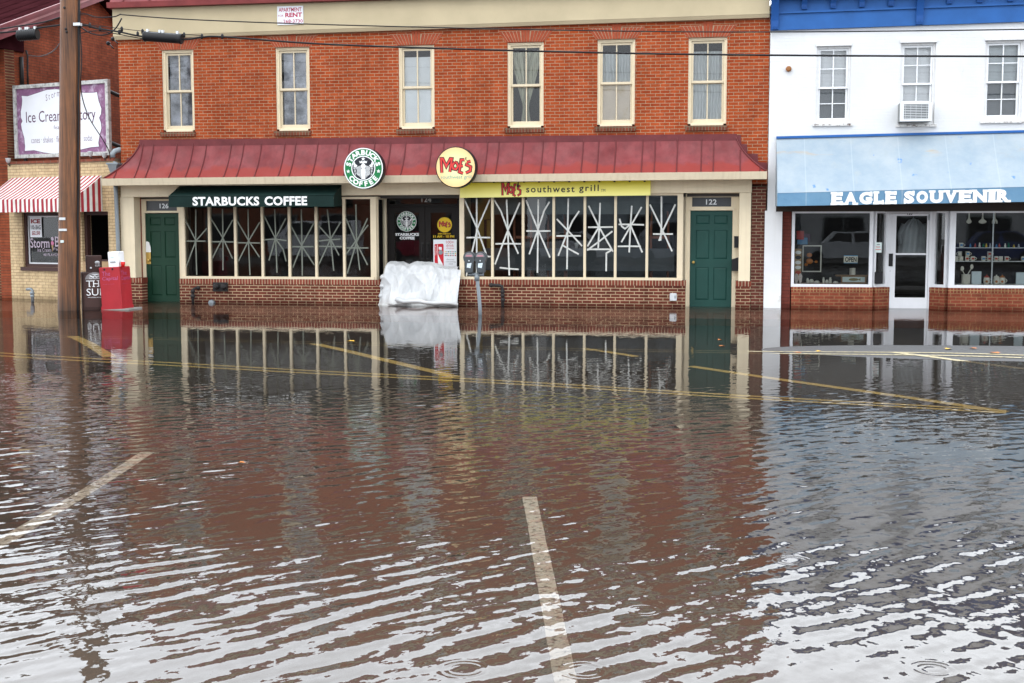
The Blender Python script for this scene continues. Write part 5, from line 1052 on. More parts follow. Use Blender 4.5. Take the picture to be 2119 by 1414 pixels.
# ================================================================== TAPE STARS on the shop windows
def tape_star(x0, kx, y0, ky, strips, wd, m, name_label, grp):
    pts = [(x0+kx*a, y0+ky*b) for s in strips for a, b in s]; yt = YG-.004
    cpx = sum(p[0] for p in pts)/len(pts); cpy = max(p[1] for p in pts); c = F(cpx, cpy, yt)
    t = thing('tape_star', name_label, 'window tape', (c.x, yt, c.z), 0, grp)
    for k, s in enumerate(strips):
        pl = fplate(yt-.0012*k); q = [F(x0+kx*a, y0+ky*b, yt) for a, b in s]
        d = [(v.x, v.z) for v in q]
        if len(d) == 2: e = ((d[0][0]+d[1][0])/2+random.uniform(-.006,.006), (d[0][1]+d[1][1])/2+random.uniform(-.006,.006)); d = [d[0], e, d[1]]
        pl.stroke(d, wd, 0, 0); pl.build('tape_strip', m, t)
SB = [
 [[(157,648),(242,810)],[(328,718),(242,815),(165,1025)],[(243,570),(242,815),(250,1078)],[(160,815),(318,815)]],
 [[(358,640),(450,790),(525,950)],[(527,652),(450,790),(370,948)],[(448,570),(452,800),(452,1040)],[(358,820),(535,822)]],
 [[(555,650),(648,810),(733,940)],[(735,670),(648,815),(570,970)],[(645,570),(648,815),(660,1080)],[(558,828),(740,830)]],
 [[(768,620),(855,795),(915,880),(938,972)],[(935,640),(855,795),(805,965)],[(850,570),(858,800),(868,1060)],[(768,805),(860,800),(942,812)]],
 [[(970,690),(1057,850),(1155,1000)],[(1150,680),(1057,850),(988,1022)],[(1055,570),(1060,850),(1063,1083)],[(972,858),(1150,858)]],
 [[(1178,685),(1280,800),(1345,925)],[(1358,668),(1280,800),(1185,1005)],[(1255,570),(1280,800),(1305,1045)],[(1180,815),(1357,800)],[(1180,855),(1370,858)]],
 [[(1398,640),(1475,820),(1565,1000)],[(1565,640),(1478,830),(1408,1065)],[(1475,530),(1480,820),(1505,1040)],[(1570,690),(1390,930)],[(1400,868),(1572,868)]]]
MO = [
 [[(92,235),(205,490),(300,755)],[(325,235),(215,490),(110,935)],[(205,222),(205,935)],[(112,583),(330,583)],[(290,755),(338,755)]],
 [[(365,240),(425,340),(490,515),(585,730)],[(600,262),(490,515),(372,828)],[(478,235),(490,515),(503,928)],[(375,640),(610,640)],[(415,857),(588,873)]],
 [[(655,240),(765,510),(875,765)],[(870,255),(820,340),(765,510),(685,735)],[(768,233),(765,510),(760,905)],[(658,522),(880,522)]],
 [[(935,412),(1040,520),(1168,660)],[(1142,340),(1080,430),(1040,520),(950,748)],[(1042,225),(1035,560),(1030,872)],[(933,567),(1157,567)],[(988,652),(1138,735)]],
 [[(1227,292),(1320,480),(1450,710)],[(1333,265),(1325,480),(1315,680)],[(1222,488),(1452,486)],[(1320,490),(1217,662)],[(1445,525),(1213,700)],[(1213,690),(1440,690)],[(1440,695),(1390,725),(1388,890)]],
 [[(1622,292),(1610,480),(1598,718)],[(1712,303),(1610,480),(1527,625)],[(1610,470),(1718,718)],[(1502,462),(1735,466)],[(1493,663),(1705,663)],[(1510,410),(1530,480),(1560,502),(1600,470)]],
 [[(1787,280),(1900,510),(1990,708)],[(2020,280),(1910,510),(1870,612)],[(1893,205),(1893,470),(1885,610)],[(1815,550),(1998,550)]]]
ORD = ['first','second','third','fourth','fifth','sixth','seventh','eighth','ninth','tenth','eleventh','twelfth']
for i, s in enumerate(SB): tape_star(340, .2688, 280, .2688, s, .030, 'tape_g', ['dull grey tape star on leftmost coffee shop pane beside the green door','dull grey tape star on the second coffee shop pane from the green door','dull grey tape star on the third coffee shop pane from the green door','dull grey tape star on the middle pane of the coffee shop window','dull grey tape star on the fifth coffee shop pane from the green door','dull grey tape star on the last pane under the green awning','dull grey tape star on the coffee shop pane right of the green awning'][i], 'tape stars on the coffee shop window')
for i, s in enumerate(MO): tape_star(940, .2265, 360, .2265, s, .034, 'tape_w', ['tall white tape star on the grill pane behind the parking meters','white tape star with two crossbars on the second grill pane','tall symmetrical white tape star on the third grill pane','lopsided white tape star on the middle grill pane','tangled white tape star with a hanging loose end on the fifth grill pane','white tape star with a curled loop on the sixth grill pane','short white tape star on the last grill pane beside green door'][i], 'tape stars on the grill window')

# ================================================================== ENTRY: decals, drinks poster, sandbags under plastic
yv = yd-.026
c = F(841.5,458.5,yv); r = (FX(862,458,yv)-FX(821.5,458,yv))/2
pl = fplate(yv); emblem(pl, c.x, c.z, r, 0, 1, 2); pl.text('STARBUCKS', FX(818,485,yv), FX(867,485,yv), FZ(842,488.5,yv), FZ(842,482.5,yv), 0, 1, bold=.05); pl.text('COFFEE', FX(827,493,yv), FX(858,493,yv), FZ(842,496,yv), FZ(842,490,yv), 0, 1, bold=.05)
solo(pl, 'door_decal', ['white_sign','sign_g','sign_k'], 'round green coffee emblem with white lettering on left entry door glass', 'decal')
c = F(920,465.5,yv); r = (FX(935.5,465,yv)-FX(905,465,yv))/2
pl = fplate(yv); pl.disc(c.x, c.z, r, 0, 1); moe(pl, xz(c.x-.02*r, c.z+.03*r, r*.86), 1, 2, k=1.1); pl.text('OPEN EVERYDAY', FX(906,484,yv), FX(933,484,yv), FZ(920,485.5,yv), FZ(920,482.7,yv), 3, 1, bold=.03); pl.text('11 AM - 10 PM', FX(896.5,489,yv), FX(940,489,yv), FZ(918,492.3,yv), FZ(918,487,yv), 3, 1, bold=.04)
solo(pl, 'door_decal', ['decal_y','sign_r','sign_k','decal_y'], 'round yellow restaurant decal with opening hours on right entry door glass', 'decal')
yp = .62; a = F(897,556,yp); b = F(945,496,yp)
t = thing('drinks_poster', 'white poster board with red drinks machine standing before right entry door', 'poster', ((a.x+b.x)/2, yp, 0))
mb = MB(); mb.box(a.x, b.x, yp, yp+.012, .05, b.z); mb.build('board', 'sign_white', t)
w_, h_ = b.x-a.x, b.z-a.z; pl = fplate(yp-.001); q = lambda pts, mi, l=1: pl.poly([(a.x+x*w_, a.z+y*h_) for x, y in pts], mi, l)
q([(.05,.14),(.38,.05),(.44,.10),(.44,.82),(.40,.86),(.06,.84),(.05,.80)], 0, 1); q([(.20,.05+.07),(.40,.06),(.40,.16),(.30,.30),(.22,.45),(.18,.55),(.19,.40)], 1, 2); q([(.17,.83),(.19,.83),(.17,.55),(.15,.5)], 1, 2)
q([(.23,.66),(.36,.64),(.36,.74),(.23,.75)], 2, 3); pl.ell(a.x+.31*w_, a.z+.56*h_, .10*w_, .08*h_, 3, 3)
vs, fs = glyphs('Coca-Cola', 0, .3); mxv = max(v[0] for v in vs); pl.add([pl.p(a.x+.125*w_-v[1]*.075*w_+0, a.z+.45*h_+v[0]/mxv*.34*h_, 3) for v in vs], fs, 1)
T_ = lambda s, x0, x1, y0, y1, mi, bo=0: pl.text(s, a.x+x0*w_, a.x+x1*w_, a.z+y0*h_, a.z+y1*h_, mi, 1, bold=bo)
T_('100+', .55, .88, .86, .96, 4); T_('drink', .55, .88, .75, .85, 4); T_('choices', .56, .88, .675, .735, 4); T_('discover', .56, .90, .29, .35, 5); T_('something', .53, .95, .20, .265, 5); T_('new', .66, .84, .14, .18, 5)
rc = random.Random(5)
for i in range(7):
    for j in range(3): pl.disc(a.x+(.51+.073*i)*w_, a.z+(.58-.065*j)*h_, .026*w_, rc.choice([0,3,5,6,7,8]), 2, 8)
pl.build('print', [mat('poster_red', (.55,.015,.03), .4), 'white_sign', 'sign_white', 'steel', mat('poster_pink', (.55,.10,.13), .5), mat('poster_grey', (.28,.28,.30), .5), mat('poster_teal', (.08,.4,.36), .5), 'decal_y', 'sign_k'], t)
# sandbag heap under white sheeting
hx0, hx1 = FX(787,600,-.15), Rb0-.012
ht = thing('sandbag_barrier', 'heap of sandbags wrapped in crumpled white plastic sheeting across the shop entry', 'sandbags', ((hx0+hx1)/2, .1, 0))
prof = [(-.42,-.05),(-.40,.05),(-.33,.28),(-.27,.5),(-.19,.72),(-.05,.88),(.16,.95),(.4,.93),(.62,.86),(.82,.78),(.86,.3)]
def hp(v):
    k = v*(len(prof)-1); i = min(int(k), len(prof)-2); f = k-i; f = f*f*(3-2*f)*.3+f*.7; return prof[i][0]+(prof[i+1][0]-prof[i][0])*f, prof[i][1]+(prof[i+1][1]-prof[i][1])*f
def heap(u, v):
    y, z = hp(v); top = .955+.06*math.exp(-((u-.17)/.10)**2)+.075*math.exp(-((u-.52)/.15)**2)-.09*math.exp(-((u-.93)/.2)**2)-.05*math.exp(-((u-.33)/.06)**2)
    e = min(u, 1-u); sh_ = 1-.30*math.exp(-(u/.045)**2)-.02*math.exp(-((1-u)/.03)**2)
    lump = .16*(noise.noise(Vector((u*4.2, v*3.4, 1.7)))+.5*noise.noise(Vector((u*8.5, v*7, 5.1))))
    ph = u*7+v*4.2+1.9*noise.noise(Vector((u*2.2, v*2.0, 6)))
    fold = (1-abs(math.sin(ph*math.pi)))**3*.030*(.35+abs(noise.noise(Vector((u*3, v*2.5, 9)))))
    ph2 = u*21-v*5.5+1.8*noise.noise(Vector((u*3.2, v*3.0, 2)))
    fold += (1-abs(math.sin(ph2*math.pi)))**3*.020*(.2+abs(noise.noise(Vector((u*5, v*4, 3)))))*(1.4-v)
    d = lump-fold*(-1); bag = 0
    x = hx0+(hx1-hx0)*u+.03*noise.noise(Vector((v*5, u*3, 8)))*(1 if .02 < u < .97 else .6)+.07*(.5-v)*(math.exp(-(u/.12)**2))*-1
    x_ = x+(FX(950,600,-.3)-hx1)*u if y < -.03 else x
    return (min(x_, hx1 if y > -.04 else FX(950,600,-.3)), y*sh_-(d+bag)*(1 if z > .02 else .3)+.05*math.exp(-(u/.05)**2), max(-.06, z*top*sh_+d*.5*(z > .3)))
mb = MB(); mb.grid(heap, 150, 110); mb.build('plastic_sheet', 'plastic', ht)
mb = MB(); pts = [F(820+k*16, 622-(k == 0)*4+k*.9+1.5*math.sin(k*1.7), -.5) for k in range(9)]; pts = [Vector((p_.x, -.53, max(.02, p_.z))) for p_ in pts]; mb.tube(pts, [.05,.055,.045,.05,.04,.05,.045,.04,.035], 9); mb.build('rolled_hem', 'plastic', ht)
for k, (px, py) in enumerate(((791,574),(790,592),(788,612))):
    q = F(px, py, -.02); mb = MB(); mb.sphere((q.x+.05, q.y, q.z), .12, 12, 8, sq=(.75,1.5,.62)); mb.build('sandbag', 'plastic', ht)

# ================================================================== WALL FITTINGS
def pipe_thing(pts, r, name, m, label, cat, knobs=()):
    mb = MB(); mb.tube(pts, r, 9)
    for p_, rr in knobs: mb.sphere(p_, rr, 10, 6)
    return solo(mb, name, m, label, cat)
yo = -.10
P = lambda px, py, y=yo: F(px, py, y)
pipe_thing([P(1016,590), P(1034,591), P(1038.5,593), P(1040,600), P(1040.5,640)+Vector((0,0,-.2))], .036, 'standpipe', 'iron', 'bent black iron pipe rising from water beside the parking meters', 'pipe', [(P(1016.5,590.5), .05), (P(1040,604), .052), (P(1040,612), .05), (P(1040.5,621), .052)])
pipe_thing([P(411,596,-.02), P(404,597), P(400,599), P(398.5,606), P(399.5,629)+Vector((0,0,-.1))], .03, 'standpipe', 'iron', 'short black valve pipe on base wall below the taped coffee windows', 'pipe', [(P(410,596,-.03), .05), (P(399,603), .05), (P(399,613), .055)])
pipe_thing([P(56,599,-.0), P(64,598.5), P(67,601), P(67.5,626)], .035, 'standpipe', 'steel', 'grey elbow pipe on cream brick wall at the left edge', 'pipe', [(P(66.5,607), .055), (P(67,613), .05)])
t = thing('twin_hose_inlet', 'dark square plate with two hose inlets on the base wall', 'hose inlet', (FX(457,593), -.03, FZ(457,603)))
mb = MB(); mb.box(FX(442,593), FX(472,593), -.05, -.002, FZ(457,603), FZ(457,584.5)); mb.build('plate', 'iron', t)
for px in (448.5, 464.5): q = F(px, 593, -.05); mb = MB(); mb.lathe([(.07,0),(.07,.05),(.055,.06),(.05,.1),(.03,.11)], q, 14, axis='Y'); mb.build('hose_cap', 'iron', t)
q = F(438,627,-.06); mb = MB(); mb.lathe([(.07,-.05),(.07,.03),(.045,.07),(.02,.075)], q, 14, axis='Y'); solo(mb, 'wall_vent', 'steel', 'small round grey vent just above water on the base wall', 'vent')
a, b = F(1386,622,-.0), F(1400.5,607,-.0); t = thing('outlet_box', 'small pale grey outlet box on base wall near green door', 'outlet box', ((a.x+b.x)/2, -.05, a.z))
mb = MB(); mb.bbox(a.x, b.x, -.075, -.002, a.z, b.z, .012); mb.build('box', 'alu', t); mb = MB(); mb.box(b.x-.045, b.x-.02, -.085, -.0755, (a.z+b.z)/2-.03, (a.z+b.z)/2+.03); mb.build('latch', 'steel', t)
yb_ = .18; jx = PRa-.035
a, b = F(1520.5,513,yb_), F(1526,489,yb_); mb = MB(); mb.box(jx-.06, jx+.03, yb_-.05, yb_+.08, a.z, b.z); t = solo(mb, 'intercom', 'black', 'small black intercom beside the right green door', 'intercom')
a, b = F(1517,561,yb_), F(1526,533,yb_); mb = MB(); mb.hexa([(jx-.10,yb_-.08,a.z),(jx+.03,yb_-.08,a.z),(jx+.03,yb_+.12,a.z),(jx-.10,yb_+.12,a.z),(jx-.10,yb_-.08,b.z-.04),(jx+.03,yb_-.08,b.z),(jx+.03,yb_+.12,b.z),(jx-.10,yb_+.12,b.z-.04)]); solo(mb, 'mailbox', 'black', 'black mailbox on door jamb under the small intercom', 'mailbox')
mb = MB(); q = F(1632,143,yw-.03); mb.lathe([(.05,-.05),(.05,.0),(.06,.01),(.055,.04),(.02,.05)], q, 12, axis='Y'); solo(mb, 'tie_rod_end', 'rust', 'rusty iron knob sticking out of the white stucco wall', 'wall anchor')
# window air conditioner
acz0, acz1 = FZ(1893,251,-.35), FZ(1893,213,-.35); a, b = FX(1862.5,230,-.35), FX(1928,230,-.35)
t = thing('air_conditioner', 'white window air conditioner with grey grille in the middle stucco wall window', 'air conditioner', ((a+b)/2, -.1, acz0))
mb = MB(); mb.box(a, b, -.35, .1, acz0, acz1); mb.build('casing', mat('grey_ac_side', (.22,.23,.22), .5), t)
mb = MB(); frame(mb, a-.004, b+.004, acz0-.004, acz1+.004, .075, -.385, -.352, tb=.04, tt=.035); mb.build('front_frame', 'white_t', t)
mb = MB(); mb.box(a+.07, b-.07, -.358, -.351, acz0+.03, acz1-.03, 1)
for k in range(9): z = acz0+.05+k*(acz1-acz0-.1)/8; mb.box(a+.071, b-.071, -.372, -.3585, z-.007, z+.007)
for k in range(5): x = a+.1+k*(b-a-.2)/4; mb.box(x-.0022, x+.003, -.379, -.3725, acz0+.036, acz1-.036)
mb.build('grille', ['alu','meter'], t)

# ================================================================== STREET THINGS
# utility pole
pb = G(143,642,0); px_ = pb.x; py_ = pb.y
ptop = F(145.5, 0, py_); 
lean = (ptop.x-px_)/(ptop.z)
t = thing('utility_pole', 'tall brown wooden utility pole standing in flood water at left', 'utility pole', (px_, py_, -.3))
mb = MB(); n = 24; rows = 40
def pf(u, v):
    z = -.35+v*11.4; a = u*2*math.pi; r_ = .222-.0022*z*2+.004*noise.noise(Vector((math.cos(a)*2, math.sin(a)*2, z*.7))); return (px_+lean*z+r_*math.cos(a), py_+r_*math.sin(a), z)
mb.grid(pf, n, rows); mb.build('shaft', 'pole', t)
def ptag(px, py, w_, h_, mi):
    q = F(px, py, py_-.215); mb = MB(); mb.box(q.x-w_/2, q.x+w_/2, q.y-.012, q.y+.03, q.z-h_/2, q.z+h_/2); o = mb.build('tag', mi, t)
ptag(129,453,.13,.05,'alu'); ptag(130,476,.17,.045,'alu'); ptag(129,500,.07,.05,'paper')
pcd = MB(); pts = []
for k in range(24): z = -.3+k*.42; q = F(164.5+.6*math.sin(k*.9), 100, py_-.06); pts.append((px_+lean*z+.225, py_-.07+.012*math.sin(k*2.1), z))
pcd.tube(pts, .02, 6); pcd.build('riser_cable', 'black', t)
mb = MB(); mb.box(px_+lean*6+.16, px_+lean*6+.30, py_-.2, py_-.1, FZ(163,53,py_-.2), FZ(163,47,py_-.2)); mb.build('cable_bracket', 'alu', t)
for px, py in ((133,16),(136,60),(138,66)): q = F(px, py, py_-.2); mb = MB(); mb.sphere(q, .025, 8, 6); mb.build('bolt', 'iron', t)
# overhead cables, all hung along the kerb line of the pole
yc = py_-.05
def cable(pix, r_, label, name='overhead_cable', y=yc, grp='overhead cables along the street', sub=8, m='black', ys_=None):
    q = [F(a, b, y if ys_ is None else ys_[i]) for i, (a, b) in enumerate(pix)]; pts = []
    for i in range(len(q)-1):
        p0 = q[max(i-1,0)]; p1 = q[i]; p2 = q[i+1]; p3 = q[min(i+2,len(q)-1)]
        for k in range(sub):
            s = k/sub; pts.append(.5*((2*p1)+(p2-p0)*s+(2*p0-5*p1+4*p2-p3)*s*s+(3*p1-p0-3*p2+p3)*s**3))
    pts.append(q[-1]); mb = MB(); mb.tube(pts, r_, 6); return solo(mb, name, m, label, 'cable', grp)
cable([(166,29),(180,30),(200,36),(235,35),(250,30),(262,31.5),(400,41),(700,52),(1180,63),(1592,66.5),(2119,61),(2500,52)], .012, 'upper thin overhead cable crossing the cornice and the top of the white wall')
cable([(166,55),(180,53),(205,60),(245,66),(297,76),(378,82),(420,77),(470,77),(700,93),(1180,108),(1592,114.5),(2119,117),(2500,116)], .019, 'lower thick overhead cable crossing the upstairs windows')
cable([(166,50),(230,57),(300,65),(420,74)], .007, 'thin steel strand above the long black splice case', sub=6)
cable([(166,56),(185,68),(205,73),(225,70),(240,58),(252,38)], .014, 'drooping cable loop right of utility pole against the gable')
cable([(166,69),(185,66),(210,65),(297,81)], .010, 'cable running into the underside of the long black splice case')
cable([(-60,63),(0,60),(40,54),(90,46),(125,36)], .015, 'upper twisted cable left of utility pole by the dark roof')
cable([(-60,70),(0,68),(40,64),(80,58),(125,52)], .018, 'lower cable left of utility pole holding the ribbed splice case')
cable([(166,23),(166,60),(169,120),(167,170),(171,205),(185,245),(210,285),(225,312),(228,330)], .011, 'black service cable curving down across the billboard', ys_=[yc,yc,yc,yc,yc+.5,yc+1.1,yc+1.9,yc+2.4,yc+2.7], name='service_cable', grp=None)
cable([(125,88),(112,104),(95,114),(78,117),(58,115)], .011, 'service cable sagging from utility pole to the conduit mast', ys_=[yc,yc+.8,yc+1.6,yc+2.3,yc+3.0], name='service_cable', grp=None)
def splice(a, b, r_, ribs, label, y):
    p0, p1 = F(*a, y), F(*b, y); t = thing('splice_case', label, 'splice case', (p0+p1)/2); mb = MB(); d = (p1-p0); n = 40
    pts = [p0+d*k/n for k in range(n+1)]
    rs = [r_*(1+(.07 if ribs and (k//2) % 2 else 0)+(.10 if not ribs and k in (1,2,n-1,n-2) else 0)) for k in range(n+1)]
    mb.tube(pts, rs, 14); mb.build('case', 'black', t)
    for f in (.1,.42,.5,.88): q = p0+d*f; mb = MB(); mb.box(q.x-.02, q.x+.02, q.y-.03, q.y+.03, q.z+r_*.8, q.z+r_+.05); mb.build('clamp', 'alu', t)
splice((298,75.5), (377,81), .095, False, 'long smooth black splice case hanging on cables over the red brick wall', yc)
splice((38,74), (78,71), .105, True, 'ribbed black splice case on cables left of utility pole', yc)
for k, (px, py) in enumerate(((186,53.5),(207,61),(247,67),(252,61),(285,71),(295,66),(381,73),(418,76),(460,76))):
    q = F(px, py, yc); mb = MB(); mb.lathe([(.018,-.045),(.028,-.03),(.028,.03),(.012,.055)], q, 8); solo(mb, 'cable_clip', 'black', 'small black spacer clip, %s from utility pole along the cables' % ORD[k], 'cable clip', 'spacer clips on the cables')
for k, (px, py) in enumerate(((234,81),(224,90))):
    q = F(px, py, .6); mb = MB(); mb.sphere(q, .05, 10, 6); mb.tube([q, q+Vector((.18,-.1,-.14))], .014, 5); solo(mb, 'floodlight', 'black', ['upper small black floodlight at the brick corner under the cornice','lower small black floodlight at the brick corner above the billboard'][k], 'floodlight')
# twin parking meter
mq = G(991,651,0); my = mq.y; t = thing('parking_meter', 'grey twin headed parking meter on one bent post in the water', 'parking meter', (mq.x, my, -.1))
mb = MB(); z0_ = -.15; pj = F(987,571,my); mb.tube([(mq.x+.03,my,z0_),(mq.x+.02,my,.15),(mq.x-.0,my,.4),(pj.x+.01,my,pj.z-.12),(pj.x,my,pj.z)], .036, 12); mb.build('post', 'steel', t)
a, b = F(970,568,my), F(1001,568,my); mb = MB(); mb.tube([(a.x,my,a.z),(b.x,my,b.z)], .035, 10); mb.tube([(pj.x,my,pj.z-.1),(pj.x,my,pj.z+.04)], .05, 10); mb.build('yoke', 'steel', t)
for cpx in (972.5, 995.5):
    q0, q1 = F(cpx, 564, my), F(cpx, 521, my); cx_ = q0.x; zt__ = q1.z; zb__ = q0.z; hh = zt__-zb__
    mb = MB(); half = [(.070,0),(.078,.25),(.086,.5),(.112,.62),(.118,.74),(.105,.86),(.075,.95),(.03,1.0)]
    poly = [(cx_+x, zb__+y*hh) for x, y in half]+[(cx_-x, zb__+y*hh) for x, y in half[::-1]]; mb.prism(poly, my-.085, my+.085); mb.tube([(cx_,my,zb__-.03),(cx_,my,zb__+.01)], .05, 10); hd = mb.build('meter_head', 'meter', t)
    mb = MB(); n = 10; arc = [(cx_+.085*math.cos(math.pi*k/n), zb__+.74*hh+.085*math.sin(math.pi*k/n)) for k in range(n+1)]; mb.prism(arc, my-.093, my-.086); mb.build('display_window', mat('meter_window_%d' % cpx, (.22,.20,.21), .15), hd)
    mb = MB(); mb.box(cx_-.055, cx_+.055, my-.096, my-.0935, zb__+.775*hh, zb__+.83*hh); mb.build('dial_band', mat('faded_pink_%d' % cpx, (.5,.2,.24), .5), hd)
    mb = MB(); mb.add([(cx_-.045,my-.089,zb__+.24*hh),(cx_+.03,my-.089,zb__+.21*hh),(cx_+.05,my-.089,zb__+.46*hh),(cx_-.04,my-.089,zb__+.44*hh)], [(0,1,2,3)]); mb.build('sticker', mat('torn_sticker_%d' % cpx, (.62,.70,.76), .6, var=.3, sc=30), hd)
    mb = MB(); mb.lathe([(.014,0),(.014,.01),(.006,.014)], (cx_, my-.086, zb__+.56*hh), 10, axis='Y'); mb.build('coin_slot', 'alu', hd)
# newspaper boxes
def tilt(o, ry_): o.rotation_euler.y = ry_
rq = G(238,640,0); ry0 = rq.y-.25; a, b = FX(211,636,ry0), FX(253,636,ry0); hR = FZ(228,553,ry0)
W_ = b-a; t = thing('red_news_box', 'red newspaper box with faded lettering standing in water beside the left green door', 'newspaper box', (a+W_/2, ry0+.25, -.05))
mb = MB(); mb.bbox(a, b, ry0, ry0+.50, .02, hR, .012); mb.build('cabinet', 'red_box', t)
mb = MB(); mb.box(a-.008, b+.008, ry0-.008, ry0+.508, -.06, .075); mb.build('base', 'red_box', t)
mb = MB(); mb.box(a-.03, b+.14, ry0-.02, ry0+.62, -.2, .012); mb.build('concrete_foot', 'conc', t)
pl = fplate(ry0-.002); f_ = lambda s, x0, x1, y0, y1: pl.text(s, a+W_*x0, a+W_*x1, y0*hR, y1*hR, 0, 1, bold=.01, shear=.1)
f_('The', .15, .55, .80, .90); f_('Capital', .14, .92, .67, .78); f_('we bring you the news', .15, .72, .595, .61); pl.build('lettering', 'fade', t)
for q in (.28, .68): mb = MB(); mb.lathe([(.022,0),(.022,.003)], (a+W_*q, ry0-.002, hR-.045), 12, axis='Y'); mb.build('hole', 'black', t)
pl = Plate((b+.002, ry0, 0), (0,1,0), (0,0,1), (1,0,0)); pl.text('The', .06, .32, .80*hR, .90*hR, 0, 1, shear=.1); pl.text('Capital', .05, .46, .66*hR, .78*hR, 0, 1, shear=.1); pl.text('we bring you the news', .08, .40, .59*hR, .605*hR, 0, 1); pl.build('side_lettering', 'fade', t)
tilt(t, R(-3.2))
tl = math.tan(R(3.2))*hR
ha, hb_ = FX(224,545,ry0+.05), FX(245,545,ry0+.05); hz0 = hR-.006; hz1 = FZ(235,521,ry0+.05)
t = thing('white_news_head', 'white coin mechanism head standing on the red newspaper box', 'coin box', ((ha+hb_)/2, ry0+.2, hz0))
mb = MB(); mb.bbox(ha, hb_, ry0+.06, ry0+.34, hz0, hz1, .01); mb.build('casing', 'white_box', t)
mb = MB(); mb.box(ha+.05, hb_-.06, ry0+.045, ry0+.0585, hz0+.10, hz0+.12); mb.build('coin_lip', 'steel', t)
mb = MB(); mb.box(ha+.06, hb_-.09, ry0+.055, ry0+.0585, hz0+.19, hz0+.215); mb.build('price_label', 'paper', t)
tilt(t, R(-3.2))
cq = F(252.5,551.5,ry0+.06); t = thing('red_cup', 'red plastic cup with white rim left on the red newspaper box', 'cup', (cq.x, ry0+.1, hR-.004))
mb = MB(); mb.lathe([(.034,0),(.047,.112)], (cq.x, ry0+.1, hR-.004), 16); mb.build('cup_body', 'cup', t); mb = MB(); mb.lathe([(.048,.112),(.051,.118),(.048,.124)], (cq.x, ry0+.1, hR-.004), 16); mb.build('rim', 'white_sign', t)
# brown box
bq = G(192,640,0); bz = FZ(190,563,bq.y); T_ = Matrix.Translation((FX(192,640,bq.y), bq.y+.1, 0)) @ Matrix.Rotation(R(30), 4, 'Z')
t = thing('brown_news_box', 'dark brown newspaper box with white lettering between utility pole and red box', 'newspaper box', T_.translation, R(30))
mb = MB(T_); mb.bbox(-.26, .30, -.26, .22, -.1, bz, .02); mb.build('cabinet', 'newsb', t)
mb = MB(T_); mb.box(-.215, .26, -.268, -.2605, .05, bz-.06); dp_ = mb.build('front_panel', 'newsb_p', t)
pl = Plate(T_ @ Vector((0,-.27,0)), T_.to_3x3() @ Vector((1,0,0)), (0,0,1), T_.to_3x3() @ Vector((0,-1,0)))
pl.text('THE', -.17, .19, .47, .60, 0, 1, bold=.0); pl.text('SUN', -.17, .23, .29, .435, 0, 1, bold=.0); pl.text('www.baltimoresun.com', -.15, .22, .245, .265, 0, 1)
for x in (-.168, -.09, .05, .07): pass
for x0_, x1_, z_ in ((-.175,-.035,.585),(-.125,-.085,.47),(-.05,.0,.47),(.035,.085,.47),(-.05,.0,.59),(.035,.085,.59)): pl.poly([(x0_,z_),(x1_,z_),(x1_,z_+.012),(x0_,z_+.012)], 0, 2)
n = 14; pl.poly([(.0+.19*math.cos(math.pi*k/n), .625+.145*math.sin(math.pi*k/n)) for k in range(n+1)], 1, 1); pl.stroke([(-.1,.70),(-.03,.67),(0,.71),(.03,.67),(.1,.70)], .022, 0, 2); pl.text('The Baltimore', -.12, .12, .632, .66, 0, 2)
pl.build('lettering', ['white_sign', mat('grey_arch_print', (.24,.22,.22), .5)], t)
T2 = T_ @ Matrix.Translation((-.02, 0, bz)); mb = MB(T2); mb.bbox(-.14, .17, -.20, .12, .0, .34, .012); hd = mb.build('coin_head', 'newsb', t)
pl = Plate(T2 @ Vector((0,-.202,0)), T_.to_3x3() @ Vector((1,0,0)), (0,0,1), T_.to_3x3() @ Vector((0,-1,0))); pl.text('THE', .035, .125, .155, .185, 0, 1); pl.text('SUN', .035, .13, .115, .147, 0, 1); n = 10; pl.poly([(.08+.05*math.cos(math.pi*k/n), .195+.035*math.sin(math.pi*k/n)) for k in range(n+1)], 0, 1); pl.build('lettering', 'alu', hd)
mb = MB(T2); mb.lathe([(.022,0),(.022,.02),(.01,.025)], (-.05,-.2,.085), 10, axis='Y'); mb.build('coin_button', 'alu', hd)
mb = MB(T_); mb.tube([(-.05,-.262,bz-.05),(-.05,-.30,bz-.05),(.12,-.30,bz-.05),(.12,-.262,bz-.05)], .012, 6); mb.build('door_pull', 'alu', t)

# ================================================================== ICE CREAM SHOP details
q0, q1 = LP(60.5,491,.055), LP(83,448,.055); t = thing('ice_sign', 'white ice price sign with red lettering in the ice cream shop window', 'sign', LT @ Vector(((q0.x+q1.x)/2, .09, q0.z)), LY)
mb = MB(LT); mb.box(q0.x, q1.x, .088, .098, q0.z, q1.z); mb.build('board', 'sign_white', t)
pl = Plate(LT @ Vector((q0.x, .0865, q0.z)), LU, (0,0,1), -LN); w_, h_ = q1.x-q0.x, q1.z-q0.z
for s, x0, x1, y0, y1, mi, bo in (('ICE',.10,.90,.66,.87,0,.05),('10',.08,.36,.37,.58,1,.02),('lb',.37,.47,.37,.50,1,0),('BAG',.50,.94,.37,.58,1,.02),('$2.50',.16,.86,.09,.29,0,.03)): pl.text(s, x0*w_, x1*w_, y0*h_, y1*h_, mi, 1, bold=bo)
pl.build('lettering', [mat('dark_red_print', (.28,.02,.03), .5), 'sign_k'], t)
pl = Plate(LT @ Vector((0, .112, 0)), LU, (0,0,1), -LN)
def lt(s, x0, x1, yt, yb, mi=0, bo=.0):
    a, b = LP(x0, yb, .112), LP(x1, yt, .112); pl.text(s, a.x, b.x, a.z, b.z, mi, 1, bold=bo)
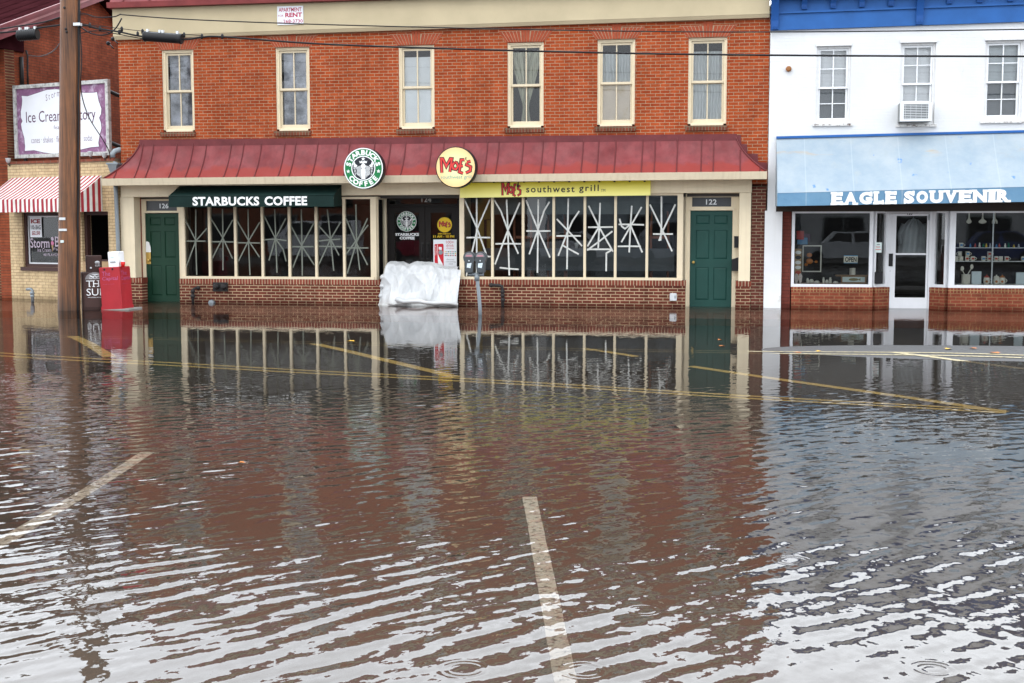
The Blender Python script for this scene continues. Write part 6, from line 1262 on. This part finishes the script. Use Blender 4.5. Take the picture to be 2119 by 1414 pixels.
lt('Storm', 63, 102, 493, 513, 0, .012); lt('Bros', 114, 148, 490, 511, 0, .012); lt('Ice Cream', 78, 106, 514, 521); lt('Factory', 111, 145, 513, 520); lt('48 FLAVORS', 90, 126, 525, 530)
for (x, yq, r_, mi) in ((108.5,494.5,.045,0),(108.5,503.5,.047,1)): c = LP(x, yq, .112); pl.ell(c.x, c.z, r_, r_*1.05, mi, 2)
c = LP(108.5, 508, .112); pl.poly([(c.x-.035,c.z),(c.x,c.z-.16),(c.x+.035,c.z)], 2, 1)
solo(pl, 'window_lettering', [mat('pale_lilac_vinyl', (.50,.42,.50), .5), mat('pink_vinyl', (.62,.20,.34), .5), 'tan'], 'pale lettering with ice cream cone on the ice cream shop window', 'lettering')

# ================================================================== SHOP INTERIORS: grill chairs and counter panel
yi = .75
mb = MB(); mb.box(FX(998,540,yi), FX(1395,540,yi), yi, yi+.04, FZ(1100,560,yi), FZ(1100,514,yi)); solo(mb, 'counter_panel', 'gray', 'long grey counter panel inside the grill window', 'counter')
mb = MB(); mb.box(FX(1021,430,.3), FX(1335,430,.3), .30, .315, FZ(1100,444,.3), FZ(1100,404,.3)); solo(mb, 'roller_blind', 'gray_blind', 'grey roller blind half lowered inside the grill window', 'blind')
mb = MB(); mb.box(FX(985,470,1.2), FX(1014,470,1.2), 1.2, 1.3, .05, FZ(1000,400,1.2)); solo(mb, 'yellow_partition', 'yel_in', 'mustard yellow partition inside the first grill pane', 'partition')
mb = MB(); a = F(1004,455,1.1); mb.tube([(a.x,1.12,FZ(1004,540,1.1)),(a.x,1.12,a.z),(a.x+.15,1.12,a.z),(a.x+.15,1.12,a.z+.5)], .03, 8); solo(mb, 'indoor_pipe', 'brown_f', 'brown pipe on the mustard partition inside the grill', 'pipe')
def chair(x, y):
    t = thing('bar_chair', '', 'chair', (x, y, .04), 0, 'copper wood chairs inside the grill')
    for s in (-.19, .19): mb = MB(); mb.tube([(x+s,y,.05),(x+s,y,.9),(x+s*1.0,y-.02,1.7),(x+s*.9,y-.05,2.05)], [.025,.03,.03,.018], 8); mb.build('back_post', 'cop', t)
    for z in (.95, 1.45): mb = MB(); mb.box(x-.165, x+.165, y-.015, y+.015, z, z+.06); mb.build('rail', 'cop', t)
    mb = MB(); mb.box(x-.2, x+.2, y+.03, y+.42, .74, .8); mb.build('seat', 'cop', t)
    for s in (-.18, .18): mb = MB(); mb.box(x+s-.02, x+s+.02, y+.37, y+.41, .05, .738); mb.build('leg', 'cop', t)
    return t
c0 = chair(FX(1082,480,1.0), 1.0); c0['label'] = 'copper wood chair behind the second and third grill panes'
dup(c0, (FX(1152,480,1.0),1.0,.04), 'copper wood chair behind the third and fourth grill panes'); dup(c0, (FX(1365,480,1.0),1.0,.04), 'copper wood chair behind the last grill pane beside green door')
def cup_(px, py, y, label): q = F(px, py, y); mb = MB(); mb.lathe([(.03,0),(.042,.1),(.045,.105),(.044,.12),(.02,.125)], q, 12); solo(mb, 'paper_cup', 'white_sign', label, 'cup')
cup_(1193,514,yi+.02,'white paper cup on the counter panel behind the middle grill pane')

# ================================================================== SOUVENIR SHOP display
ym = .42; gl_s = M['glass']
sx_a, sx_b = FX(1975,540,ym), wx1-.6
def shelf(py, label): z = FZ(2050,py,ym); mb = MB(); mb.box(sx_a, sx_b, ym-.11, ym+.16, z-.012, z); solo(mb, 'shelf', 'alu', label, 'shelf', 'shelves in the souvenir shop window'); return z
zs_a = shelf(512.5, 'upper narrow shelf of trinkets in the right souvenir window'); zs_b = shelf(540.5, 'lower shelf of white mugs in the right souvenir window')
def mug(x, y, z, m2, rz, s=1.0):
    t = thing('mug', '', 'mug', (x, y, z), rz, 'souvenir mugs on the shelves'); T_ = Matrix.Translation((x,y,z)) @ Matrix.Rotation(rz, 4, 'Z')
    mb = MB(T_); mb.lathe([(.036*s,0),(.042*s,.006),(.042*s,.095*s),(.039*s,.097*s),(.037*s,.02)], (0,0,0), 16); mb.build('mug_body', 'cream_t', t)
    mb = MB(T_); mb.tube([(.040*s+.036*s*math.sin(math.pi*k/8),0,.02*s+.06*s*k/8) for k in range(9)], .0065, 6); mb.build('handle', 'cream_t', t)
    mb = MB(T_); n = 6
    vs = [(.0428*s*math.cos(a), .0428*s*math.sin(a), z_) for z_ in (.03*s,.07*s) for a in [math.pi*1.5+(k-n/2)*.22 for k in range(n+1)]]; mb.add(vs, [(k,k+1,n+2+k,n+1+k) for k in range(n)]); mb.build('print', m2, t); return t
mug_a = mug(FX(1989,508,ym), ym, zs_a, 'mugblue', 0); mug_a['label'] = 'white mug alone at left end of the upper trinket shelf'
mug_r = mug(FX(2001,536,ym), ym, zs_b, 'mugred', 0); mug_r['label'] = 'white mug with red print, third in the lower mug row'
pts = [(1979,0,.0,'white mug at left end of the lower mug row behind the frame edge',math.pi,1),(1989,0,.0,'white mug with blue print, second in the lower mug row',math.pi,1),(2013,0,0,'white mug with red print, fourth in the lower mug row',0,0),(2035,0,0,'white mug with blue print, fifth in the lower mug row',0,1),(2047,0,0,'white mug under the stacked mug in the lower row',0,0),(2061,0,0,'white mug just right of the shelf upright',0,0),(2071,0,0,'white mug second right of the shelf upright',math.pi,1),(2083,0,0,'white mug third right of the shelf upright with red print',0,0),(2117,0,0,'white mug at right frame edge in the lower mug row',0,1),
 (1986,1,0,'white mug stacked on top at left of the lower mug row',math.pi,1),(2002,1,0,'white mug stacked on the third mug of the lower row',0,1),(2047,1,0,'white mug stacked on top beside the shelf upright',0,0)]
for px, up, _, lab, rz, bl in pts: dup(mug_a if bl else mug_r, (FX(px,536,ym), ym, zs_b+.099*up+.001), lab, rz)
mb = MB(); x = FX(2054.5,500,ym-.13); mb.box(x-.012, x+.012, ym-.14, ym-.118, FZ(2054,588,ym), zh); solo(mb, 'shelf_upright', 'alu', 'slim pale shelf upright standing in the right souvenir window', 'upright')
rb = random.Random(11); tm = ['mugblue','mugred','cream_t','sign_g','decal_y','alu']
for k, px in enumerate((2008,2018,2027,2035,2041,2049,2062,2068,2080,2087,2098,2108)):
    x = FX(px, 508, ym); h = rb.uniform(.05,.10); mb = MB(); c_ = (x, ym, zs_a+.001)
    mb.lathe([(.016,0),(.021,.01),(.02,h*.55),(.009,h*.7),(.015,h*.82),(.012,h),(.003,h+.006)], c_, 10); solo(mb, 'figurine', tm[k % 6], 'tiny coloured trinket on the upper shelf, %s from the lone mug' % ORD[k], 'trinket', 'trinkets on the upper shelf')
for k, (px, w1, fork) in enumerate(((2004,.05,0),(2032,.078,0),(2057,.05,1))):
    q = F(px, 461, ym); zt1 = zh-.02; mb = MB(); x = q.x
    pts = [(.010,0),(.014,.5),(.022,.62),(1*w1,.80),(w1*.95,.90),(w1*.6,.97),(.01,1.0)] if not fork else [(.010,0),(.014,.5),(.02,.6),(.05,.74),(.055,.8)]
    H = zt1-FZ(px,463,ym); poly = [(x+a, zt1-b*H) for a, b in pts]+([(x+.055, zt1-H),(x+.035, zt1-H),(x+.035,zt1-.82*H),(x+.012,zt1-.82*H),(x+.012,zt1-H),(x-.012,zt1-H),(x-.012,zt1-.82*H),(x-.035,zt1-.82*H),(x-.035,zt1-H),(x-.055,zt1-H)] if fork else [])+[(x-a, zt1-b*H) for a, b in pts[::-1]]
    mb.prism(poly[::-1], ym-.06, ym-.045); solo(mb, 'wall_spoon' if not fork else 'wall_fork', 'cream_t', ['large cream wooden spoon with narrow bowl hanging in right souvenir window','large cream wooden spoon with wide bowl hanging in right souvenir window','large cream wooden fork hanging in right souvenir window'][k], 'utensil', 'giant utensils hanging in the window')
zf_ = FZ(2000,588,ym)
mb = MB(); mb.box(sx_a, sx_b, .18, .9, zf_-.05, zf_); mb.box(FX(1645,588,.3), FX(1800,588,.3), .2, .9, zf_-.05, zf_) if False else None; solo(mb, 'display_ledge', 'cream_t', 'pale ledge under the teapots in the right souvenir window', 'ledge')
mb = MB(); mb.box(FX(1641,588,.25), FX(1800,588,.25), .19, .9, zf_-.05, zf_); solo(mb, 'display_ledge', 'wood', 'wooden ledge under the picture in the left souvenir window', 'ledge')
def pot(px, lab, top):
    x = FX(px,580,ym); t = thing('teapot', lab, 'teapot', (x, .34, zf_), 0, 'painted teapots in the souvenir window')
    mb = MB(); mb.lathe([(.045,0),(.062,.03),(.066,.08),(.055,.13),(.058,.14)], (x,.34,zf_), 16); mb.build('pot_body', 'cream_t', t)
    mb = MB(); mb.lathe([(.06,.141),(.045,.165),(.012,.175),(.016,.19),(.004,.2)], (x,.34,zf_), 14); mb.build('lid', top, t)
    mb = MB(); mb.tube([(x+.055+.04*math.sin(math.pi*k/8),.34,zf_+.03+.09*k/8) for k in range(9)], .008, 6); mb.build('handle', 'cream_t', t)
    mb = MB(); mb.sphere((x-.01,.275,zf_+.06), .026, 8, 6, sq=(1,.3,1)); mb.build('fruit_print', 'leaf2', t)
pot(2040, 'cream teapot with red lid left of the shelf upright', 'mugred'); pot(2060, 'cream teapot just right of the shelf upright', 'cream_t'); pot(2072, 'cream teapot with orange lid, rightmost of the three', 'leaf2')
x = FX(1997,580,ym); t = thing('utensil_canister', 'large white canister holding two spoons in right souvenir window', 'canister', (x,.34,zf_)); mb = MB(); mb.lathe([(.085,0),(.09,.01),(.09,.2),(.092,.205),(.08,.2)], (x,.34,zf_), 18); mb.build('canister_body', 'cream_t', t)
for dx, tp_ in ((-.07,.36),(.10,.40)): mb = MB(); mb.tube([(x,.34,zf_+.15),(x+dx,.34,zf_+tp_-.08)], .009, 6); mb.sphere((x+dx*1.1,.34,zf_+tp_-.04), .045, 10, 6, sq=(.8,.35,1.2)); mb.build('spoon', 'cream_t', t)
for px0, px1, pyt, lab in ((2011,2031,562,'pale blue white box standing beside the utensil canister'),(2103,2121,564,'pale blue white box at right edge of the souvenir window')):
    a, b = FX(px0,570,.33), FX(px1,570,.33); mb = MB(); mb.bbox(a, b, .33, .38, zf_, FZ(px0,pyt,.33), .006); solo(mb, 'gift_box', mat('pale_box_card_%d' % px0, (.66,.76,.80), .5, var=.08, sc=9), lab, 'gift box')
# left souvenir window
yq = .16
a, b = F(1746,545,yq), F(1775,529,yq); t = thing('open_sign', 'small OPEN sign with blue edges hanging in left souvenir window', 'sign', ((a.x+b.x)/2, yq, a.z)); mb = MB(); mb.box(a.x, b.x, yq, yq+.008, a.z, b.z); mb.build('board', mat('cream_card', (.72,.68,.55), .6), t)
pl = fplate(yq-.001); w_, h_ = b.x-a.x, b.z-a.z; pl.text('OPEN', a.x+.09*w_, a.x+.92*w_, a.z+.16*h_, a.z+.80*h_, 0, 1, bold=.03); pl.poly([(a.x,a.z+.9*h_),(b.x,a.z+.9*h_),(b.x,b.z),(a.x,b.z)], 1, 1); pl.poly([(a.x,a.z),(b.x,a.z),(b.x,a.z+.08*h_),(a.x,a.z+.08*h_)], 1, 1); pl.build('lettering', ['sign_k', mat('sky_blue_print', (.12,.36,.6), .5)], t)
a, b = F(1740,587,.3), F(1793,570.5,.3); t = thing('fish_picture', 'wood framed picture lying upright in left souvenir window', 'picture', ((a.x+b.x)/2, .3, zf_)); mb = MB(); frame(mb, a.x, b.x, zf_, b.z, .03, .28, .31); mb.build('frame', 'wood', t); mb = MB(); mb.box(a.x+.031, b.x-.031, .30, .305, zf_+.031, b.z-.031); mb.build('print', 'paper', t)
pl = fplate(.298); cx_, cz_ = (a.x+b.x)/2, (zf_+b.z)/2; pl.ell(cx_, cz_, .10, .03, 0, 1); pl.poly([(cx_+.09,cz_),(cx_+.14,cz_+.03),(cx_+.14,cz_-.03)][::-1], 0, 1); pl.build('fish', mat('olive_fish', (.25,.22,.10), .6), t)
a, b = F(1660,563,.7), F(1700.5,508,.7); mb = MB(); frame(mb, a.x, b.x, a.z, b.z, .022, .70, .72); solo(mb, 'empty_frame', 'cream_t', 'thin pale empty picture frame standing in left souvenir window', 'frame')
a, b = F(1644,580,.25), F(1659,515,.25); t = thing('sticker_rack', 'tall tan rack of oval stickers at left edge of souvenir window', 'rack', ((a.x+b.x)/2, .25, zf_)); mb = MB(); mb.box(a.x, b.x, .25, .262, a.z, b.z); mb.build('board', 'tan', t)
for k in range(6): pl = fplate(.248); pl.ell((a.x+b.x)/2, b.z-.08-.105*k, .062, .038, 0, 1); pl.build('oval_sticker', ['white_sign','sign_k','white_sign','white_sign','mugred','decal_y'][k], t)
for k, px in enumerate((1648,1656)):
    q = F(px,588,.215); pl = MB(); pl.prism([(q.x+.042*math.cos(2*math.pi*j/14)*(1 if math.sin(2*math.pi*j/14) > 0 else .8), q.z+.115+.11*math.sin(2*math.pi*j/14)) for j in range(14)], .205, .22); solo(pl, 'flip_flop', mat('patterned_sole_%d' % k, (.66,.58,.54), .6, var=.3, sc=40), ['white patterned flip flop standing leftmost in souvenir window corner','white patterned flip flop beside the leftmost one in souvenir window'][k], 'flip flop')
for k, (px, r_, h_) in enumerate(((1671,.03,.10),(1679,.05,.08),(1690,.06,.05),(1704,.025,.12),(1711,.035,.07),(1718,.03,.12),(1729,.055,.04))):
    q = F(px,588,.4); mb = MB(); mb.lathe([(r_*.7,0),(r_,.01),(r_,h_*.7),(r_*.6,h_*.85),(r_*.7,h_),(r_*.3,h_+.005)], (q.x,.4,zf_), 14); solo(mb, 'china_piece', 'cream_t', 'small white china piece on the ledge, %s from the flip flops' % ORD[k], 'china', 'white china on the window ledge')
q = F(1764,570,.6); mb = MB(); mb.lathe([(.06,0),(.065,.02),(.06,.13),(.065,.14),(.03,.145)], (q.x,.62,FZ(1764,569,.6)), 16); mb.box(q.x-.35, q.x+.35, .5, .75, FZ(1764,569,.6)-.03, FZ(1764,569,.6)-.001, 1); solo(mb, 'crock', ['cream_t','wood'], 'cream crock on a shelf behind the framed fish picture', 'crock')
for k, (px, py, r_) in enumerate(((1675,528,.06),(1675,541,.075),(1689,542,.035),(1668,548,.04))):
    q = F(px,py,.75); mb = MB(); mb.sphere(q, r_, 10, 6, sq=(1,.25,.8)); solo(mb, 'orange_ornament', 'leaf2', ['orange ornament at top inside the pale frame','largest orange ornament inside the pale frame','small orange ornament at right inside the pale frame','small dark orange ornament at lower left inside the pale frame'][k], 'ornament')
for k, (px0, py0, px1, py1, m_) in enumerate(((1648,478,1664,496,'sign_r'),(1650,492,1672,506,'mugblue'),(1662,484,1678,500,'purple_t'))):
    a, b = F(px0,py1,.9), F(px1,py0,.9); mb = MB(); mb.bbox(a.x, b.x, .9+.06*k, .94+.06*k, a.z, b.z, .01); solo(mb, 'folded_shirt', m_, ['red folded shirt high in left souvenir window','blue folded shirt low in left souvenir window','purple folded shirt in left souvenir window'][k], 'shirt')
# garment hanging behind the door glass
a, b = F(1868,525,.8), F(1911,452,.8); t = thing('hanging_garment', 'pale grey garment hanging behind the white door glass', 'garment', ((a.x+b.x)/2, .8, a.z)); cx_ = (a.x+b.x)/2; H = b.z-a.z
mb = MB()
def gm(u, v): wd = (.10+.16*min(1,v*4))*(1+.12*v); return (cx_+(u-.5)*2*wd, .8+.04*math.sin(u*17+v*2)-.05*math.cos((u-.5)*3), b.z-v*H-.06*abs(u-.5)*(v < .2))
mb.grid(gm, 30, 14); mb.build('body', 'garment', t)
for s in (-1, 1): mb = MB(); mb.tube([(cx_+s*.2,.8,b.z-.12),(cx_+s*.28,.8,b.z-.35),(cx_+s*.26,.8,b.z-.55)], [.06,.05,.04], 8); mb.build('sleeve', 'garment', t)
mb = MB(); mb.tube([(cx_,.8,b.z),(cx_,.8,b.z+.06),(cx_+.03,.8,b.z+.09)], .006, 5); mb.build('hanger_hook', 'steel', t)
def sidebox(px0, px1, py0, py1, y, nm, m_, lab, cat): a, b = F(px0,py1,y), F(px1,py0,y); mb = MB(); mb.bbox(a.x, b.x, y, y+.06, a.z, b.z, .008); return solo(mb, nm, m_, lab, cat)
sidebox(1810,1827,563,587,.10,'mailbox','black','black mailbox in front of the narrow souvenir side window','mailbox')
a, b = F(1810,523,.12), F(1825,502,.12); t = thing('paper_notice', 'pale paper notice with red writing on narrow souvenir side window', 'notice', ((a.x+b.x)/2,.12,a.z)); mb = MB(); mb.box(a.x,b.x,.12,.125,a.z,b.z); mb.build('sheet','paper',t)
pl = fplate(.118); w_, h_ = b.x-a.x, b.z-a.z
for k, (x0, x1, mi) in enumerate(((.3,.7,0),(.15,.75,1),(.08,.9,1))): pl.stroke([(a.x+x0*w_, b.z-(.2+.24*k)*h_),(a.x+(x0+x1)/2*w_, b.z-(.22+.24*k)*h_),(a.x+x1*w_, b.z-(.2+.24*k)*h_)], .012, mi, 1)
pl.build('writing', ['sign_k','sign_r'], t)

# ================================================================== LEAVES on the water and on the wet road
lv = [(725,706,.075,'leaf','bright yellow leaf floating before the coffee shop windows'),(894,633,.06,'leaf','tiny yellow leaf floating at the foot of the sandbag heap'),(1962,722,.07,'leaf','yellow leaf on the bare wet road patch nearest the white door'),(2013,721,.06,'leaf2','orange leaf on the bare wet road patch'),(2058,730,.09,'leaf2','rusty leaf at right on the bare wet road patch'),(1695,727,.06,'leaf','pale leaf at left tip of the bare wet road patch'),(1490,703,.05,'leaf2','small orange leaf on the water before the right green door'),(1494,716,.05,'leaf2','second small orange leaf floating below the right green door reflection'),(500,958,.03,'leaf2','orange leaf floating in the left foreground'),(1650,730,.06,'leaf2','red brown leaf beside the white pillar reflection')]
rl = random.Random(4)
for px, py, s, m_, lab in lv:
    q = gl(px, py); z = max(.003, zg(q.x, q.y)+.006); mb = MB(); a0 = rl.uniform(0, 6.28); q = G(px, py, z)
    shp = [(0,-1),(.35,-.55),(.75,-.5),(.5,-.1),(.8,.25),(.35,.35),(0,1),(-.35,.35),(-.8,.25),(-.5,-.1),(-.75,-.5),(-.35,-.55)]
    vs = [(q.x+s*(a*math.cos(a0)-b*math.sin(a0)), q.y+s*(a*math.sin(a0)+b*math.cos(a0)), z+.012*abs(a)) for a, b in shp]; mb.add([(q.x,q.y,z)]+vs, [(0,1+i,1+(i+1)%12) for i in range(12)]); solo(mb, 'leaf', m_, lab, 'leaf', 'fallen leaves on the flood')

# ================================================================== ACROSS THE STREET (behind the camera: seen mirrored in the glass)
def back_building(x0, x1, y, h, m, label, wins_, gable=False):
    t = thing('street_building', label, 'building', ((x0+x1)/2, y, 0)); mb = MB(); mb.box(x0, x1, y-8, y, -.2, h); mb.build('wall', m, t)
    mb = MB()
    if gable: mb.hexa([(x0-.3,y-8.3,h),(x1+.3,y-8.3,h),(x1+.3,y+.3,h),(x0-.3,y+.3,h),(x0+1,y-4.2,h+1.6),(x1-1,y-4.2,h+1.6),(x1-1,y-3.8,h+1.6),(x0+1,y-3.8,h+1.6)])
    else: mb.box(x0-.1, x1+.1, y-8.1, y+.25, h+.002, h+.35)
    mb.build('roof', 'roof_dk', t)
    for a, b, z0, z1 in wins_:
        mb = MB(); frame(mb, a, b, z0, z1, .1, y+.005, y+.06); mb.box((a+b)/2-.03, (a+b)/2+.03, y+.006, y+.05, z0+.1, z1-.1); f = mb.build('window', 'gray_blind', t); mb = MB(); mb.box(a+.1, b-.1, y+.006, y+.02, z0+.1, z1-.1); mb.build('pane', 'black', f)
ww = lambda x0, n, dx, z0, z1, w_=1.0: [(x0+k*dx, x0+k*dx+w_, z0, z1) for k in range(n)]
gcl = stripes('grey_clapboard', (0,0,1), .16, 20, (.22,.26,.29), (.27,.31,.34))
back_building(-10, 2.2, -47, 6.6, gcl, 'grey clapboard house across the street mirrored in the grill windows', ww(-9,5,2.3,3.9,5.6)+ww(-8.6,3,3.4,1.0,2.6,1.6), True)
back_building(-34, -12.6, -49, 5.4, brick('far_brick', (.22,.07,.04), (.17,.055,.035), (.2,.15,.1)), 'dark brick row across the street mirrored in the coffee shop windows', ww(-32,7,2.8,3.4,4.8)+ww(-32,5,3.8,.9,2.7,2.2))
back_building(4.8, 26, -48, 5.2, mat('pale_store_wall', (.30,.31,.32), .8), 'plain pale grey store across the street mirrored in the souvenir windows', ww(6,6,3,3.2,4.5)+ww(6,5,4,.6,2.5,2.4))
def car(x, y, m, label, van=False):
    t = thing('parked_car', label, 'car', (x, y, .1), 0, 'cars parked across the street'); z = .1
    low = [(-2.2,.35),(-2.25,.75),(-2.1,.95),(2.0,.98),(2.2,.85),(2.25,.4),(2.1,.28),(-2.1,.28)] if not van else [(-2.3,.35),(-2.35,1.1),(-1.9,1.2),(2.3,1.25),(2.35,.4),(2.2,.28),(-2.2,.28)]
    cab = [(-1.15,.96),(-.55,1.5),(1.0,1.52),(1.7,.98)] if not van else [(-1.85,1.22),(-1.3,2.05),(2.2,2.08),(2.3,1.26)]
    mb = MB(); mb.prism([(x+a, z+b) for a, b in low][::-1], y-.88, y+.88); mb.build('body', m, t)
    mb = MB(); n = len(cab); c0 = [(x+a, y-.80 if b < 1.3 else y-.66, z+b) for a, b in cab]; c1 = [(x+a, y+.80 if b < 1.3 else y+.66, z+b) for a, b in cab]; mb.add(c0+c1, [(0,1,2,3),(7,6,5,4),(0,4,5,1),(2,6,7,3),(1,5,6,2)]); mb.build('cabin', m, t)
    mb = MB(); cx_ = sum(a for a, _ in cab)/4; cz_ = sum(b for _, b in cab)/4
    for lo, hi in ((.06,.47),(.53,.94)):
        q = lambda a, b, yy: (x+a, yy, z+b)
        A, B_, C_, D_ = cab; f = lambda p_, r_, k: (p_[0]+(r_[0]-p_[0])*k, p_[1]+(r_[1]-p_[1])*k)
        pts = [f(f(A,D_,lo),f(B_,C_,lo),.12), f(f(A,D_,hi),f(B_,C_,hi),.12), f(f(A,D_,hi),f(B_,C_,hi),.88), f(f(A,D_,lo),f(B_,C_,lo),.88)]
        mb.add([(x+a, y+.80-.14*max(0,min(1,(b-cab[0][1])/(cab[1][1]-cab[0][1])))+.012, z+b) for a, b in pts], [(0,1,2,3)])
    mb.build('side_window', 'black', t)
    for a in (-1.4, 1.4): mb = MB(); mb.lathe([(.32,-.1),(.33,0),(.33,.1),(.2,.12)], (x+a, y+.80, z+.33), 18, axis='Y'); w_ = mb.build('wheel', 'black', t)
car(-20.5, -36, mat('white_car_paint', (.5,.51,.53), .3), 'white van parked across the street mirrored in the coffee shop windows', True)
car(-15.2, -36.4, mat('maroon_car_paint', (.20,.02,.035), .3), 'maroon car parked across the street mirrored in the coffee shop windows')
car(-7.6, -36.2, mat('silver_car_paint', (.45,.47,.50), .3), 'silver car parked across the street mirrored in the grill windows')
car(-2.0, -36.6, mat('grey_car_paint', (.22,.24,.27), .3), 'grey van parked across the street mirrored in the last grill panes', True)
car(6.2, -36.0, mat('pale_car_paint', (.32,.34,.36), .3), 'pale car parked across the street mirrored in the left souvenir window')
car(13.0, -36.3, mat('navy_car_paint', (.03,.045,.12), .3), 'navy car parked across the street mirrored in the right souvenir window')
